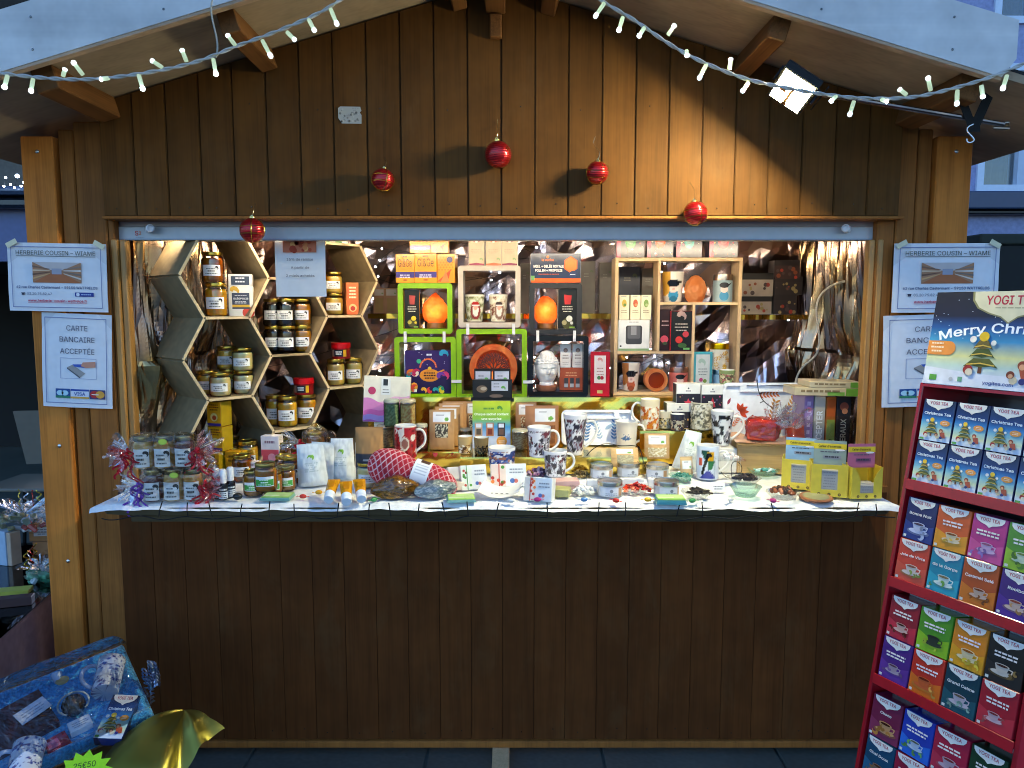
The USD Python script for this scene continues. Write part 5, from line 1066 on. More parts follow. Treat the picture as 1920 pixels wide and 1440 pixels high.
boxstand('price_card', 'small white price card standing among the glass dishes at the right', (1334, 905, 1360, 922), ZC_ + .002, .002, 'e0dedc', rx=-.3, deco=lambda q, w, h: q.bars(-w * .35, w * .35, h * .5, 2, h * .25, h * .1, '6a6a70', 4))

for px, py, w_, h_, col, lab in ((640, 884, .05, .07, 'c8b48a', 'small beige herb sachet behind the orange tubes'), (676, 878, .05, .085, 'd8d4c8', 'white tea sachet half hidden behind the dark-labelled kraft bag'), (588, 898, .04, .06, 'b88a5a', 'brown herb sachet between the two white leaf bags'), (826, 866, .05, .06, 'e0dcd0', 'white sachet behind the label sleeve of the red cushion'), (1080, 884, .05, .06, 'cbb894', 'beige sachet behind the brown dried petals'), (1290, 896, .045, .065, 'c8a878', 'brown sachet behind the dish of teal shreds')):
    x, y = on(px, py, ZC_); pouch('herb_sachet', lab, (x, y + .02, ZC_ + .001), w_, h_, .022, lambda u, v, col=col: kraft(u, v, True, None, None, (.14, .86, .42, .82), '909088', col), rx=-.12, rz=.2 * math.sin(px), m='paper', cat='sachet', n=22, pinch_b=.5)
q_ = random.Random(11)
for k, (px, py) in enumerate(((566, 938), (596, 930), (700, 944), (958, 946), (1008, 944), (1096, 944), (1156, 946), (1216, 944), (1300, 946), (1372, 944), (1452, 946), (1560, 930))):
    x, y = on(px, py, ZC_); c_ = ['c8301c', 'd8a018', '3a8a4a', 'd8d4cc', 'a82a6a', '4a7ab0'][k % 6]; nm = ['red', 'golden', 'green', 'white', 'magenta', 'blue'][k % 6]; nb_ = ['under the right leaf bag', 'left of the orange tubes', 'right of the orange tubes', 'below the curling paper slip', 'below the orange-banded carton', 'before the almond dish', 'before the front left tin', 'before the dish of red sweets', 'before the herb sticks', 'before the empty green dish', 'before the copper nuggets', 'behind the wood disc'][k]
    t = Thing('wrapped_sweet', f'tiny {nm} twist-wrapped sweet on the white cloth {nb_}', 'sweet', (x, y + .012, ZC_ + .009), rz=q_.uniform(-1, 1)); b_ = trimesh.creation.icosphere(2, 1.0); b_.vertices *= (.011, .007, .007); t.part('sweet', [(b_, C(c_))], 'wrapper', True)
    for sx in (-1, 1): t.part('twist', [(grid(9, 4, lambda u, v, sx=sx: np.stack([sx * (.010 + .010 * v), (u - .5) * (.003 + .012 * v), .002 * np.sin(u * 25) * v], -1)), C(c_))], 'wrapper', False)

# ================================================================== mugs at the centre
def face(seed, base='d4d2d6', dark='2a2630', mid='8c8894', acc='5a2430'):
    """line-drawn faces in grey and plum"""
    def fn(th, z, v):
        c = base_col(base, len(th)); P = np.stack([np.sin(th) * 2.2, np.cos(th) * 2.2, z * 28], -1); n = meshkit.fbm(P + seed, 3, seed); n2 = meshkit.fbm(P * 1.7 + 5 + seed, 3, seed + 1)
        f = np.abs(th) < 1.45; zz = (z > z.max() * .08) & (z < z.max() * .88)
        c[f & zz & (n > .50)] = C(mid); c[f & zz & (n2 > .57)] = C(dark); c[f & zz & (n2 < .40) & (n > .42)] = C(acc); c[f & zz & (np.abs(n - .44) < .012)] = C(dark); return c
    return fn
mug_at('mug', 'white mug with a grey and plum face drawing in front of the tall pouch', (989, 803, 1034, 860), S0 + .001, face(2), handle='r', taper=.84)
mug_at('mug', 'tall conical latte mug with a portrait drawing before the blue herb tray', (1057, 779, 1103, 857), S0 + .001, face(5), handle='r', taper=.62, kind_handle='angle')
mug_at('mug', 'white mug with a portrait drawing at the front centre of the counter', (1020, 848, 1065, 897), ZC_, face(9), handle='r', taper=.86)
def herb(th, z, v):
    c = base_col('dcd6ca', len(th)); H = z.max(); x = th; zz = z / H
    for a in np.linspace(-1.2, 1.2, 7):
        p = (x + .05) * math.cos(a) + (zz - .30) * 2.2 * math.sin(a + .0); q_ = -(x + .05) * math.sin(a) + (zz - .30) * 2.2 * math.cos(a)
        k = (np.abs(p) < .06) & (q_ > 0) & (q_ < .62) & (np.abs(p) < .06 * (1 - np.abs(q_ / .31 - 1))); c[k] = C('4a6a9a')
    return c
mug_at('mug', 'off-white flared mug with a small blue sprig standing before the herb tray', (1157, 792, 1198, 842), S0 + .001, herb, handle='r', taper=.9, flare=.18)
def tray(label, rect, Y, zs, leaves, rx=-.28, rz=0, seed=1, blue=True, tilt=0):
    x, z, w, h = stY(rect, Y, zs); h = h / math.cos(rx)
    t = Thing('serving_tray', label, 'tray', (x, Y, zs), rx=rx, rz=rz, ry=tilt)
    o = sbox(-w / 2, 0, w / 2, h).buffer(-.02).buffer(.02); hd = sbox(-w * .22, h - .026, w * .22, h - .012).buffer(.003); i = o.buffer(-.012)
    t.part('rim', [(slab(o.difference(i).difference(hd), -.014, .006), C('e2e2e4')), (slab(sbox(-w * .30, h - .034, w * .30, h - .0125).intersection(o.buffer(-.004)).difference(hd), -.013, .004), C('e2e2e4'))], 'gloss', 30)
    t.part('base', [(slab(i.buffer(.001), .0, .003), C('e4e4e6'))], 'gloss', False)
    q = Print(-.0003); qq = random.Random(seed)
    for (lx, lz, L, an, col, kind) in leaves:
        lx, lz, L = lx * w, lz * h, L * h; ca_, sa = math.cos(an), math.sin(an)
        def tr(pts): return [(lx + px * ca_ - pz * sa, lz + px * sa + pz * ca_) for px, pz in pts]
        def lf(s0, L2, wd, a2=0):
            pts = [(L2 * k, wd * math.sin(math.pi * k ** .8)) for k in np.linspace(0, 1, 7)] + [(L2 * k, -wd * math.sin(math.pi * k ** .8)) for k in np.linspace(1, 0, 7)[1:-1]]
            return [(s0[0] + a * math.cos(a2) - b * math.sin(a2), s0[1] + a * math.sin(a2) + b * math.cos(a2)) for a, b in pts]
        q.line(tr([(0, 0), (L, 0)]), L * .02, col, 1)
        if kind == 'sprig':
            for k in np.linspace(.15, 1, 6):
                for s in (-1, 1): q.poly(tr(lf((L * k, 0), L * .26, L * .05, s * .8)), col, 2)
        elif kind == 'five':
            for a2 in (-1.2, -.5, .1, .7, 1.3): q.poly(tr(lf((L * .4, 0), L * .62, L * .14, a2)), col, 2)
        else: q.poly(tr(lf((0, 0), L, L * .18)), col, 2)
    t.part('leaf_print', q.p, 'gloss', False); return t
BL, BL2 = '5a7ca8', '9ab0c8'
tray('white tray with pale blue herb sprigs leaning on the golden step', (1053, 772, 1190, 864), .36, S0 + .001, [(-.18, .05, .55, 1.4, BL, 'sprig'), (.05, .12, .5, 1.9, BL2, 'sprig'), (.22, .1, .55, 1.5, BL, 'sprig'), (-.34, .2, .4, 1.2, BL2, 'sprig'), (.36, .25, .35, 1.9, BL2, 'sprig'), (.1, .45, .3, .6, BL2, 'leaf'), (-.05, .55, .25, 2.2, BL, 'leaf'), (.3, .6, .2, 1.0, BL, 'leaf')])
t = tray('white tray printed with orange autumn leaves standing at the right of the counter', (1357, 720, 1522, 845), .34, ZC_ + .06, [(-.36, .50, .24, .5, 'c8481a', 'five'), (-.16, .44, .20, -.35, 'c03a18', 'leaf'), (-.14, .36, .22, 3.0, 'd8602a', 'leaf'), (.04, .34, .36, 1.3, 'b8803a', 'sprig'), (.20, .42, .34, 1.1, 'c89048', 'sprig'), (.36, .66, .22, 1.9, 'b8701a', 'leaf'), (.34, .44, .2, .5, '7a8a5a', 'leaf'), (-.10, .80, .3, .1, 'c86a3a', 'sprig'), (-.44, .66, .12, 1.1, '9a3a4a', 'leaf'), (.44, .5, .15, 1.2, '8a8a4a', 'leaf'), (-.4, .3, .2, .9, 'd87a4a', 'sprig')], rx=-.16, seed=3)
for nm, px, py, lab in ((None, 0, 0, ''),): pass
# round tins
TN = None
def tlab(q, r, h): return q.rect(-r * 1.0, h * .08, r * 1.0, h * .88, 'c8cad0').disc(0, h * .58, r * .14, '70747e', 2).bars(-r * .5, r * .5, h * .3, 2, h * .16, h * .07, '80848e', 3, 2).rect(r * .62, h * .08, r * 1.0, h * .88, 'a8805a', 2)
for k, (px, py, lab) in enumerate(((1130, 900, 'round silver tin, left of the back row of three'), (1181, 897, 'round silver tin, middle of the back row of three'), (1236, 900, 'round silver tin, right of the back row of three'), (1146, 934, 'round silver tin in front, behind the white almond dish'), (1253, 934, 'round silver tin in front, behind the teal leaflet stack'))):
    x, y = on(px, py, ZC_); loc = (x, y + .034, ZC_ + .003)
    if TN is None: TN = tin('candle_tin', lab, loc, .038, .046, 'b4b2b2', 'c4beb2', tlab, group='round silver tins', lidh=.3)
    else: dup(TN, lab, loc, rz=.3 * math.sin(k * 2.1))
for px0, py0, px1, py1, lab in ((1162, 898, 1208, 915, 'white card block under the middle back tin'), (1215, 898, 1258, 915, 'white card block under the right back tin'), (1100, 900, 1130, 922, 'pale card block left of the front silver tin')):
    boxstand('card_block', lab, (px0, py0, px1, py1), ZC_ + .002, .02, 'd8d6d8')
# glass dishes
def dish(px, py, w, label, film_='glass', sq=False, hh=.022):
    x, y = on(px, py, ZC_); t = Thing('glass_dish', label, 'dish', (x, y + w * .45, ZC_ + .002), group='glass dishes'); r = w / 2
    prof = [(0, 0), (r * .55, 0), (r * .62, .002), (r * .98, hh - .001), (r, hh), (r * .96, hh + .0005), (r * .6, .005), (0, .004)]
    m = lathe(prof, 8 if sq else 32); t.part('bowl', [m], 'dish_glass' if film_ == 'glass' else film_, False if sq else 40); return t
dish(1098, 936, .105, 'clear angular dish holding white sugared almonds', 'glass', True); heap('sugared_almonds', 'white sugared almonds heaped in the angular glass dish', 1098, 932, .07, .06, .016, ['dcdcda', 'e8e6e2', 'c8ccd0'], 46, .0065, 1, off=.008)
dish(1197, 934, .10, 'clear dish holding red wrapped sweets', 'glass', True); heap('red_sweets', 'shiny red wrapped sweets heaped in a glass dish and beside it', 1196, 930, .085, .06, .024, ['a01a1a', 'c8381e', '7a1010', 'd8785a'], 40, .008, 2, shape='chip', off=.008, m='wrapper')
dish(1312, 942, .098, 'clear dish holding dark herb sticks', 'glass', True); heap('herb_sticks', 'dark herb sticks tied in a bundle on a glass dish', 1312, 936, .06, .025, .012, ['3a3226', '4a4030', '2a241c'], 24, .008, 5, shape='stick', off=.012, m='stone')
dish(1406, 938, .098, 'greenish glass dish, empty looking, in front of the chocolates', 'green_glass', False, .032); dish(1282, 908, .085, 'greenish glass dish holding teal shreds behind the abstract mug', 'green_glass'); heap('teal_shreds', 'teal shredded sweets in the greenish dish behind the abstract mug', 1282, 905, .06, .05, .014, ['4a8a7a', '6aa896', '2e6a5c'], 50, .006, 7, shape='stick', off=.008)
dish(1404, 915, .11, 'clear dish holding black chocolate drops', 'glass'); heap('chocolates', 'black glossy chocolate drops heaped in a clear dish', 1402, 909, .085, .05, .018, ['14100e', '20181a', '3a3234'], 60, .0065, 8, off=.010)
dish(1440, 898, .11, 'greenish dish at the back left of the yellow boxes', 'green_glass'); heap('mint_packets', 'teal and white wrapped mints in the back greenish dish', 1440, 892, .085, .05, .014, ['7ab8a8', 'a8d0c4', 'e0e8e4', '4a9a8a'], 34, .009, 9, shape='chip', off=.008, m='wrapper')
dish(1478, 944, .105, 'clear angular dish holding dark and copper nuggets in front', 'glass', True); heap('copper_nuggets', 'dark and copper-coloured nuggets heaped in the foremost angular dish', 1474, 936, .075, .06, .018, ['2a1c14', '4a2e1c', '8a4a2a', 'b87a5a', '14100c'], 46, .008, 10, off=.010)
x, y = on(1541, 944, ZC_)
t = Thing('wood_disc', 'round wooden disc with a greenish printed face lying at the counter front', 'coaster', (x, y + .045, ZC_ + .003), rx=.06); t.part('disc', [(xf(lathe([(0, 0), (.046, 0), (.049, .003), (.049, .006), (.046, .008), (0, .008)], 40), s=(1, 1, 1)), C('8a5436'))], 'card', 40); t.part('face', [(lathe([(.0, .0083), (.038, .0083), (.0382, .0085), (0, .0086)], 36), C('8c8a6a'))], 'gloss', 40)
# abstract mug
def abstract(th, z, v):
    H = z.max(); s = th / 1.0; t_ = z / H; c = base_col('cdd4e0', len(th)); f = np.abs(th) < 1.15
    def put(m, col): c[f & m] = C(col)
    put((s > -.55) & (s < .15) & (t_ > .55) & (t_ < .88) & (t_ - .55 > (s + .1) * -.5), '1f4a3c'); put((s > -.05) & (s < .55) & (t_ > .6) & (t_ < .86), 'c89410'); put((s > -.8) & (s < -.45) & (t_ > .42) & (t_ < .66), 'c0482e')
    put((s > .0) & (s < .65) & (t_ > .32) & (t_ < .60) & (t_ > .9 * s - .05), '2a6a3e'); put((t_ < .30) & (t_ > .05) & (np.abs(s) < .75) & (t_ < .32 - .3 * np.abs(s - .1)), '1e2c8a'); put(np.abs(s + .15 - (.55 - t_) * -.9) < .13 * (t_ > .18) * (t_ < .8), '10100e'); put(((s - .25) / .12) ** 2 + ((t_ - .74) / .06) ** 2 < 1, '14100e'); put(np.abs(s - .3) < .025 * (t_ > .62) * (t_ < .9), 'a8281a')
    return c
mug_at('mug', 'white mug with colourful abstract shapes at the front right of the counter', (1310, 838, 1353, 902), ZC_, abstract, handle='r', taper=.96, kind_handle='angle')
xs_, ys_ = on(1372, 862, ZC_ + .09)
t = Thing('acrylic_stand', 'clear plastic stand behind the abstract mug', 'stand', (xs_, ys_ - .01, ZC_ + .002)); t.part('shelf', [bx(-.045, .045, 0, .07, .085, .088)], 'dish_glass', False)
for sx in (-.042, .042): t.part('leg', [bx(sx - .003, sx + .003, .06, .066, 0, .0848)], 'dish_glass', False)
heap('white_pebbles', 'white pebble sweets heaped on the clear stand', 1372, 862, .05, .04, .02, ['e2e0dc', 'd0ccc4', 'c8b8b0'], 36, .006, 12, zs=ZC_ + .09)
# mugs on the middle step
orn = pat('d8c8a8', ['b8501e', 'e6dcc8', 'c8741e'], 12, (2.6, 42), .004, .09)
mug_at('mug', 'large mug with orange flowers on the middle golden step', (1203, 750, 1240, 808), S1 + .0, orn, handle='l', taper=.95)
for rect, seed, lab in (((1207, 775, 1234, 806), 21, 'espresso cup with a cat and moon in front of the orange flowered mug'), ((1236, 772, 1262, 805), 23, 'espresso cup with grey blossoms, middle of three on the step'), ((1259, 778, 1287, 810), 26, 'espresso cup with a dark night pattern, right of three on the step')):
    mug_at('espresso_cup', lab, rect, S1 + .001, pat('d0c8b0' if seed < 26 else '2a2c38', ['2e2a28', '8a8478', 'c0a868'] if seed < 26 else ['b0a890', '6a4a3a'], seed, (3.2, 95), .004, .042), handle=None, taper=.86, group='espresso cups')
mug_at('mug', 'cream mug with grey swirling lines beside the tea boxes', (1299, 756, 1341, 808), S1 + .001, pat('c9c0a4', ['8a8674', 'dcd6c4', '5f5c50'], 31, (3.4, 60), .003, .1, (.46, .58)), handle=None)
mug_at('mug', 'conical mug with bold black and white drawing and a square handle', (1337, 772, 1380, 838), ZC_ + .09, pat('dedcd8', ['1a1a1c', '8a8a90'], 35, (2.2, 36), .004, .11, (.46, .56)), handle='r', taper=.68, kind_handle='angle')
t = Thing('cup_riser', 'small white block under the bold black and white mug', 'block', (on(1358, 838, ZC_ + .09)[0], on(1358, 838, ZC_ + .09)[1] - .02, ZC_ + .002)); t.part('block', [(bx(-.04, .04, 0, .09, 0, .086, .002), C('d8d4cc'))], 'card', False)
# tea boxes
def blacktea(acc, shape):
    def f(q, w, h):
        q.rect(-w / 2 + .0008, .001, w / 2 - .0008, h * .66, '1e1a24').disc(0, h * .85, w * .035, '50505a', 2).bars(-w * .14, w * .14, h * .74, 1, 1, h * .04, '70707a', 2, 2)
        qq = random.Random(int(h * 1e5) + len(acc))
        if shape == 'star': q.poly([(w * .2 * (1 if k % 2 == 0 else .45) * math.sin(k * math.pi / 5), h * .34 + w * .2 * (1 if k % 2 == 0 else .45) * math.cos(k * math.pi / 5)) for k in range(10)], acc, 3)
        else: q.poly([(-w * .14, h * .2), (w * .14, h * .2), (0, h * .56)], acc, 3)
        for k in range(14): q.disc(qq.uniform(-.44, .44) * w, qq.uniform(.06, .6) * h, w * qq.uniform(.012, .04), qq.choice(['b83a6a', 'd8a05a', '8a6ab0', 'c84a3a', 'e0d8c0']), 2)
        q.rect(-w * .47, h * .03, -w * .33, h * .10, '5a9a5a', 3)
    return f
boxrect('tea_box', 'white-topped black tea box with a pink star, left of the upper pair', (1268, 720, 1313, 808), .36, S1 + .06, .06, 'dcdad6', deco=blacktea('c83a4a', 'star'), side='24202a')
boxrect('tea_box', 'white-topped black tea box with a red tree, right of the upper pair', (1315, 722, 1357, 808), .36, S1 + .06, .06, 'dcdad6', deco=blacktea('c02a3a', 'tree'), side='24202a')
boxrect('tea_box', 'white-topped black tea box lying low behind the espresso cups', (1250, 756, 1299, 806), .355, S1 + .001, .06, 'd8d4cc', deco=blacktea('c8783a', 'tree'), side='24202a')
# gifts, crate, books
def boxy(name, label, loc, w, d, h, m, rz=0, wob=.006, seed=1, cat='gift'):
    t = Thing(name, label, cat, loc, rz); b_ = tm(bx(-w / 2, w / 2, 0, d, 0, h, .004)).subdivide().subdivide().subdivide(); b_.vertices += (meshkit.noise(b_.vertices * 60, seed)[:, None] - .5) * wob; t.part('wrapping', [b_] if m != 'gloss' else [(b_, C('d0482a'))], m, False); return t
xw, yw = on(1415, 825, ZC_ + .105)
t = Thing('wooden_crate', 'low wooden crate with coral wrapped gifts on top, front of the autumn leaf tray', 'crate', (on(1430, 880, ZC_)[0], .135, ZC_ + .002), rz=-.16)
t.part('front_board', [bx(-.115, .115, 0, .012, 0, .098, .002)], 'crate_wood', False); t.part('back_board', [bx(-.115, .115, .15, .162, 0, .098, .002)], 'crate_wood', False)
for s in (-1, 1): t.part('side_board', [bx(s * .109 - .006, s * .109 + .006, .0125, .1495, 0, .098, .002)], 'crate_wood', False)
t.part('lid_board', [bx(-.118, .118, -.002, .164, .0985, .106, .002)], 'crate_wood', False)
t.part('wrap_sheet', [(grid(20, 8, lambda u, v: np.stack([(u - .5) * .25, -.02 + .19 * v, .109 + .006 * np.sin(u * 15) * np.sin(v * 8) + .008 * np.abs(u - .5)], -1)), C('c89a78'))], 'wrapper', False)
CT = ZC_ + .118
t = Thing('wrapped_soap', 'coral wrapped gift block, largest of the coral gifts on the crate', 'gift', (on(1412, 818, CT)[0], .15, CT), rz=-.5)
b_ = tm(bx(-.048, .048, 0, .06, 0, .072, .004)).subdivide().subdivide(); t.part('soap', [(b_, C('d84a28'))], 'honey', False); b2_ = tm(bx(-.054, .054, -.004, .064, -.001, .078, .01)).subdivide().subdivide().subdivide(); b2_.vertices += (meshkit.noise(b2_.vertices * 70, 3)[:, None] - .5) * .012; t.part('film', [b2_], 'coral_film', False); cello_twist(t, (.04, .0, .07), (.7, -.2, .6), .05, .05, 'cellophane', 5)
t = Thing('wrapped_soap', 'small coral wrapped gift leaning at the right end of the crate', 'gift', (on(1492, 822, CT)[0], .15, CT), rz=.3, ry=-.15)
b_ = tm(bx(-.024, .024, 0, .04, 0, .05, .004)).subdivide().subdivide(); t.part('soap', [(b_, C('d8583a'))], 'honey', False); b2_ = tm(bx(-.032, .032, -.006, .046, -.001, .085, .01)).subdivide().subdivide().subdivide(); b2_.vertices += (meshkit.noise(b2_.vertices * 70, 5)[:, None] - .5) * .014; t.part('film', [b2_], 'cellophane', False)
x, y = on(1460, 824, CT); t = Thing('honey_jar', 'small honey jar lying on its side on the crate between the coral gifts', 'honey jar', (x, y + .03, CT + .026), rz=-.9, rx=1.35); make_jar(t, .026, .06, 'b88a1e', seed=8)
for k, (px, py, sd) in enumerate(((1470, 800, 2), (1440, 790, 6))):
    t = Thing('film_bow', ['clear gathered film above the lying honey jar', 'clear gathered film above the largest coral gift'][k], 'wrapping film', (on(px, 820, CT)[0], .18, CT + .03)); cello_twist(t, (0, 0, .0), (.2, -.4, .8), .08, .05, 'cellophane', sd, 'film')
# books
BK = [((1506, 738, 1524, 840), '8a6a9a', 'lilac'), ((1525, 742, 1546, 840), 'a8a4a0', 'grey-white'), ((1547, 744, 1566, 842), 'a8602a', 'orange and green'), ((1567, 742, 1594, 846), '2c2a2c', 'black')]
for k, (rect, col, nm) in enumerate(BK):
    x, z, w, h = stY(rect, .16, ZC_ + .002); t = Thing('book', f'upright book with a {nm} spine in the row under the lying books', 'book', (x, .16, ZC_ + .002), rz=-.02, group='row of upright books')
    t.part('cover', [(bx(-w / 2 + .001, w / 2 - .001, 0, .12, 0, h, .002), C(col))], 'gloss', False); q = Print(0)
    if k == 1: q.txt('ACCEPTER', w * .5, w * .22, h * .3, 'e8e8e8', 2, h * .5, True, rot=math.pi / 2, align='l').grad(-w / 2 + .002, w / 2 - .002, [.004, h * .4, h * .8, h - .002], ['8c98a8', '9aa0a8', 'b0a898', 'c8b8a8'], 1)
    elif k == 2: q.rect(-w * .4, h * .32, w * .4, h * .7, '8a9a4a', 1).poly(leaf(0, h * .4, w * .35), '3c5a2c', 2).rect(-w * .4, h * .74, w * .4, h * .96, 'b8582a', 1)
    elif k == 3: q.txt('MINERAUX', w * .36, w * .16, h * .22, 'a8a090', 2, h * .48, True, rot=math.pi / 2, align='l').disc(0, h * .86, w * .3, '8a4a3a', 1).disc(w * .05, h * .8, w * .2, 'b87a5a', 2)
    else: q.bars(-w * .2, w * .2, h * .85, 8, h * .09, h * .05, 'c8b0d0', 3, 2).disc(0, h * .8, w * .25, 'c86a8a', 2)
    t.part('spine_print', q.p, 'gloss', False)
    t.part('pages', [(bx(-w / 2 + .003, w / 2 - .003, .004, .1195, h, h + .0006), C('d8ceb8'))], 'paper', False)
t = Thing('book_wrap', 'clear film wrapped round the row of upright books', 'wrapping film'); xa, xb = stY((1506, 740, 1506, 840), .155, ZC_)[0], stY((1597, 740, 1597, 840), .155, ZC_)[0]
t.part('film', [grid(40, 20, lambda u, v: np.stack([xa + (xb - xa + .02) * u, .155 - .004 - .012 * meshkit.noise(np.stack([u * 8, v * 5, 0 * u], -1), 3), ZC_ + .004 + .20 * v], -1)), grid(12, 16, lambda u, v: np.stack([xb + .018 + .02 * meshkit.noise(np.stack([u * 8, v * 5, 0 * u], -1), 7), .145 + .10 * u, ZC_ + .004 + .19 * v], -1))], 'cellophane', False)
zb = stY((1500, 742, 1500, 842), .16, None)
for k, (rect, lab) in enumerate((((1490, 727, 1613, 743), 'lower of two beige and green books lying flat on the row'), ((1518, 715, 1616, 727), 'upper of two beige and green books lying flat on the row'))):
    Yk = .135; x0_, z1_ = at(rect[0], rect[1], Yk); x1_, z0_ = at(rect[2], rect[3], Yk); t = Thing('book', lab, 'book', ((x0_ + x1_) / 2, Yk, z0_ + .001 * (1 - k)), ry=.02); w, h = x1_ - x0_, z1_ - z0_ - .0015
    t.part('cover', [(bx(-w / 2, w / 2, 0, .11, 0, h, .0015), C('cdb892'))], 'gloss', False); q = Print(0)
    q.rect(w * .28, .001, w / 2 - .001, h - .001, '6a9a3a').bars(-w * .42, w * .2, h * .42, 1, 1, h * .3, '8a7250', 4, 2)
    if k == 0: q.rect(w * .0, .001, w * .26, h * .5, '7aa84a', 2)
    t.part('spine_print', q.p, 'gloss', False)
# yellow dispensers
def dispenser(rect, label, col, open_, rz, Y=None):
    x, y, w, h = stand(rect, ZC_ + .004); bh = h * .60; d = w * .85
    t = Thing('card_dispenser', label, 'dispenser box', (x, y, ZC_ + .005), rz)
    Yl = C('d2bc3c'); cut = Polygon([(-w * .22, bh * .18), (w * .22, bh * .18), (w * .22, bh * .62), (w * .30, bh * .8), (w * .46, bh * 1.0), (-w * .46, bh * 1.0), (-w * .30, bh * .8), (-w * .22, bh * .62)]) if open_ else sbox(-w * .22, bh * .22, w * .22, bh * .86)
    t.part('front_panel', [(slab(sbox(-w / 2, 0, w / 2, bh).difference(cut), 0, .0015), Yl)], 'card', False)
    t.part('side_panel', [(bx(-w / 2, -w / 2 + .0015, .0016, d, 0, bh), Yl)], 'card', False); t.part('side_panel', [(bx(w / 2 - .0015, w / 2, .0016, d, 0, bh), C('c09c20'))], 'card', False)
    t.part('back_panel', [(bx(-w / 2 + .002, w / 2 - .002, d - .0015, d, 0, bh), Yl)], 'card', False); t.part('floor_panel', [(bx(-w / 2 + .002, w / 2 - .002, .002, d - .002, .001, .0025), Yl)], 'card', False)
    ch_ = bh * (.42 if open_ else .80)
    for k in range(8): t.part('card', [(bx(-w * .36, w * .36, .004 + k * d * .085, .004 + k * d * .085 + d * .07, .003, ch_ + .002 * (k % 3)), C('c4c0b4' if k % 2 else 'a8a8a6'))], 'paper', False)
    q = Print(.0032)
    for k in range(7): q.bars(-w * .18, w * .18, ch_ * (.92 - k * .11), 1, 1, ch_ * .035, '8a8a8c', k + 3)
    t.part('card_print', q.p, 'paper', False)
    y0 = d * .55; lid = t.part('header_card', [(bx(-w * .42, w * .48, y0, y0 + .0018, bh * .9, h), C(col))], 'card', False)
    q = Print(y0).rect(-w * .42, h * .84, w * .48, h * .945, 'dcc02c').txt('Cahier d\'essences', h * .04, w * .02, h * .875, '4a3a10', 2, w * .62, True).bars(-w * .25, w * .3, h * .78, 1, 1, h * .018, '50505a', 3, 2)
    q.rect(-w * .16, h * .66, w * .34, h * .72, '8a8a94' if col != 'b4617e' else '7a4a6a', 2).bars(-w * .12, w * .30, h * .68, 1, 1, h * .03, '3a3a44', 8, 3).disc(w * .30, h * .83, w * .14, 'e4e4e4', 3, 16, h * .018)
    t.part('header_print', q.p, 'card', False, under=lid)
    q = Print(0)
    for xx in (-.28, 0, .28): q.disc(xx * w, bh * .08, w * .045, '4a3a18', 1).disc(xx * w, bh * .085, w * .02, 'a08a30', 2)
    t.part('foot_marks', q.p, 'card', False); return t
dispenser((1466, 826, 1526, 918), 'yellow card dispenser with a light blue header, leftmost of three', '8fb2cc', False, -.40)
dispenser((1522, 832, 1586, 932), 'yellow card dispenser with a grey-green header, middle of three', '8c9c92', False, -.30)
dispenser((1595, 838, 1654, 936), 'yellow card dispenser with a pink header, rightmost of three', 'b4617e', True, .06)
# wire of unlit lights along the counter front
t = Thing('counter_wire', 'thin black wire with small clips running along the counter\'s front edge', 'wire')
wy = CF - .020; xs_ = np.linspace(cx0 + .03, cx1 - .02, 40); q = random.Random(3)
t.part('wire', [(tube(spline([(x, wy + .004 - .004 * q.random(), ZC_ - .030 - .016 * q.random()) for x in xs_], 220), .0017, 5), C('0a0a0a'))], 'fabric')
for px in (312, 515, 562, 697, 738, 788, 838, 880, 930, 1025, 1118, 1168, 1262, 1310, 1440, 1590, 1628, 365, 410, 462, 640):
    x, _ = on(px, 940, ZC_); s = q.uniform(-.012, .012); t.part('clip', [(tube([(x, wy, ZC_ - .032), (x + s * .4, wy - .002, ZC_ - .012), (x + s, wy + .006, ZC_ + .004 + q.uniform(0, .008))], .0018, 6), C('0c0c0c'))], 'fabric')
for a_, b_ in (((1118, 832), (1160, 816)), ):
    pts = [at(px, py, -.02 + .1) for px, py in ((1100, 855), (1118, 838), (1140, 832), (1165, 836), (1195, 838), (1205, 860), (1212, 880))]
    t.part('wire', [(tube(spline([(x, .08, z) for x, z in pts], 50), .0016, 5), C('181410'))], 'plastic')
pts = [(1420, 712), (1424, 738), (1432, 752), (1448, 765), (1462, 780), (1475, 795)]
t = Thing('hanging_wire', 'dark wire with tiny branches hanging over the autumn leaf tray', 'wire'); t.part('wire', [(tube(spline([(at(px, py, .24)[0], .24, at(px, py, .24)[1]) for px, py in pts], 40), .0017, 5), C('181614'))], 'plastic')
for k in (1, 2, 3, 4): x, z = at(*pts[k], .24); t.part('branch', [(tube([(x, .24, z), (x + (.016 if k % 2 else -.014), .236, z - .006 + .01 * (k % 2))], .0016, 5), C('181614'))], 'plastic')
pts = [(1590, 528), (1560, 535), (1535, 560), (1532, 600), (1536, 640), (1530, 665), (1508, 685), (1495, 705), (1492, 728), (1510, 745)]
t = Thing('power_cord', 'pale electric cord curving down in front of the foil at the right', 'cord'); t.part('cord', [(tube(spline([(at(px, py, .55)[0], .55, at(px, py, .55)[1]) for px, py in pts], 70), .0042, 8), C('b8b0a4'))], 'plastic', True)
pts = [(1346, 870), (1352, 885), (1365, 896), (1380, 895), (1390, 885), (1386, 868), (1376, 866), (1371, 880), (1372, 897)]
t = Thing('wire_loop', 'thin grey wire loop standing behind the abstract mug', 'wire loop'); t.part('wire', [(tube(spline([(at(px, py, .07)[0], .07, at(px, py, .07)[1]) for px, py in pts], 60), .0014, 5), C('5a5450'))], 'metal')
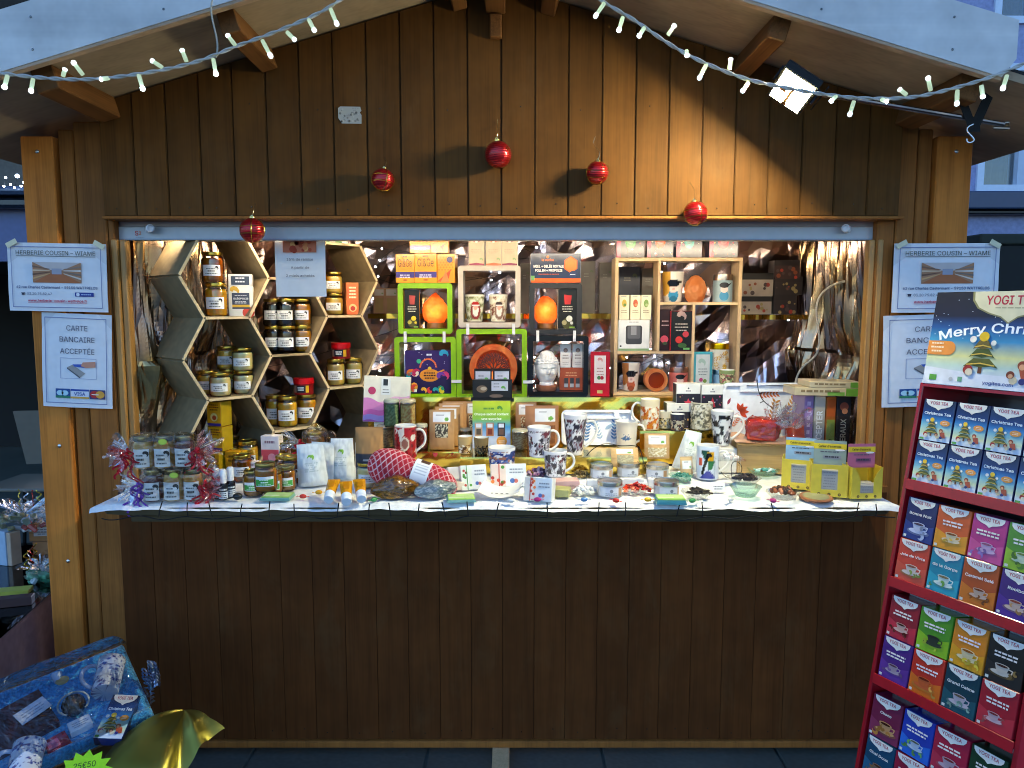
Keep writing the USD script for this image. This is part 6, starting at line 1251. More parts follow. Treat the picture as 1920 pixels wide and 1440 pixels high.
# ================================================================== cube shelves on the highest step
CYF, CD = .57, .13
def cube(label, rect, col, th=.020, d=CD):
    x, z, w, h = stY(rect, CYF); z0 = max(z, S2 + .001)
    o = sbox(-w / 2, 0, w / 2, h).buffer(-.012).buffer(.012); i = sbox(-w / 2 + th, th, w / 2 - th, h - th).buffer(-.004).buffer(.004)
    t = Thing('cube_shelf', label, 'cube shelf', (x, CYF, z)); t.part('frame', [(slab(o.difference(i), 0, d), C(col))], 'gloss', 30)
    t.part('front_bead', [(slab(o.buffer(-.0025).difference(o.buffer(-.005)), -.001, .0), C(col))], 'gloss', False)
    return x, z + th + .0008, w - 2 * th, h - 2 * th
LIME, BEIGE, DGREY, BLACK = '7fae10', 'b8ada0', '2e2c2c', '0d0d0e'
cLL = cube('lower left lime green cube shelf holding the purple teapot box', (740, 632, 855, 748), LIME); cUL = cube('upper left lime green cube shelf holding a lit salt lamp', (746, 531, 848, 626), LIME)
cC = cube('central lime green cube shelf holding the tree-of-life lamp', (856, 617, 988, 748), LIME); cB = cube('beige cube shelf holding two Christmas tumblers', (859, 498, 976, 614), BEIGE)
cBL = cube('black cube shelf holding the white stone head', (990, 630, 1103, 744), BLACK); cDG = cube('dark grey cube shelf holding a lit salt lamp', (993, 531, 1091, 627), DGREY)
for k, (px, py, lab) in enumerate(((760, 632, 'left joint of the stacked left lime cubes'), (833, 632, 'right joint of the stacked left lime cubes'), (877, 617, 'left joint under the beige cube'), (963, 617, 'right joint under the beige cube'), (1008, 630, 'left joint under the dark grey cube'), (1077, 630, 'right joint under the dark grey cube'))):
    x, z = at(px, py, CYF - .001); t = Thing('shelf_clip', 'white plastic clip at the ' + lab, 'clip', (x, CYF - .0022, z - .014)); t.part('clip', [(bx(-.006, .006, -.005, 0, -.008, .036, .001), C('d4d4d4'))], 'plastic', False)
for px, py, lab in ((856, 715, 'joining the two lime cubes'), (990, 716, 'joining the lime cube and the black cube')):
    x, z = at(px, py, CYF - .001); t = Thing('shelf_clip', 'white plastic clip lying level, ' + lab, 'clip', (x, CYF - .0022, z)); t.part('clip', [(bx(-.020, .020, -.005, 0, -.006, .006, .001), C('d4d4d4'))], 'plastic', False)
def saltlamp(label, rect, zs, Y=.63, m='salt', base=True, lit=SALT):
    x, z, w, h = stY(rect, Y, zs); bh = .018 if base else 0
    t = Thing('salt_lamp', label, 'salt lamp', (x, Y + w * .42, zs)); r = w / 2
    b_ = trimesh.creation.icosphere(4, 1.0); V = b_.vertices.copy(); zz = V[:, 2]
    f = 1 - .30 * np.clip(zz, 0, 1) ** 2 - .05 * zz; V[:, 0] *= f; V[:, 1] *= f
    N = meshkit.fbm(V * 2.1 + rect[0], 3, int(rect[0])) - .5; V *= (1 + .28 * N)[:, None]; V[:, 2] = np.maximum(V[:, 2], -.86)
    hh = h - bh; V *= (r * 1.02, r * .9, hh / 1.86); V[:, 2] += bh + hh * .86 / 1.86
    V += (meshkit.noise(V * 120, 3)[:, None] - .5) * .003
    t.part('crystal', [trimesh.Trimesh(V, b_.faces, process=False)], m, 30)
    if base: t.part('base', [(lathe([(0, 0), (r * .72, 0), (r * .74, .004), (r * .70, bh + .004), (0, bh + .004)], 28), C('8a5a2a'))], 'card', 40)
    if lit:
        L = UsdLux.SphereLight.Define(stage, t.path + '/inner_bulb'); L.CreateRadiusAttr(.012); L.CreateIntensityAttr(lit * 100); L.CreateColorAttr(Gf.Vec3f(1, .60, .25)); L.CreateNormalizeAttr(False)
        L.AddTranslateOp().Set(Gf.Vec3d(0, -r * .42, bh + hh * .45))
def blackpack(acc, fruit):
    def f(q, w, h):
        q.rect(-w / 2 + .001, .001, w / 2 - .001, h - .001, '17130f').poly([(-w * .14, h * .62), (w * .16, h * .62), (w * .22, h * .84), (-w * .18, h * .86)], acc, 2).bars(-w * .28, w * .28, h * .55, 3, h * .06, h * .022, 'c8c0b0', 3, 2)
        q.disc(w * .02, h * .14, w * .30, '4a4620', 2).disc(w * .1, h * .26, w * .16, fruit[0], 3).disc(-w * .16, h * .16, w * .13, fruit[1], 3).disc(w * .22, h * .15, w * .08, fruit[0], 3).rect(w * .1, h * .02, w * .38, h * .06, '7a9a3a', 3)
    return f
def boxin(name, label, rect, zs, Y, d, col, **k): return boxrect(name, label, rect, Y, zs, d, col, **k)
boxin('tea_packet', 'black tea packet with orange sides left of the lit salt lamp in the lime cube', (758, 543, 787, 622), cUL[1], .60, .05, 'c8721a', rz=.12, deco=blackpack('a8403a', ('d8b82a', 'b8a84a')), side='c8721a', m='gloss')
saltlamp('lit orange salt lamp in the upper left lime cube', (791, 552, 838, 621), cUL[1])
def teapot(q, w, h):
    q.rect(-w / 2 + .001, .001, w / 2 - .001, h - .001, '33205a').rect(-w / 2 + .001, .001, w / 2 - .001, h * .38, '241a44', 2).line([(-w * .18 + w * .36 * k / 12, h * .60 + h * .20 * math.sin(math.pi * k / 12) ** .5) for k in range(13)], w * .035, 'd8683a', 3)
    q.disc(w * .03, h * .42, w * .22, 'd88a2a', 3, 20, h * .15).poly([(w * .18, h * .44), (w * .36, h * .54), (w * .33, h * .56), (w * .2, h * .5)], 'd88a2a', 3).disc(w * .03, h * .58, w * .04, 'e8c03a', 3).bars(-w * .1, w * .16, h * .46, 3, h * .06, h * .03, '3a2a1a', 3, 4)
    qq = random.Random(5)
    for k, c_ in enumerate(['c83a6a', '2aa0a8', 'b82a3a', 'd84a3a', 'e0a03a', '6a3a9a', '2a8a6a', 'd86a2a', 'e8d8c0', 'c02a5a']): q.poly(leaf(qq.choice([-1, 1]) * w * qq.uniform(.24, .42), h * qq.uniform(.08, .5), w * .09, qq.uniform(0, 360)), c_, 3 + k % 2)
    for k in range(4): q.poly(leaf(-w * .1 + w * .13 * k, h * .07, w * .07, qq.uniform(0, 360)), ['d8a03a', 'c83a3a', '2a9aa0', 'e0c02a'][k], 4)
    q.rect(-w * .46, h * .03, -w * .34, h * .1, '6a9a5a', 4).rect(-w * .32, h * .03, -w * .25, h * .1, 'd8d8d0', 4).bars(-w * .05, w * .1, h * .88, 1, 1, h * .04, 'd8d8e8', 2, 3).poly(leaf(w * .34, h * .92, w * .1, 20), '2a8ab0', 3).disc(-w * .2, h * .75, w * .05, '3aa07a', 4)
    for k in range(10): q.disc(qq.uniform(-.4, .4) * w, qq.uniform(.6, .97) * h, w * .008, 'd8d0e8', 3)
boxin('tea_box', 'square purple box printed with an orange teapot in the lower left lime cube', (760, 657, 846, 738), cLL[1], .59, .06, '2c1c4c', rz=.05, deco=teapot, m='gloss')
def xmas(seed):
    def fn(th, z, v):
        H = z.max(); t_ = z / H; c = base_col('aab088' if seed == 1 else 'c8b8a0', len(th)); N = meshkit.fbm(np.stack([np.sin(th) * 3, np.cos(th) * 3, z * 60], -1), 3, seed); c[N > .56] = C('d8d8c4'); c[N < .4] = C('7a7a58' if seed == 1 else '7a4a3a')
        def e(x, y, a, b, col): c[((th - x) / a) ** 2 + ((t_ - y) / b) ** 2 < 1] = C(col)
        e(.1, .40, .62, .32, '8a3a34' if seed == 1 else '8a6a58'); e(.1, .42, .36, .22, 'e0d8cc'); e(.1, .54, .26, .10, 'd0a088'); e(.1, .66, .40, .09, 'b02a28' if seed == 1 else '4a3a34'); e(.1, .60, .44, .03, 'e8e0d8'); c[t_ < .06] = C('d8d0bc'); c[t_ > .93] = C('d8d8c8'); return c
    return fn
def tumbler(name, label, rect, zs, Y, fn, taper=.78, lid=None, cat='tumbler'):
    x, z, w, h = stY(rect, Y, zs); return mug(name, label, (x, Y + w / 2, zs), w / 2, h, fn, rz=-math.atan2(x, Y - CY), handle=None, taper=taper, cat=cat)
tumbler('tumbler', 'green Christmas tumbler with a red-hatted old man, left in the beige cube', (870, 552, 908, 607), cB[1], .60, xmas(1)); tumbler('tumbler', 'beige Christmas tumbler with a nutcracker figure, right in the beige cube', (916, 552, 952, 607), cB[1], .60, xmas(2))
saltlamp('lit orange salt lamp in the dark grey cube', (1002, 553, 1046, 619), cDG[1])
boxin('tea_packet', 'black tea packet with silver edges right of the lit salt lamp in the grey cube', (1046, 542, 1082, 619), cDG[1], .60, .05, 'b8b0a4', rz=-.1, deco=blackpack('b82a28', ('d8d4c4', 'a89a6a')), side='b8b0a4', m='gloss')
# tree-of-life lamp
x, z, w, h = stY((880, 637, 970, 738), .61, cC[1]); r = w / 2; zc_ = r * 1.02
t = Thing('tree_lamp', 'round orange salt bowl lamp with a cut-out tree in the central lime cube', 'salt lamp', (x, .61, cC[1]))
ring = Point(0, zc_).buffer(r, 24).difference(Point(0, zc_ + r * .04).buffer(r * .72, 24)); t.part('bowl', [slab(ring, 0, .05)], 'salt', 30); t.part('back_plate', [slab(Point(0, zc_).buffer(r * .98, 24), .052, .066)], 'salt', 30)
tr = [LineString([(0, zc_ - r * .66), (r * .02, zc_ - r * .3), (0, zc_)]).buffer(r * .05)]; qq = random.Random(4)
def branch(x0, z0, a, L, w_, dep):
    x1, z1 = x0 + L * math.sin(a), z0 + L * math.cos(a)
    if math.hypot(x1, z1 - zc_) > r * .74: return
    tr.append(LineString([(x0, z0), (x1, z1)]).buffer(w_))
    if dep:
        for s in (-1, 0, 1):
            if s or dep > 2: branch(x1, z1, a + s * qq.uniform(.35, .7), L * qq.uniform(.65, .8), w_ * .72, dep - 1)
for a in (-1.15, -.55, 0, .55, 1.15): branch(0, zc_ - r * .12, a, r * .26, r * .026, 4)
for a in (2.0, 2.6, -2.0, -2.6, 3.1): tr.append(LineString([(0, zc_ - r * .5), (r * .55 * math.sin(a), zc_ - r * .45 + r * .5 * math.cos(a) * .5)]).buffer(r * .022))
t.part('tree', [(slab(shapely.union_all(tr).intersection(Point(0, zc_ + r * .04).buffer(r * .73, 24)), .006, .014), C('5a2206'))], 'card', False)
L = UsdLux.SphereLight.Define(stage, t.path + '/inner_bulb'); L.CreateRadiusAttr(.008); L.CreateIntensityAttr(SALT * 160); L.CreateColorAttr(Gf.Vec3f(1, .6, .25)); L.AddTranslateOp().Set(Gf.Vec3d(0, .034, zc_ - r * .35)); L.CreateNormalizeAttr(False)
def dkbox(q, w, h): q.rect(-w * .42, h * .45, w * .42, h * .92, 'b8bac8').poly(leaf(w * .2, h * .62, w * .12), '5a9a4a', 2).bars(-w * .3, w * .1, h * .72, 2, h * .12, h * .05, '80848e', 2, 2)
zt = S2 + .002
boxin('nut_box', 'black window box with a pale label, left of three before the tree lamp', (889, 692, 922, 750), zt + .004, .545, .03, '100f10', deco=dkbox); boxin('nut_box', 'black window box with a pale label, right of three before the tree lamp', (925, 692, 957, 750), zt + .004, .545, .03, '100f10', deco=dkbox)
def dk2(q, w, h): q.rect(-w * .02, h * .40, w * .40, h * .92, 'b4b8c8').poly(leaf(w * .28, h * .55, w * .06), '5a9a4a', 2).bars(.02 * w, w * .2, h * .75, 2, h * .16, h * .06, '80848e', 2, 2).disc(-w * .26, h * .5, w * .14, '6a5a48', 2, 12, h * .2).disc(-w * .22, h * .52, w * .08, 'a89a88', 3, 9, h * .1).disc(w * .1, h * .12, w * .18, '6a5a50', 2, 12, h * .1)
t = boxin('nut_box', 'wide black window box of nuts with a pale label, foremost before the tree lamp', (886, 712, 960, 752), S2 + .001, .515, .022, '0d0c0d', deco=dk2)
t = Thing('step_ledge', 'small black ledge under the wide nut box', 'ledge', (at(923, 752, .515)[0], .512, S2 - .012)); t.part('ledge', [(bx(-.085, .085, -.0, .034, 0, .0125), C('0d0c0d'))], 'card', False)
# white stone head
def stone_head(rect, zs):
    x, z, w, h = stY(rect, .565, zs); t = Thing('stone_head', 'white meditating head sculpture with curled hair on a terracotta base in the black cube', 'sculpture', (x, .562 + w * .5, zs), rz=.12)
    bh = h * .14; H = h - bh; r = w / 2
    t.part('base', [(lathe([(0, 0), (r * .62, 0), (r * .76, bh * .5), (r * .80, bh), (0, bh)], 30), C('b06a48'))], 'stone', 40)
    n = 90; A, B = np.meshgrid(np.linspace(-math.pi, math.pi, 2 * n), np.linspace(0, 1, n), indexing='ij')
    def prof(v): return np.interp(v, [0, .05, .10, .20, .35, .50, .62, .72, .82, .90, .96, 1], [.46, .46, .42, .54, .66, .73, .74, .69, .60, .46, .28, .0])
    R = prof(B); X_, Y_ = np.sin(A) * R, -np.cos(A) * R * 1.08
    g_ = lambda a, b, sa, sb: np.exp(-((A - a) / sa) ** 2 - ((B - b) / sb) ** 2)
    D = .17 * g_(0, .40, .13, .05) + .11 * g_(0, .48, .09, .08) + .05 * g_(.0, .56, .10, .05)                      # nose
    D += .07 * g_(0, .295, .20, .018) + .07 * g_(0, .262, .17, .018) - .05 * g_(0, .279, .25, .006) + .07 * g_(0, .19, .25, .045)   # lips, chin
    for s in (-1, 1): D += -.085 * g_(s * .36, .505, .22, .030) + .065 * g_(s * .37, .490, .17, .016) + .05 * g_(s * .38, .575, .30, .016) + .05 * g_(s * .55, .38, .25, .07) - .02 * g_(s * .18, .33, .07, .05)
    hair = (B > .66 + .04 * np.cos(A * 1.0) * 0 + .05 * (np.abs(A) < .9) * np.cos(A * 1.7) - .22 * (np.abs(A) > 1.75))
    D += hair * (.02 + .05 * np.abs(np.sin(A * 8)) * np.abs(np.sin(B * 42)))
    D *= 1.7; R = R * 1.12; X_, Y_ = np.sin(A) * R, -np.cos(A) * R * 1.08; X_ += np.sin(A) * D; Y_ += -np.cos(A) * D
    Zc = B * .90
    V = np.stack([X_ * r, Y_ * r, bh + Zc * H], -1).reshape(-1, 3); m = grid(2 * n, n, lambda u, v: V.reshape(2 * n, n, 3))
    ps = [(m, C('efebe2'))]
    k_ = lathe([(r * .56, -.10 * H), (r * .52, -.02 * H), (r * .46, .04 * H), (r * .32, .09 * H), (0, .115 * H)], 24); k_.vertices[:, 2] += bh + .865 * H; ps.append((k_, C('efebe2')))
    for s in (-1, 1): e_ = trimesh.creation.icosphere(3, 1); e_.vertices = e_.vertices * (r * .09, r * .17, H * .19) + (s * r * .88, r * .02, bh + H * .38); ps.append((e_, C('efebe2')))
    t.part('head', ps, 'paper', True)
stone_head((999, 657, 1053, 741), cBL[1])
def wbox(q, w, h): q.disc(0, h * .74, w * .22, '8a6a5a', 1).disc(0, h * .72, w * .12, 'b8907a', 2).bars(-w * .3, w * .3, h * .5, 2, h * .12, h * .05, '8a7a74', 3).bars(-w * .35, w * .35, h * .2, 2, h * .08, h * .03, 'b0a8a4', 5)
zb = stY((1050, 690, 1094, 738), .62, cBL[1]); zbt = cBL[1] + zb[3] + .001
def ocr(q, w, h):
    q.rect(-w / 2 + .001, .001, w / 2 - .001, h - .001, 'b04a20')
    for k in range(3): q.rect(-w * .30 + k * w * .24, h * .12, -w * .14 + k * w * .24, h * .55, '3a3638', 2).rect(-w * .30 + k * w * .24, h * .14, -w * .14 + k * w * .24, h * .30, 'a8a4a4', 3)
    q.bars(-w * .3, w * .3, h * .76, 2, h * .12, h * .05, 'd89a6a', 2, 2)
boxin('oil_set_box', 'orange box with three small bottles pictured, in the black cube', (1049, 690, 1094, 738), cBL[1], .62, .05, 'a84820', rz=-.1, deco=ocr)
boxin('oil_box', 'left white essential oil box on the orange box in the black cube', (1051, 645, 1070, 690), zbt, .625, .03, 'd8d2cc', deco=wbox); boxin('oil_box', 'right white essential oil box on the orange box in the black cube', (1074, 645, 1093, 690), zbt, .625, .03, 'd8d2cc', deco=wbox)
def redbag(q, w, h): q.rect(-w * .30, h * .30, w * .30, h * .92, 'd8ccc8').disc(-w * .05, h * .42, w * .10, '4a7a4a', 2).disc(w * .1, h * .42, w * .10, 'b02a3a', 2).bars(-w * .2, w * .22, h * .62, 3, h * .07, h * .025, 'a88a84', 2, 2).poly(leaf(0, h * .82, w * .14), 'c88a84', 2).rect(-w * .14, h * .07, w * .14, h * .14, 'b8a868', 1)
boxin('tea_packet', 'red tea packet with a pale label standing right of the black cube', (1107, 660, 1143, 742), S2 + .001, .575, .04, 'b01024', rz=-.15, deco=redbag, m='gloss')
# boxes on top of the cubes
zUL = cUL[1] - .020 + (cUL[3] + .04) + .001
def gige(q, w, h): q.rect(-w / 2 + .001, .001, w / 2 - .001, h - .001, 'e0920c').rect(-w / 2 + .001, h * .18, w / 2 - .001, h * .38, '3c2f7a', 2).txt('Gi&Ge', h * .26, 0, h * .56, '4a2a0a', 2, w * .72).bars(-w * .35, w * .35, h * .25, 2, h * .07, h * .035, 'c8c0e0', 2, 3).bars(-w * .15, w * .15, h * .88, 1, 1, h * .05, '6a3a0a', 2, 2).disc(0, h * .1, w * .12, 'a85a0a', 2, 10, h * .03)
def comb(q, w, h):
    q.rect(-w / 2 + .001, .001, w / 2 - .001, h - .001, 'dc9010')
    for i in range(5):
        for j in range(6): q.disc(-w * .38 + i * w * .17 + (j % 2) * w * .085, h * .45 + j * h * .085, w * .055, 'c87a08', 2, 6)
    q.poly([(-w * .5 + .001, h * .05), (w * .3, h * .48), (w * .1, h * .02)], 'c84a1a', 3).poly([(-w * .3, h * .02), (w * .0, h * .42), (w * .2, h * .02)], 'e07a3a', 4).disc(w * .22, h * .80, w * .17, '3c2f5a', 3)
boxin('syrup_carton', 'dark-sided orange carton at the left end on the upper lime cube', (742, 476, 777, 530), zUL, .60, .06, '9a560a', deco=gige, m='gloss'); boxin('syrup_carton', 'orange carton with black script lettering, middle on the upper lime cube', (777, 475, 819, 530), zUL, .585, .06, 'd0860c', deco=gige, m='gloss')
boxin('syrup_carton', 'orange carton with a honeycomb print, right on the upper lime cube', (819, 476, 853, 530), zUL, .59, .06, 'cf860c', rz=-.12, deco=comb, m='gloss')
zz2 = stY((777, 475, 819, 530), .585, zUL); zt2 = zUL + zz2[3] + .0015
boxin('syrup_carton', 'orange carton with a purple band lying on the two orange cartons', (768, 437, 808, 475), zt2, .59, .06, 'd0860c', deco=gige, m='gloss'); boxin('syrup_carton', 'orange carton with a flower print lying at the top right of the orange stack', (808, 437, 841, 475), zt2, .592, .06, 'd0860c', deco=comb, m='gloss')
zB = cB[1] - .020 + cB[3] + .04 + .001
def slim(col):
    def f(q, w, h): q.poly([(-w / 2 + .001, h - .001), (w / 2 - .001, h - .001), (w / 2 - .001, h * .86), (w * .15, h * .76), (-w * .15, h * .76), (-w / 2 + .001, h * .86)], col).bars(-w * .3, w * .3, h * .90, 1, 1, h * .03, 'e8d8d8', 2, 3).disc(0, h * .78, w * .09, 'e8e0d8', 3).bars(-w * .36, w * .3, h * .52, 3, h * .06, h * .018, '9a8a78', 3).poly([(-w / 2 + .001, .001), (w / 2 - .001, .001), (w / 2 - .001, h * .06), (0, h * .09), (-w / 2 + .001, h * .06)], col).poly(leaf(w * .3, h * .2, w * .12), '7a9a6a', 2)
    return f
for k, (x0, col, lab) in enumerate(((879, '8a2248', 'left plum'), (911, 'd8582a', 'middle orange'), (941, '7a2048', 'right plum'))): boxin('herb_tea_box', f'{lab} and beige slim tea box on the beige cube', (x0, 440, x0 + 29, 497), zB, .60, .05, 'c0a78a', rz=-.06, deco=slim(col), side='d8d4cc')
zDG = cDG[1] - .020 + cDG[3] + .04 + .001
def miel(q, w, h):
    q.rect(-w / 2 + .001, .001, w / 2 - .001, h - .001, '24304e').rect(-w / 2 + .001, .001, w / 2 - .001, h * .16, 'e0601a', 2).poly([(w * .30 + w * .15 * math.sin(k * math.pi / 3), h * .62 + w * .17 * math.cos(k * math.pi / 3)) for k in range(6)], 'e0601a', 2).poly([(w * .30 + w * .13 * math.sin(k * math.pi / 3), h * .62 + w * .15 * math.cos(k * math.pi / 3)) for k in range(6)], 'e87a30', 3).disc(w * .34, h * .28, w * .075, '2a3860', 4).bars(w * .29, w * .39, h * .27, 1, 1, h * .03, 'd8d8e0', 1, 5)
    q.txt('MIEL + GELÉE ROYALE', h * .085, -w * .14, h * .52, 'f0f0f0', 3, w * .60, True).txt('POLLEN + PROPOLIS', h * .085, -w * .14, h * .38, 'f0f0f0', 3, w * .54, True).txt('Gourmande de saveurs', h * .05, -w * .14, h * .27, 'd85a2a', 3, w * .4).txt('la ruche', h * .08, -w * .16, h * .74, 'e87a3a', 3, w * .24, True).poly([(-w * .16 + w * .03 * math.sin(k * math.pi / 3), h * .88 + w * .03 * math.cos(k * math.pi / 3)) for k in range(6)], 'e87a3a', 3)
    q.rect(-w * .49, h * .08, -w * .42, h * .24, '6aa05a', 4)
boxin('ampoule_box', 'navy and orange honey and royal jelly box on the dark grey cube', (995, 475, 1089, 530), zDG, .585, .05, '26324e', deco=miel, m='gloss', side='d0d0d4')
# ------------------------------------------------------------------ wooden wall shelf
WY, WD = .60, .11
x, z, w, h = stY((1152, 483, 1389, 742), WY); z = S2 + .0015; h = at(1270, 483, WY)[1] - z
ws = Thing('display_shelf', 'light wooden display shelf with uneven compartments on the golden step', 'shelf', (x, WY, z)); T_ = .014
def lx(px, py=600): return at(px, py, WY)[0] - x
def lz(py): return at(1270, py, WY)[1] - z
ws.part('side_board', [bx(-w / 2, -w / 2 + T_, 0, WD, T_, h - T_, .001)], 'pine_z', False); ws.part('side_board', [bx(w / 2 - T_, w / 2, 0, WD, T_, h - T_, .001)], 'pine_z', False)
ws.part('top_board', [bx(-w / 2, w / 2, 0, WD, h - T_, h, .001)], 'pine_x', False); ws.part('bottom_board', [bx(-w / 2, w / 2, 0, WD, 0, T_, .001)], 'pine_x', False)
v1, v2, h1, h2 = lx(1235), lx(1301), lz(569), lz(661); tt2 = .010
ws.part('divider', [bx(v1 - tt2 / 2, v1 + tt2 / 2, .002, WD, h2 + tt2 / 2, h - T_ - .0002)], 'pine_z', False); ws.part('divider', [bx(v2 - tt2 / 2, v2 + tt2 / 2, .002, WD, T_ + .0002, h1 - tt2 / 2 - .0002)], 'pine_z', False)
ws.part('shelf_board', [bx(v1 + tt2 / 2 + .0002, w / 2 - T_ - .0002, .002, WD, h1 - tt2 / 2, h1 + tt2 / 2)], 'pine_x', False); ws.part('shelf_board', [bx(-w / 2 + T_ + .0002, v2 - tt2 / 2 - .0002, .002, WD, h2 - tt2 / 2, h2 + tt2 / 2)], 'pine_x', False)
zA, zB2, zBt, zTp = z + h1 + tt2 / 2 + .0005, z + h2 + tt2 / 2 + .0005, z + T_ + .0005, z + h + .0008
YI = WY + .012
def geisha(bg, dress, patch=None):
    def fn(th, zz, v):
        H = zz.max(); t_ = zz / H; c = base_col(bg, len(th))
        if patch: c[(t_ > .45 + .25 * np.sin(th * 1.5)) & (th < -.2)] = C(patch)
        def e(a, b_, sa, sb, col): c[((th - a) / sa) ** 2 + ((t_ - b_) / sb) ** 2 < 1] = C(col)
        e(.08, .22, .55, .20, dress); e(.08, .10, .45, .10, C(dress) * .6); e(.08, .44, .42, .13, 'e8c8b8'); e(.08, .62, .62, .13, '101014'); e(.5, .66, .5, .05, '101014'); c[(t_ > .40) & (t_ < .46) & (np.abs(th - .08) < .1)] = C('c89890'); return c
    return fn
tumbler('tumbler', 'white tumbler with a blue-robed doll, upper left in the wooden shelf', (1245, 509, 1287, 567), zA, YI, geisha('d8d4c8', '3a8ab0', 'c8983a')); x_, z_, w_, h_ = stY((1342, 514, 1378, 567), YI, zA)
def tdoll(col, dress):
    def d(q, r, hh): return q.disc(0, hh * .28, r * .5, dress, 1, 16, hh * .22).disc(0, hh * .58, r * .38, 'e8c8b8', 2, 16, hh * .15).disc(0, hh * .78, r * .5, '101014', 3, 16, hh * .13).poly([(r * .3, hh * .8), (r * .95, hh * .92), (r * .4, hh * .72)], '101014', 3)
    return d
tin('tea_tin', 'grey-blue tea tin with a blue-robed doll, upper right in the wooden shelf', (x_, YI + w_ / 2, zA), w_ / 2, h_, '8ea6ac', 'a89c90', tdoll(0, '3a8ab0'), rz=-.1)
saltlamp('unlit pale orange salt lamp between the doll tumbler and the grey tin', (1288, 513, 1328, 567), zA, YI, 'salt_pale', False, 0)
def seedb(c1, c2): return lambda q, w, h: q.disc(0, h * .66, w * .24, c1, 1, 12, h * .16).disc(w * .05, h * .60, w * .14, c2, 2).bars(-w * .3, w * .3, h * .36, 2, h * .08, h * .03, '9a8a6a', 3).bars(-w * .35, w * .2, h * .92, 1, 1, h * .03, '8a8a8a', 4)
zdf = stY((1159, 600, 1218, 657), YI, zB2); zdt = zB2 + zdf[3] + .001
def diff(q, w, h): q.poly(sbox(-w * .26, h * .22, w * .26, h * .82).buffer(-.008).buffer(.008), '3a3a3c', 1).poly(sbox(-w * .20, h * .40, w * .20, h * .80).buffer(-.006).buffer(.006), '5a5a5c', 2).rect(-w * .10, h * .52, w * .08, h * .80, '8a8a8c', 3).bars(-w * .2, w * .2, h * .92, 1, 1, h * .025, '8a8a8a', 2).rect(-w / 2 + .001, .001, w / 2 - .001, h * .08, '8aa870', 1).disc(-w * .42, h * .16, w * .03, '3a3a3a', 2)
boxin('diffuser_box', 'white box showing a black diffuser with a green foot, left in the wooden shelf', (1159, 600, 1218, 657), zB2, YI, .06, 'd8d8d4', rz=.06, deco=diff, side='a8b890')
for k, (x0, c1, c2, lab) in enumerate(((1161, 'c8a83a', '6a8a3a', 'left, yellow blossom'), (1182, 'b8522a', 'd88a5a', 'middle, rust flower'), (1202, '7a9a4a', 'a8b87a', 'right, green stalk'))): boxin('oil_box', f'cream essential oil box on the diffuser box ({lab})', (x0, 553, x0 + 19, 599), zdt, YI + .01, .04, 'ddd4b4', deco=seedb(c1, c2))
def rb(q, w, h): q.rect(-w / 2 + .003, .001, w / 2 - .003, h - .001, '14100e').bars(-w * .3, w * .3, h * .66, 3, h * .08, h * .03, 'a89a90', 3, 2).poly(leaf(0, h * .88, w * .22), 'a88a84', 2).disc(w * .2, h * .42, w * .14, 'c83a44', 2).disc(-w * .1, h * .28, w * .16, 'b8302a', 2).disc(w * .05, h * .14, w * .2, '3a5a2a', 3, 12, h * .06).rect(w * .1, h * .03, w * .38, h * .08, '6aa05a', 3)
boxin('tea_packet', 'black tea packet with a red edge, front right in the middle compartment', (1257, 583, 1298, 657), zB2, YI, .04, 'a01420', rz=-.08, deco=rb, m='gloss', side='a81420'); boxin('tea_packet', 'dark red tea packet with a pink rose, left in the middle compartment', (1236, 580, 1258, 657), zB2, YI + .015, .04, '2a0c0e', deco=lambda q, w, h: q.disc(-w * .05, h * .28, w * .34, 'c84a5a', 1, 14, h * .09).disc(0, h * .18, w * .2, '3a4a2a', 2, 12, h * .04).bars(-w * .3, w * .3, h * .7, 2, h * .1, h * .03, '9a8080', 3), m='gloss')
tumbler('tumbler', 'white tumbler with a coral-robed doll, lower left in the wooden shelf', (1168, 681, 1202, 735), zBt, YI, geisha('d8ccbc', 'b8583a', 'a86a3a')); x_, z_, w_, h_ = stY((1258, 689, 1293, 737), YI, zBt)
tin('tea_tin', 'pink tea tin with a black-haired doll, bottom of the wooden shelf', (x_, YI + w_ / 2, zBt), w_ / 2, h_, 'c8685c', 'b8948a', tdoll(0, 'c84a3a'))
x_, z_, w_, h_ = stY((1209, 692, 1253, 737), YI, zBt); t = Thing('salt_candle', 'round orange-red salt candle holder at the bottom of the wooden shelf', 'candle holder', (x_, YI, zBt)); t.part('ring', [slab(Point(0, h_ / 2).buffer(h_ / 2, 20).difference(Point(0, h_ / 2).buffer(h_ * .36, 20)), 0, .05)], 'salt_pale', 30); t.part('dish', [(slab(Point(0, h_ / 2).buffer(h_ * .37, 20), .012, .04), C('8a2c0a'))], 'gloss', False)
def teal(q, w, h): q.rect(-w * .36, h * .2, w * .36, h * .94, 'd0d8d4').poly(leaf(-w * .05, h * .74, w * .2), 'a8c4b4', 2).bars(-w * .25, w * .25, h * .56, 3, h * .07, h * .025, '8a9a98', 3, 2).disc(-w * .08, h * .3, w * .1, 'b84a7a', 2).disc(w * .12, h * .27, w * .1, '7a9a4a', 2)
boxin('tea_packet', 'turquoise tea packet with a pale label at the lower right of the wooden shelf', (1299, 660, 1336, 737), zBt, YI, .04, '4aa4b0', rz=.1, deco=teal, m='gloss')
x_, z_, w_, h_ = stY((1340, 694, 1371, 737), YI, zBt); tin('tea_tin', 'pale blue tea tin under the yellow flowered one', (x_, YI + w_ / 2, zBt), w_ / 2, h_, '8ab0cc', '9ab8cc', lambda q, r, hh: q.disc(0, hh * .5, r * .4, 'd8d8d0', 1))
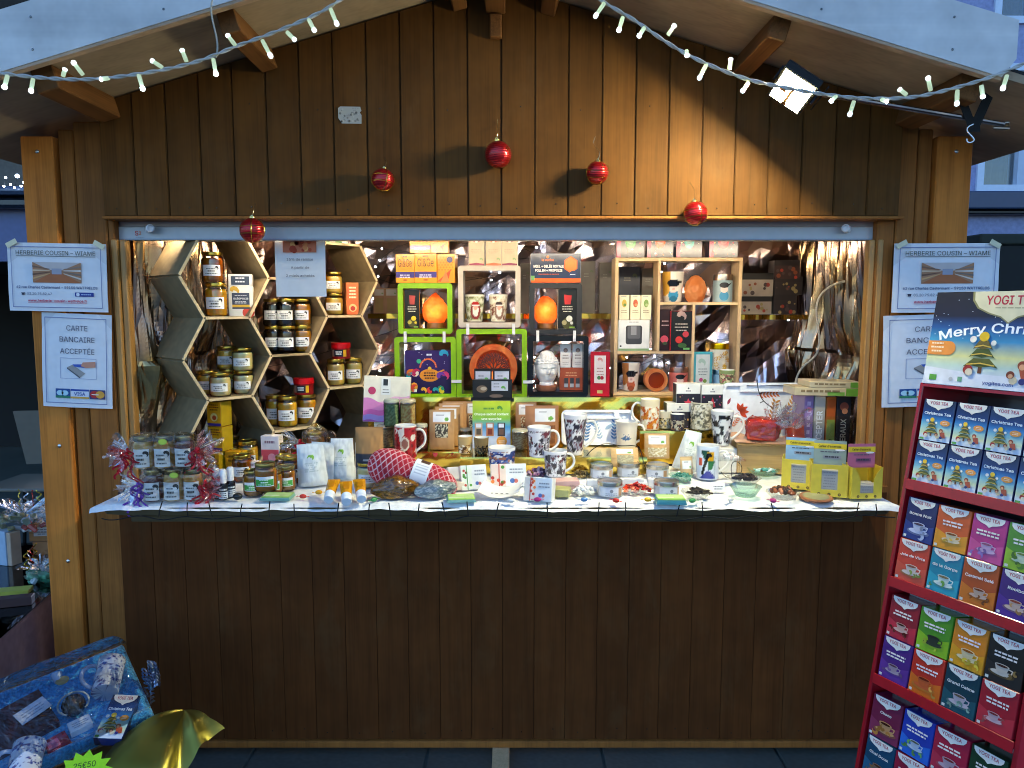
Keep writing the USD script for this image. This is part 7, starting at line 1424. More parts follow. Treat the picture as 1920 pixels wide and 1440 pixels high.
def yfl(q, r, hh):
    qq = random.Random(3)
    for k in range(16):
        cx_, cz_ = qq.uniform(-1.2, 1.2) * r, qq.uniform(.08, .92) * hh
        for a in range(5): q.poly(leaf(cx_ + r * .16 * math.cos(a * 1.257), cz_ + r * .16 * math.sin(a * 1.257), r * .10, a * 72), 'd0a020' if k % 3 else 'b88a5a', 1 + k % 2)
    return q
x2, z2, w2, h2_ = stY((1336, 645, 1371, 694), YI, zBt + h_ + .001); tin('tea_tin', 'yellow flowered tea tin standing on the pale blue tin', (x2, YI + w2 / 2, zBt + h_ + .001), w2 / 2, h2_, 'd8d0bc', 'd0a410', yfl)
mug_rect = stY((1323, 697, 1352, 722), .585, None); t = mug('espresso_cup', 'green espresso cup with an owl, on the tea box before the wooden shelf', (mug_rect[0], .40, stY((1323, 697, 1352, 721), .38)[1]), mug_rect[2] / 2 * .95, mug_rect[3], pat('7a8a5a', ['c8b890', '5a4a3a', 'a85a5a'], 44, (2.6, 80), .004, .04), handle=None, taper=.86, group='espresso cups')
def xmt(acc):
    def f(q, w, h):
        q.rect(-w / 2 + .001, .001, w / 2 - .001, h - .001, '241d30').rect(-w / 2 + .001, .001, -w * .34, h - .001, 'a81a48', 2).disc(0, h * .52, w * .19, acc, 3, 20, h * .24).poly([(-w * .08, h * .75), (w * .08, h * .75), (w * .04, h * .98), (-w * .04, h * .98)], acc, 3).disc(0, h * .54, w * .12, C(acc) * .6 + .1, 4, 16, h * .12)
        qq = random.Random(int(C(acc)[0] * 999))
        for k in range(26): q.disc(qq.uniform(-.45, .45) * w, qq.uniform(.04, .95) * h, w * qq.uniform(.012, .04), qq.choice(['c84a5a', 'd8d0c0', 'b86a3a', '8a3a6a', 'd8a05a']), 2)
    return f
for x0, x1, acc, lab in ((1156, 1209, '4a9a4a', 'green teapot, leftmost'), (1213, 1263, 'd8501a', 'orange teapot, second'), (1268, 1317, '2a9a94', 'teal teapot, third'), (1330, 1384, 'a82030', 'red teapot, rightmost')): boxin('tea_box', f'dark festive tea box on top of the wooden shelf ({lab})', (x0, 425, x1, 480), zTp, WY + .01, .06, '2a2236', deco=xmt(acc), m='gloss')
# calendar box with the pink hills
x, z, w, h = stY((679, 706, 766, 792), .34, None); t = Thing('tea_calendar', 'flat box printed with pink and violet hills left of the lime cubes', 'box', (x, .34, z), rx=-.08, ry=.04); t.part('carton', [(bx(-w / 2, w / 2, 0, .02, 0, h, .001), C('d4ccbc'))], 'card', False); q = Print(0)
q.rect(-w / 2 + .001, .001, w / 2 - .001, h - .001, 'd8d2c0').disc(-w * .32, h * .68, w * .085, 'b02a58', 2)
for z0_, a_, col, l in ((.50, .12, 'd4a0bc', 2), (.42, -.1, 'c878b0', 3), (.30, .07, 'b8509a', 4), (.18, .05, '8a7ac0', 5), (.05, .03, '8a3a92', 6)): q.poly([(-w / 2 + .001, .001)] + [(-w / 2 + .001 + (w - .002) * k / 12, h * (z0_ + a_ * (k / 12 - .5) * 2 + .03 * math.sin(k))) for k in range(13)] + [(w / 2 - .001, .001)], col, l)
q.rect(-w * .12, h * .60, w * .08, h * .96, 'd8d8d4', 7).rect(-w * .08, h * .80, w * .02, h * .94, '1a1a1a', 8).bars(-w * .09, w * .05, h * .70, 2, h * .06, h * .02, '6a6a6a', 3, 8); t.part('front_print', q.p, 'card', False)
t = Thing('display_stand', 'pale card stand behind the stacked tea jars under the hill box', 'stand', (x + .01, .34, S0)); t.part('card', [(bx(-.055, .075, .005, .03, 0, max(z - S0 - .001, .02)), C('d8d0b8'))], 'card', False)
# dim boxes on the back shelves
def kb(q, w, h): q.rect(-w * .4, h * .70, w * .4, h * .95, 'c0c0c4').poly(leaf(w * .28, h * .78, w * .08), '6a9a4a', 2).rect(-w * .34, h * .06, w * .34, h * .6, 'a08a5a', 1)
for rect, lab in (((700, 540, 722, 588), 'left pale kraft box behind the honeycomb'), ((722, 540, 746, 588), 'window kraft box behind the upper lime cube')): boxrect('kraft_box', lab + ' on the back shelf', rect, .92, SHL + .001, .06, 'a88468', deco=kb)
for rect, lab in (((976, 494, 994, 585), 'tall grey box between the beige and grey cubes'), ((1088, 490, 1116, 585), 'grey-beige box right of the navy honey box'), ((1124, 492, 1150, 585), 'grey-beige box left of the wooden shelf'), ((1160, 500, 1200, 585), 'dark blue-grey box seen through the wooden shelf, left'), ((1203, 503, 1232, 585), 'dark grey box seen through the wooden shelf, right')): boxrect('storage_box', lab + ' on the back shelf', rect, .92, SHL + .001, .05, '6a655c' if 'blue' not in lab else '3a4050', deco=lambda q, w, h: q.poly(leaf(w * .25, h * .8, w * .12), '5a6a4a').bars(-w * .3, w * .1, h * .75, 2, h * .05, h * .02, '8a8a80', 2))
def dots(bg): 
    def f(q, w, h):
        q.rect(-w / 2 + .001, .001, w / 2 - .001, h * .72, bg); qq = random.Random(int(w * 1e4))
        for k in range(9): q.disc(qq.uniform(-.42, .42) * w, qq.uniform(.1, .62) * h, h * qq.uniform(.04, .12), qq.choice(['8a4a2a', '4a3a3a', '9a8a5a', 'a83a2a']), 2)
    return f
g0 = SHR + .001
for rect, zs, col, bg, lab in (((1386, 556, 1447, 590), g0, '1a1716', 'a89a8c', 'lower pale-fronted gift box with dots'), ((1386, 512, 1450, 552), g0 + .079, '1a1716', 'a89a8c', 'upper pale-fronted gift box with dots'), ((1450, 552, 1494, 590), g0, '241f20', '2c2526', 'lower dark gift box right of the dotted ones'), ((1452, 519, 1505, 552), g0 + .086, '241f20', '2c2526', 'middle dark gift box right of the dotted ones'), ((1452, 488, 1500, 516), g0 + .155, '241f20', '3a2422', 'top dark gift box with a red flower')): boxrect('gift_box', lab + ' on the right back shelf', rect, .905, zs, .08, col, deco=dots(bg))
# ------------------------------------------------------------------ hanging discount sign and the posters
x0, z1 = at(510, 446, .058); x1, z0 = at(609, 556, .058); w, h = x1 - x0, z1 - z0
t = Thing('discount_sign', 'white discount sheet with a biscuit photo hanging before the honeycomb', 'sign', ((x0 + x1) / 2, .084, z0)); t.part('sheet', [(grid(10, 14, lambda u, v: np.stack([(u - .5) * w, -.004 * np.sin(v * 3) - .003 * (u - .5), h * v], -1)), C('d9d6d6'))], 'paper', True)
q = Print(-.0075); q.rect(-w * .33, h * .76, w * .33, h * .985, 'c87050'); qq = random.Random(3)
for k in range(16): q.disc(qq.uniform(-.27, .27) * w, qq.uniform(.79, .95) * h, w * qq.uniform(.03, .06), qq.choice(['d88850', 'b84a28', 'e0a868', 'a83a20']), 2 + k % 3)
for s, zz, ww in (('15% de remise', .62, .52), ('A partir de', .48, .36), ('2 miels achetés', .34, .56)): q.txt(s, h * .044, 0, h * zz, '5a5460', 2, w * ww)
t.part('print', q.p, 'paper', False); t.part('tape', [(bx(-w * .3, -w * .2, -.009, -.0078, h * .97, h * 1.05), C('d0d0d0'))], 'plastic', False)
def shop_photo(q, x0, z0, x1, z1, l):
    w, h = x1 - x0, z1 - z0; cx_ = x0 + w * .5
    q.rect(x0, z0, x1, z1, 'a87858', l).poly([(x0, z0), (x1, z0), (cx_ + w * .12, z0 + h * .45), (cx_ - w * .14, z0 + h * .45)], 'a8623a', l + 1).poly([(x0, z1), (x1, z1), (cx_ + w * .12, z0 + h * .62), (cx_ - w * .14, z0 + h * .62)], 'c0b4b0', l + 1).rect(cx_ - w * .1, z0 + h * .42, cx_ + w * .1, z0 + h * .70, '9a9aa8', l + 2)
    for k in range(4):
        a = .15 + .2 * k; q.poly([(x0, z0 + h * a), (x0 + w * .36, z0 + h * (.44 + .07 * k)), (x0 + w * .36, z0 + h * (.47 + .07 * k)), (x0, z0 + h * (a + .09))], ['c89a68', '6a4a38', 'd0b090', '7a5a48'][k], l + 2)
        q.poly([(x1, z0 + h * a), (x1 - w * .36, z0 + h * (.44 + .07 * k)), (x1 - w * .36, z0 + h * (.47 + .07 * k)), (x1, z0 + h * (a + .09))], ['d0c0b0', '7a6a60', 'd8ccc0', '8a7466'][k], l + 2)
def poster1(label, px0, py0, px1, py1, Y, skew):
    x0, z1 = at(px0, py0, Y); x1, z0 = at(px1, py1, Y); w, h = x1 - x0, z1 - z0
    t = Thing('shop_poster', label, 'poster', ((x0 + x1) / 2, Y, z0), ry=skew); t.part('sheet', [(grid(14, 10, lambda u, v: np.stack([(u - .5) * w, -.003 * np.sin(u * 3.1) - .002 * np.sin(v * 5), h * v], -1)), C('dcdce0'))], 'paper', True); t.part('back', [(bx(-w / 2, w / 2, .0005, .001, 0, h), C('d0d0d4'))], 'paper', False)
    q = Print(-.0056).frame(-w * .455, h * .055, w * .455, h * .945, w * .006, '5a6a9a').txt('HERBERIE COUSIN – WIAME', h * .062, 0, h * .825, '3a4234', 2, w * .80).rect(-w * .40, h * .805, w * .40, h * .812, '3a4234', 2); shop_photo(q, -w * .24, h * .42, w * .25, h * .72, 1)
    q.txt('62 rue Charles Castermant - 59150 WATTRELOS', h * .036, 0, h * .335, '4a5a80', 2, w * .82, True).poly(sbox(-w * .36, h * .235, -w * .33, h * .262), '3a3a4a', 2).rect(-w * .365, h * .262, -w * .325, h * .272, '3a3a4a', 2).txt('03.20.75.82.47', h * .036, -w * .18, h * .238, '5a5a74', 2, w * .25).rect(w * .18, h * .225, w * .37, h * .285, '2a3e8a', 2).disc(w * .21, h * .255, w * .018, 'd8dce8', 3).bars(w * .24, w * .35, h * .248, 1, 1, h * .014, 'a8b4d8', 3, 3)
    q.txt('www.herberie-cousin-wattrelos.fr', h * .036, 0, h * .14, 'c83a58', 2, w * .60, True).rect(-w * .30, h * .125, w * .30, h * .130, 'c83a58', 2); t.part('print', q.p, 'paper', False)
    for sx in (-1, 1): t.part('tape', [(xf(bx(-.018, .018, -.007, -.0064, -.008, .008), (sx * w * .44, 0, h * .985), ry=sx * .5), C('c8c4a8'))], 'gloss', False)
    return t
def poster2(label, px0, py0, px1, py1, Y, skew):
    x0, z1 = at(px0, py0, Y); x1, z0 = at(px1, py1, Y); w, h = x1 - x0, z1 - z0
    t = Thing('card_poster', label, 'poster', ((x0 + x1) / 2, Y, z0), ry=skew); t.part('sheet', [(grid(12, 12, lambda u, v: np.stack([(u - .5) * w, -.003 * np.sin(u * 3.1) - .003 * np.sin(v * 4), h * v], -1)), C('dcdce0'))], 'paper', True); t.part('back', [(bx(-w / 2, w / 2, .0005, .001, 0, h), C('d0d0d4'))], 'paper', False)
    q = Print(-.0066).frame(-w * .44, h * .045, w * .44, h * .955, w * .009, '5a6a9a')
    for s, zz, ww in (('CARTE', .82, .30), ('BANCAIRE', .70, .50), ('ACCEPTÉE', .575, .49)): q.txt(s, h * .055, w * .02, h * zz, '4a4c62', 2, w * ww)
    q.frame(-w * .23, h * .31, w * .29, h * .53, w * .006, '8a94b8', 1).poly([(-w * .13, h * .43), (-w * .05, h * .46), (w * .13, h * .37), (w * .06, h * .33)], '9a9490', 2).poly([(-w * .13, h * .43), (-w * .13, h * .415), (w * .05, h * .318), (w * .06, h * .33)], '5a5a60', 3).poly([(-w * .02, h * .44), (-w * .05, h * .465), (w * .12, h * .47), (w * .14, h * .43)], '3a5ab0', 4).poly([(w * .07, h * .45), (w * .10, h * .49), (w * .28, h * .50), (w * .28, h * .44), (w * .14, h * .43)], 'c88a70', 5)
    q.rect(-w * .30, h * .10, -w * .095, h * .20, '1e4a8a', 1).rect(-w * .30, h * .10, -w * .095, h * .125, '2a7a5a', 2).disc(-w * .235, h * .155, w * .05, 'a8d0e0', 3, 16, h * .028).disc(-w * .165, h * .155, w * .05, 'a8d0e0', 3, 16, h * .028)
    q.rect(-w * .085, h * .10, w * .18, h * .20, 'd0d4e0', 1).rect(-w * .085, h * .18, w * .18, h * .20, '2a4a9a', 2).rect(-w * .085, h * .10, w * .18, h * .12, 'c89a4a', 2).txt('VISA', h * .034, w * .045, h * .133, '24408a', 2, w * .16, True)
    q.rect(w * .19, h * .10, w * .41, h * .20, '3a3a6a', 1).disc(w * .26, h * .15, w * .065, 'b82a2a', 2, 20, h * .04).disc(w * .34, h * .15, w * .065, 'd89a3a', 3, 20, h * .04).rect(w * .22, h * .145, w * .32, h * .155, 'e8d8d0', 4); t.part('print', q.p, 'paper', False)
poster2('white card payment poster taped low on the left corner post', 70, 588, 211, 764, -.022, .045); poster1('white shop poster with a photo on the left corner post, above the card poster', 10, 456, 203, 584, -.030, .02)
poster2('white card payment poster on the right corner post, partly behind the tea rack', 1662, 590, 1806, 762, -.022, -.03); poster1('white shop poster with a photo on the right corner post, above the tea rack', 1678, 456, 1868, 586, -.030, -.005)

# ------------------------------------------------------------------ the tea rack
LAM = math.radians(10); RU = np.array([.45, -.893, 0]); RU /= np.linalg.norm(RU); RN = np.array([RU[1], -RU[0], 0])
RV = np.array([-RN[0] * math.sin(LAM), -RN[1] * math.sin(LAM), math.cos(LAM)]); d_ = ray(1670, 1082); d_ = d_ / (d_[1] * math.cos(PITCH) - d_[2] * math.sin(PITCH)); PR = np.array([0, CY, CZ]) + d_ * 1.85; RO = PR - RV * (PR[2] / RV[2])
RPL = np.cross(RU, RV)
def rk(px, py): d = ray(px, py); t_ = ((RO - (0, CY, CZ)) @ RPL) / (d @ RPL); p = np.array([0, CY, CZ]) + d * t_ - RO; return p @ RU, p @ RV
RZr = math.atan2(RU[1], RU[0]); W_ = 4 * .0805 + .012; lv = [rk(1702, 900)[1], rk(1670, 1082)[1], rk(1642, 1265)[1]]; lv.append(2 * lv[2] - lv[1] - .004); hb, ht = rk(1732, 718)[1], rk(1755, 548)[1]
rack = Thing('tea_rack', 'tall red display rack full of tea boxes leaning back at the right', 'display rack', RO, rz=RZr, rx=-LAM); RED = C('920e1c'); st = .010
for xa in (-st, W_): rack.part('side_panel', [(bx(xa, xa + st, 0, .20, .0, hb + .0, .0015), RED)], 'gloss', False)
rack.part('back_panel', [(bx(0, W_, .19, .198, .02, hb), C('3a2a2c'))], 'gloss', False); rack.part('top_panel', [(bx(.0002, W_ - .0002, 0, .189, hb - .008, hb), RED)], 'gloss', False)
for k, l in enumerate(lv): f_ = rack.part('shelf', [(bx(.0002, W_ - .0002, .0, .189, l - .012, l), RED)], 'gloss', False); rack.part('lip', [(bx(-.0, W_, -.0032, -.0003, l - .022, l + .004, .001), C('a01420'))], 'gloss', False, under=f_)
rack.part('plinth', [(bx(0.0002, W_ - .0002, 0.0, .19, .0, .06), RED)], 'gloss', False)
H_ = ht - hb; hw = W_ + .05
hd = rack.part('header', [(bx(-.004, hw, .0, .003, hb + .001, ht), C('d8d8dc'))], 'card', False); q = Print(0); x0_, x1_ = -.0038, hw - .0002
q.grad(x0_, x1_, [hb + .001, hb + H_ * .10, hb + H_ * .22, hb + H_ * .32, hb + H_ * .48, hb + H_ * .62, hb + H_ * .74, ht - .0003], ['d4d8e8', 'cdd2e4', 'b8ccc0', 'd0cc8c', '3a8ab8', '1a4a8a', '10142c', '0e1020'])
q.poly([(x0_, hb + .001)] + [(x0_ + (x1_ - x0_) * k / 12, hb + H_ * (.19 - .05 * math.sin(k / 12 * 3.0))) for k in range(13)] + [(x1_, hb + .001)], 'd6d8e4', 2); xc = .175
sh = [(-.085, 0), (-.083, -.02), (-.07, -.038), (-.045, -.050), (-.018, -.058), (0, -.072), (.018, -.058), (.045, -.050), (.07, -.038), (.083, -.02), (.085, 0)]
q.poly([(xc + a * 1.06, ht + b * 1.05 - .0003) for a, b in sh], '8a8458', 2).poly([(xc + a, ht + b - .0003) for a, b in sh], 'dcd2b0', 3).txt('YOGI TEA', .020, xc, ht - .031, 'b8283a', 4, .112, True).bars(xc - .035, xc + .035, ht - .040, 1, 1, .0028, 'b0a888', 3, 4)
q.txt('Merry Christmas', .021, .175, hb + H_ * .575, 'f0f2f8', 3, .31, True, arc=.55); qq = random.Random(9)
for k in range(46): q.rect(a := qq.uniform(0, x1_ - .004), b_ := hb + H_ * qq.uniform(.5, .97), a + .0022, b_ + .0014, 'd8dce8', 2)
def tree(q, cx_, z0, s, l):
    q.rect(cx_ - s * .05, z0, cx_ + s * .05, z0 + s * .2, '6a3a1c', l)
    for k, (zz, ww) in enumerate(((.16, .46), (.42, .34), (.64, .26))): q.poly([(cx_ - s * ww, z0 + s * zz), (cx_ - s * ww * .6, z0 + s * (zz + .05)), (cx_, z0 + s * (zz + .0)), (cx_ + s * ww * .6, z0 + s * (zz + .05)), (cx_ + s * ww, z0 + s * zz), (cx_ + s * ww * .45, z0 + s * (zz + .24)), (cx_ - s * ww * .45, z0 + s * (zz + .24))], ['5a5a20', '4a5420', '6a5a24'][k], l + 1 + k).line([(cx_ - s * ww * .8, z0 + s * (zz + .06)), (cx_, z0 + s * (zz + .11)), (cx_ + s * ww * .8, z0 + s * (zz + .06))], s * .03, 'd8b048', l + 5)
    q.disc(cx_, z0 + s * .98, s * .13, 'e0b41c', l + 5).disc(cx_ - s * .28, z0 + s * .9, s * .09, 'e4dcd4', l + 5).disc(cx_ + s * .26, z0 + s * .82, s * .07, 'e4e0d8', l + 5).disc(cx_ - s * .3, z0 + s * .08, s * .13, '9a2a24', l + 5).disc(cx_ - s * .26, z0 + s * .02, s * .1, 'd8c8b0', l + 6)
def kids(q, cx_, z0, s, l): q.disc(cx_, z0 + s * .48, s * .14, '8a3a1c', l).disc(cx_, z0 + s * .43, s * .09, 'd89a70', l + 1).poly([(cx_ - s * .08, z0 + s * .36), (cx_ + s * .26, z0 + s * .40), (cx_ + s * .36, z0), (cx_ + s * .04, z0)], 'a8482a', l).disc(cx_ - s * .3, z0 + s * .18, s * .12, '7a3418', l).disc(cx_ - s * .29, z0 + s * .14, s * .07, 'd09a74', l + 1).disc(cx_ - s * .2, z0 + s * .02, s * .12, 'c8b89a', l).disc(cx_ + s * .06, z0, s * .1, '2a2c6a', l + 2)
tree(q, .130, hb + H_ * .15, .088, 4); kids(q, .222, hb + H_ * .10, .075, 6)
q.poly(sbox(x0_, hb + H_ * .32, .048, hb + H_ * .47).union(Point(.048, hb + H_ * .395).buffer(H_ * .075)), 'e08a3a', 4).bars(.004, .036, hb + H_ * .435, 3, H_ * .042, H_ * .018, 'f4d8b8', 3, 5)
q.rect(.012, hb + H_ * .045, .030, hb + H_ * .105, '5a9a3a', 4).disc(.066, hb + H_ * .07, .005, 'b0b0b8', 4).rect(.082, hb + H_ * .05, .093, hb + H_ * .10, '6a9a7a', 4).txt('yogitea.com', .0075, .175, hb + H_ * .045, '3a4a8a', 4, .068, True); rack.part('header_print', q.p, 'card', False, under=hd)
BW, BH, BD = .0770, rk(1685, 1003)[1] - rk(1674, 1075)[1], .062
BH = (lv[0] - lv[1] - .03) / 2.13
def shield(q, w, h, l=4): q.poly([(a * w * 5.0, h - .0006 + b * h * 3.4) for a, b in sh], 'dcd8d2', l).txt('YOGI TEA', h * .07, 0, h * .885, 'a83040', l + 1, w * .58, True)
def xbox(q, w, h):
    q.grad(-w / 2 + .0008, w / 2 - .0008, [.0008, h * .10, h * .2, h * .38, h * .52, h * .66, h - .0008], ['c8d0e0', 'ccd4e0', 'c8d0a8', '7ab0c0', '2a70b0', '14306a', '0e1226']); shield(q, w, h); q.txt('Christmas Tea', h * .062, 0, h * .635, 'e4ecf8', 4, w * .84, True); tree(q, -w * .12, h * .12, h * .40, 4); kids(q, w * .2, h * .11, h * .34, 8); q.disc(w * .28, h * .46, w * .16, 'e0903a', 5, 12, h * .07).bars(w * .18, w * .38, h * .47, 2, h * .035, h * .014, 'f4d8b8', 2, 6).rect(-w * .46, h * .02, -w * .32, h * .07, '5a9a4a', 5)
def tbox(c1, c2, name, cup, tea, leafc):
    qv = random.Random(c1 + c2); dx, sc_ = qv.uniform(-.05, .05), qv.uniform(.82, 1.08)
    def f(q, w, h):
        q.rect(-w / 2 + .0008, .0008, w / 2 - .0008, h - .0008, c1).poly([(-w / 2 + .0008, .0008), (w / 2 - .0008, .0008), (w / 2 - .0008, h * .42), (0, h * .30), (-w / 2 + .0008, h * .46)], c2, 2); shield(q, w, h)
        if name: q.txt(name, h * .060, 0, h * .605, 'ece4e0', 4, min(w * .8, w * .075 * len(name)), True)
        else: q.bars(-w * .36, w * .36, h * .635, 2, h * .075, h * .038, 'e4d8d4', int(C(c1)[0] * 1e4), 4)
        n0 = len(q.p); q.disc(0, h * .215, w * .36, C(c2) * .55 + C(leafc) * .25, 4, 20, h * .075).disc(0, h * .235, w * .30, cup, 5, 20, h * .055).poly([(-w * .20, h * .40), (w * .20, h * .40), (w * .13, h * .25), (w * .05, h * .225), (-w * .05, h * .225), (-w * .13, h * .25)], C(cup) * .85, 6).disc(0, h * .40, w * .20, cup, 7, 18, h * .038).disc(0, h * .398, w * .165, tea, 8, 16, h * .027).line([(w * .18, h * .37), (w * .29, h * .36), (w * .27, h * .29), (w * .14, h * .27)], w * .03, cup, 6)
        for m, c in q.p[n0:]:
            if isinstance(m, trimesh.Trimesh): m.vertices[:, 0] = m.vertices[:, 0] * sc_ + dx * w; m.vertices[:, 2] = (m.vertices[:, 2] - h * .25) * sc_ + h * .25
        for k in range(qv.randint(2, 5)): q.poly(leaf(qv.uniform(-.34, .34) * w, h * qv.uniform(.12, .34), w * qv.uniform(.05, .11), qv.uniform(0, 360)), leafc if k % 2 else C(leafc) * .6, 9)
        q.rect(-w * .45, h * .04, -w * .36, h * .10, 'd0d0c8', 5)
    return f
CUP, TEA = 'd8c4bc', '5a2410'
SH = [None,
      [('1c2456', '26387a', 'Bonne Nuit', 'b8bcd8', '4a3a4a', 'a8b0d0', 'navy'), ('c8501c', 'd88a1c', None, 'e0c49a', '7a3a10', 'e0b03a', 'orange'), ('b02a78', 'c84a8a', None, 'c8a0c4', '8a4a6a', '8a6ab0', 'pink'), ('4a8428', '8ab02c', None, 'c8d0b0', '6a7a3a', '4a7a2a', 'green'),
       ('c0382a', 'c84a38', 'Joie de Vivre', 'd8c4b8', '8a4a3a', '8a9a4a', 'red-orange'), ('1a7c94', '2a94a8', 'de la Gorge', 'c8d8d0', '7a6a4a', '6a9a4a', 'teal'), ('a8441a', 'c86a1e', 'Caramel Salé', 'd0a890', '6a2a10', '8a4a20', 'brown-orange'), ('3c206c', '4c2a82', 'Rooibos', 'c8a89a', '8a3a2a', 'b8885a', 'purple')],
      [('8a1a28', 'b82a3c', None, 'd8a898', '3a140a', '6a2a20', 'dark red'), ('4a8420', '86b020', None, '2c3020', '1a1a10', 'b8c83a', 'lime green'), ('cc7a1c', 'd8941c', None, 'e0c898', '8a4a10', 'e0c03a', 'amber'), ('14120f', '221c18', None, 'c8b8a8', '3a1a10', '8a6a3a', 'black'),
       ('4a2470', '5c3084', None, 'a8909c', '5a3a4a', '7a5a8a', 'violet'), ('b82c1c', 'd0641c', None, 'c8582a', '6a1c08', 'e0a048', 'scarlet'), ('12323c', '1e4a54', 'Grand Calme', 'b8a8b0', '5a4a3a', '8aa89a', 'dark teal'), ('9c1a28', 'b82c38', None, 'c8a0a4', '7a2a2a', 'b85a5a', 'crimson')],
      [('6a1c3c', '7c2c4c', 'Choco', 'c89060', '3a1408', 'b87a3a', 'plum'), ('243a9c', '2c62c0', None, 'b8c4d8', '5a5a4a', '6aa05a', 'royal blue'), ('a01c38', 'b02c44', None, 'b89aa4', '7a2a2a', 'b87a7a', 'raspberry'), ('14301e', '1e4428', None, 'a8b09a', '3a3a1a', '6a8a4a', 'dark green'),
       ('16405a', '24587a', 'Chai Doux', '8a6a5a', '4a2a1a', 'a87a4a', 'petrol blue'), ('8c1634', 'a42844', None, 'c0a0a8', '6a2020', 'a85a6a', 'wine red'), ('2c5a34', '3c7444', None, 'b8c4b0', '4a4a2a', '7a9a5a', 'forest green'), ('5a2a1a', '7a3a20', None, 'c8a890', '4a1a0a', '9a6a4a', 'brown')]]
XT = None; ORD = ['first', 'second', 'third', 'fourth']
for s, l in enumerate(lv):
    for row in (1, 0):
        for k in range(4):
            lx_ = .006 + (k + .5) * .0805; lz_ = l + .0015 + row * (BH + .0012); P = RO + RU * lx_ + RV * lz_ - RN * (.003 + .002 * row)
            jit = .045 * math.sin(k * 3.1 + s * 1.7 + row * 2.3)
            if s == 0:
                lab = f'Christmas tea box, {ORD[k]} from the left in the {"upper" if row else "lower"} row of the rack\'s top shelf'
                if XT is None:
                    XT = Thing('christmas_tea_box', lab, 'tea box', P, RZr + jit, 'Christmas tea boxes', rx=-LAM); XT.part('carton', [(bx(-BW / 2, BW / 2, 0, BD, 0, BH, .001), C('16204a'))], 'gloss', False); q = Print(0); xbox(q, BW, BH); XT.part('front_print', q.p, 'gloss', False)
                else: dup(XT, lab, P, RZr + jit, rx=-LAM)
            else:
                c1, c2, nm, cup, tea, lf_, word = SH[s][k + (0 if row else 4)]
                t = Thing('tea_box', f'{word} tea box with a cup picture, on {["", "the second", "the third", "the bottom"][s]} shelf of the red rack', 'tea box', P, RZr + jit, rx=-LAM); t.part('carton', [(bx(-BW / 2, BW / 2, 0, BD, 0, BH, .001), C(c1))], 'gloss', False); q = Print(0); tbox(c1, c2, nm, cup, tea, lf_)(q, BW, BH); t.part('front_print', q.p, 'gloss', False)
                if row and s > 1:
                    P2 = P - RN * .066; t2 = Thing('tea_box', f'tea box half hidden behind the {word} one on {["", "the second", "the third", "the bottom"][s]} shelf', 'tea box', P2, RZr, rx=-LAM); t2.part('carton', [(bx(-BW / 2, BW / 2, 0, .06, 0, BH + .004, .001), C(c1)), (bx(-BW / 2 + .004, BW / 2 - .004, -.0008, .0, BH * .6, BH + .003), C('d0ccc8'))], 'gloss', False)

# ------------------------------------------------------------------ gold-papered table with the wrapped gift tray, front left
TZ = .42; az_, al_ = math.radians(20), math.radians(25); EYE = np.array([0, CY, CZ])
gn = np.array([math.sin(az_) * math.sin(al_), -math.cos(az_) * math.sin(al_), math.cos(al_)]); gc2 = np.array([*on(292, 1345, TZ), TZ])
def gpl(px, py, z=0.0): r_ = ray(px, py); return EYE + r_ * (((gc2 + gn * z - EYE) @ gn) / (r_ @ gn))
gy = gpl(232, 1210) - gc2; L1 = np.linalg.norm(gy); gy /= L1; gxv = np.cross(gy, gn); L2 = .58
G0 = gc2 + gy * L1 / 2 - gxv * L2 / 2; GB = np.eye(4); GB[:3, 0], GB[:3, 1], GB[:3, 2], GB[:3, 3] = gxv, gy, gn, G0
def TP(px, py, z=0.0): p = gpl(px, py, z) - G0; return np.array([p @ gxv, p @ gy, z])
tb = Thing('display_table', 'low table covered with gold paper at the bottom left', 'table')
ta = np.array([gc2[0] - .02, on(330, 1452, .36)[1]]); TD_ = gc2[1] - .03 - ta[1]
tb.part('top', [(bx(ta[0] - .75, ta[0], ta[1], ta[1] + TD_, .335, .36, .003), C('6a5a3a'))], 'card', False)
for xx in (ta[0] - .70, ta[0] - .05):
    for yy in (ta[1] + .04, ta[1] + TD_ - .03): tb.part('leg', [(bx(xx - .02, xx + .02, yy - .02, yy + .02, 0, .334), C('4a3a2a'))], 'card', False)
tb.part('tray_prop', [(bx(ta[0] - .60, ta[0] - .14, ta[1] + TD_ - .05, ta[1] + TD_, .3605, .395), C('5a4a32'))], 'card', False)
A_ = np.array([*on(345, 1331, .425), .425]); bnd = spline([(*on(px, py, z), z) for px, py, z in ((262, 1366, .40), (196, 1420, .395), (200, 1475, .372), (270, 1490, .366), (338, 1452, .366), (376, 1408, .385), (421, 1369, .405))], 60)
def gpap(u, v):
    p = np.stack([np.interp(u, np.linspace(0, 1, 60), bnd[:, k]) for k in range(3)], -1); q = A_ + v[..., None] ** 1.0 * (p - A_)
    q = q + (np.sin(np.pi * v) * .022)[..., None] * np.array([.2, -.3, 1.0]) + (.016 * (meshkit.fbm(q * 16, 3, 5) - .5) * v)[..., None]
    return q + np.array([0, 0, 1.0]) * (v * (.004 * np.cos(u * 19) + .018 * np.exp(-((u - .86) / .05) ** 2) - .014 * np.exp(-((u - .72) / .05) ** 2)))[..., None]
tb.part('gold_paper', [grid(70, 16, gpap)], 'gold_paper', True)
tb.part('gold_skirt', [grid(50, 8, lambda u, v: np.stack([ta[0] - .75 + .75 * u, ta[1] - .008 - .012 * np.sin(u * 26) * v, .356 - .34 * v], -1)), grid(40, 8, lambda u, v: np.stack([ta[0] + .006 + .012 * np.sin(u * 22) * v, ta[1] + TD_ * u, .356 - .34 * v], -1))], 'gold_paper', True)
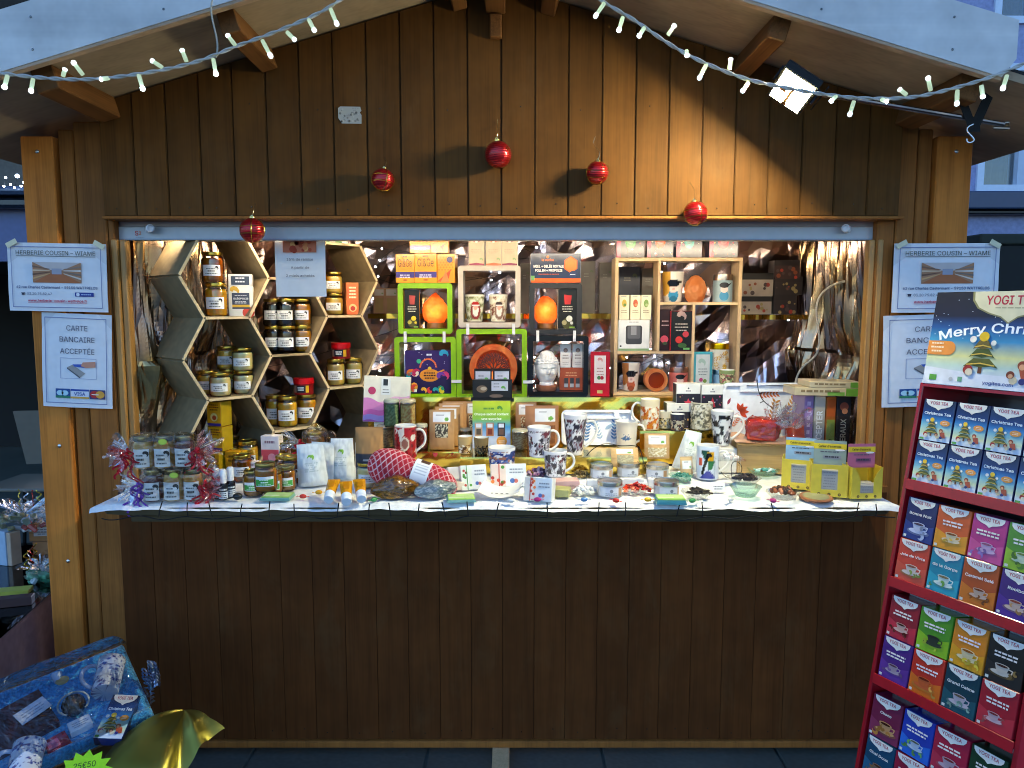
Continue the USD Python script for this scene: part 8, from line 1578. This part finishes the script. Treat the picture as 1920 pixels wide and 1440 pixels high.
tray_t = Thing('gift_tray', 'blue plush gift tray wrapped in clear film on the gold-papered table', 'gift tray', base=GB)
def plush(u, v):
    x = (u - .5) * L2; y = (v - .5) * L1; e = np.minimum(np.minimum(u, 1 - u) * L2, np.minimum(v, 1 - v) * L1); rim = np.exp(-((e - .018) / .016) ** 2)
    return np.stack([x, y, -.004 + .022 * rim + .008 * meshkit.fbm(np.stack([x * 40, y * 40, 0 * x], -1), 3, 4) - .012 * (e < .004)], -1)
tray_t.part('plush_lining', [grid(120, 70, plush)], 'blue_plush', True); tray_t.part('tray_base', [(bx(-L2 / 2, L2 / 2, -L1 / 2, L1 / 2, -.020, -.007, .004), C('6a4a2a'))], 'card', False)
tray_t.part('film', [grid(70, 50, lambda u, v: np.stack([(u - .5) * (L2 + .02), (v - .5) * (L1 + .02), .052 + .024 * np.sin(np.pi * u) ** .5 * np.sin(np.pi * v) ** .5 + .016 * meshkit.fbm(np.stack([u * 9, v * 6, 0 * u], -1), 3, 2) - .062 * (1 - np.clip(np.minimum(np.minimum(u, 1 - u), np.minimum(v, 1 - v)) * 14, 0, 1)) ** 2], -1))], 'wrap_film', False)
def bluedots(th, z, v):
    c = base_col('c8ccd8', len(th)); N = meshkit.noise(v * 150, 4); N2 = meshkit.noise(v * 190 + 7, 6); c[N > .68] = C('3a4890'); c[N2 > .74] = C('5a4a78'); return c
def lying_mug(label, px, py, px2, py2, r, h, hside):
    a, b_ = TP(px, py, r), TP(px2, py2, r); d = b_ - a; h = np.linalg.norm(d); rz = math.atan2(d[1], d[0]) - math.pi / 2; t = Thing('mug', label, 'mug', a, rz=rz, rx=-math.pi / 2, base=GB)
    P = [(0, 0), (r * .88, 0)] + [(r * (.93 + .07 * k), .003 + (h - .004) * k) for k in np.linspace(0, 1, 40)] + [(r - .003, h), (r * .9, h * .3), (0, .006)]
    m, c = lathe_col(P, bluedots, 72); t.part('cup', [(m, c)], 'ceramic', 50); s = hside
    t.part('handle', [(tube(spline([(s * r * .95, -.004, h * .84), (s * (r + h * .22), -.01, h * .78), (s * (r + h * .27), -.01, h * .5), (s * (r + h * .1), -.006, h * .24), (s * r * .93, -.004, h * .18)], 22), .0055, 10), C('b8c0d4'))], 'ceramic', True)
lying_mug('blue-speckled white mug lying at the top of the wrapped gift tray', 196, 1300, 210, 1240, .036, .08, -1); lying_mug('blue-speckled white mug lying at the bottom of the wrapped gift tray', 40, 1462, 56, 1396, .037, .085, -1)
def flatbox(name, label, pa, pb, pc, h, col, deco, cat, z=.0, m='gloss'):
    """a carton lying on its back: pa bottom left, pb bottom right, pc top left of its upper face"""
    a, b_, c_ = (TP(*p, z + h) for p in (pa, pb, pc)); ux = b_ - a; w = np.linalg.norm(ux); rz = math.atan2(ux[1], ux[0]); vy = c_ - a; l_ = abs(vy[:2] @ np.array([-math.sin(rz), math.cos(rz)]))
    mm_ = (a + b_) / 2; t = Thing(name, label, cat, (mm_[0], mm_[1], z + h), rz=rz, rx=-math.pi / 2, base=GB); t.part('carton', [(bx(-w / 2, w / 2, 0, h, 0, l_, .0015), C(col))], m, False); q = Print(0); deco(q, w, l_); q.p and t.part('front_print', q.p, 'gloss', False)
flatbox('christmas_tea_box', 'Christmas tea box lying under the film of the blue gift tray', (174, 1384), (228, 1386), (203, 1302), .030, '16204a', xbox, 'tea box')
def note(q, w, h): q.rect(-w / 2 + .001, .001, w / 2 - .001, h - .001, 'ccd2de').bars(-w * .36, w * .36, h * .6, 3, h * .2, h * .07, '8a94a8', 3, 2)
flatbox('chocolate_bag', 'dark red bag with a white label at the left of the gift tray', (-30, 1432), (112, 1352), (-30, 1345), .022, '38140f', lambda q, w, h: None, 'bag', m='wrapper'); flatbox('label_card', 'white label card on the dark red bag in the gift tray', (42, 1360), (98, 1322), (26, 1340), .002, 'ccd2de', note, 'card', .024)
flatbox('label_card', 'small white labelled box in the middle of the gift tray', (132, 1374), (174, 1354), (122, 1358), .024, 'c4ccd8', note, 'box')
flatbox('red_sachet', 'small pink and red sachet in the gift tray near the green star', (94, 1418), (136, 1394), (78, 1392), .016, '8a1c30', lambda q, w, h: q.rect(-w * .4, h * .3, w * .1, h * .8, 'b0587a'), 'sachet')
p_ = TP(138, 1322, .03)
t = Thing('clip_jar', 'small clip jar of golden sweets with a white wire in the gift tray', 'jar', p_, base=GB); b_ = trimesh.creation.icosphere(3, .024); b_.vertices += (meshkit.noise(b_.vertices * 200, 3)[:, None] - .5) * .006; t.part('sweets', [(b_, C('6a4a1a'))], 'wrapper', False); t.part('glass', [trimesh.creation.icosphere(3, .029)], 'glass', True)
t.part('wire', [(tube(spline([(.036 * math.sin(a), .036 * math.cos(a) - .004, .012) for a in np.linspace(-2.5, 2.5, 14)], 40), .0024, 7), C('b8bcb0'))], 'plastic'); p_ = TP(117, 1277, .045)
t = Thing('seal_tag', 'round cream seal with a white cup end at the top of the gift tray', 'tag', p_, base=GB); t.part('seal', [(xf(lathe([(0, 0), (.014, 0), (.015, .003), (.013, .006), (0, .006)], 26), s=(1.1, .9, 1)), C('b8a46a'))], 'card', 40); t.part('cup', [(xf(lathe([(0, 0), (.010, 0), (.014, .024), (.012, .024), (.008, .003), (0, .003)], 24), (-.008, .006, -.004), rx=-1.3), C('b8c4d8'))], 'ceramic', 40)
p_ = gpl(284, 1280, .03); t = Thing('ribbon_bow', 'curled silver ribbon bow at the right corner of the gift tray', 'bow', p_); q = random.Random(4); ps = []
for k in range(12):
    a, R_ = q.uniform(0, 6.28), q.uniform(.005, .011); c0 = np.array([q.uniform(-.014, .014), q.uniform(-.010, .010), q.uniform(-.02, .035)])
    ps.append((ribbon(np.array([c0 + (R_ * math.cos(s * .7 + a), R_ * .6 * math.sin(s * .7), R_ * math.sin(s * .7 + a) + .0012 * s) for s in range(24)]), .005, (.3, 1, .2)), C('a8b0c4')))
ps.append((ribbon(np.array([(.005 * math.cos(s * .8), .005 * math.sin(s * .8), -.02 - .0014 * s) for s in range(30)]), .006, (0, 1, .2)), C('a8b0c4'))); t.part('curls', ps, 'metal', False)
p_ = gpl(160, 1438, .07); t = Thing('price_star', 'neon green star-shaped price tag at the bottom of the gift tray', 'price tag', p_, rz=.1, rx=-.75); n_ = 13; R1, R2 = .060, .044
star = Polygon([((R1 if k % 2 == 0 else R2) * math.sin(k * math.pi / n_) * 1.1, (R1 if k % 2 == 0 else R2) * math.cos(k * math.pi / n_) * .85 - .012) for k in range(2 * n_)]); t.part('card', [(slab(star, 0, .0012), C('8fd010'))], 'paper', False); q = Print(0)
q.txt('25€50', .013, -.002, -.002, '1c3a10', 1, .05, rot=.12).line([(-.02, -.022), (-.01, -.016), (-.004, -.023), (.006, -.015), (.012, -.021), (.026, -.012)], .0018, '1c3a10'); t.part('handwriting', q.p, 'paper', False)
# ------------------------------------------------------------------ neighbour's table beyond the left corner post
NZ = .49; pa, pb = np.array(on(-40, 1225, NZ)), np.array(on(112, 1090, NZ)); dd = (pb - pa) / np.linalg.norm(pb - pa); pb = pa + dd * 1.1; nn = np.array([-abs(dd[1]), dd[0] if dd[1] > 0 else -dd[0]]); nn = np.array([-dd[1], dd[0]])
pl = Polygon([pa, pb, pb + nn * .9, pa + nn * .9]); t = Thing('side_table', 'side table under a clear sheet and purple cloth beyond the left corner post', 'table')
t.part('top', [(xf(trimesh.creation.extrude_polygon(pl, .02), (0, 0, NZ - .024)), C('c4c0c4'))], 'card', False); t.part('clear_sheet', [xf(trimesh.creation.extrude_polygon(pl.buffer(.015), .002), (0, 0, NZ))], 'glass', False)
t.part('cloth', [(grid(60, 8, lambda u, v: np.stack([pa[0] + (pb[0] - pa[0]) * u - nn[0] * (.012 + .012 * np.sin(u * 45) * v), pa[1] + (pb[1] - pa[1]) * u - nn[1] * (.012 + .012 * np.sin(u * 45) * v), NZ - .005 - (NZ - .03) * v], -1)), C('94787e'))], 'fabric', True)
t.part('frame', [(xf(trimesh.creation.extrude_polygon(pl.buffer(-.05), .02), (0, 0, .03)), C('2a2420'))], 'card', False)
def nb(px, py, z=NZ): p = on(px, py, z); return p
x_, y_ = nb(72, 1050); 
def carb(q, w, h): q.rect(-w * .36, h * .30, w * .36, h * .80, 'c0bcb8').bars(-w * .3, w * .3, h * .64, 3, h * .13, h * .06, '7a7a80', 3, 2).rect(-w / 2, h * .47, w / 2, h * .50, '6a4a2a', 1)
zc1 = NZ + .003
carton('cardboard_box', 'lower brown cardboard box of the stack on the side table', (x_ + .01, y_ + .06, zc1), .13, .12, .055, 'a87a50', rz=.1); carton('cardboard_box', 'upper brown cardboard box with a white label on the side table', (x_, y_ + .06, zc1 + .057), .135, .12, .075, 'a87848', rz=.1, deco=carb)
x_, y_ = nb(6, 1062); t = Thing('silver_box', 'pale blue and silver box at the far left of the side table', 'box', (x_, y_, zc1), rz=-.3); t.part('carton', [(bx(-.05, .02, 0, .05, 0, .14, .002), C('9ab0c4')), (bx(.0205, .042, .004, .05, 0, .135, .002), C('b09a84'))], 'gloss', False)
def cello_heap(label, px, py, w, h, cols, seed, z=NZ + .003):
    x_, y_ = nb(px, py, z); t = Thing('wrapped_basket', label, 'gift basket', (x_, y_, z), rz=seed)
    def bl(u, v): a = u * 6.283; N = meshkit.noise(np.stack([np.cos(a) * 3 + seed, np.sin(a) * 3, v * 5], -1), seed) - .5; r = w / 2 * (np.sin(np.pi * (.12 + .80 * v)) ** .6 + .5 * N); return np.stack([np.cos(a) * r, np.sin(a) * r * .7, h * v * .75 + .02 * N], -1)
    q = np.random.default_rng(seed); ps = []
    for k in range(26): ps.append((xf(tm(bx(-.02, .02, -.012, .012, -.008, .008, .003)), (q.uniform(-.35, .35) * w, q.uniform(-.25, .25) * w, q.uniform(.05, .45) * h), rx=q.uniform(-1, 1), ry=q.uniform(-1, 1), rz=q.uniform(0, 6)), C(cols[q.integers(len(cols))])))
    t.part('contents', ps, 'wrapper', False); t.part('film', [grid(49, 12, bl)], 'cellophane', False); cello_twist(t, (0, 0, h * .6), (.1, -.2, 1), h * .5, w * .45, 'cellophane', seed, 'film_top')
    ps = []
    for k in range(4): a0 = q.uniform(0, 6); ps.append((ribbon(np.array([(.03 * k - .05 + .006 * math.cos(s * .7 + a0), -.03 + .006 * math.sin(s * .7), h * .75 + .0035 * s) for s in range(22)]), .006, (.2, 1, .1)), C(['c8b048', 'a02020', 'c8c8c8', 'c8b048'][k])))
    t.part('ribbon', ps, 'metal', False)
cello_heap('cellophane gift basket with a red ribbon on top of the cardboard boxes', 46, 988, .26, .10, ['8a8a5a', 'a04030', 'b0b8b8', '6a7a5a'], 3, zc1 + .134); cello_heap('cellophane basket with green and white packets on the side table', 76, 1086, .13, .07, ['3a7a5a', 'b8c8c8', '5a9a7a', '8aa0a0'], 5)
x_, y_ = nb(18, 1118); carton('yellow_pack', 'flat yellow-green packet at the front of the side table', (x_, y_, zc1), .12, .05, .014, 'a8a83a', rz=.25, top='b8b848'); x_, y_ = nb(22, 1140); carton('dark_pack', 'dark wrapped packet below the yellow-green one on the side table', (x_, y_, zc1), .12, .04, .03, '3a2420', rz=.3, m='wrapper')
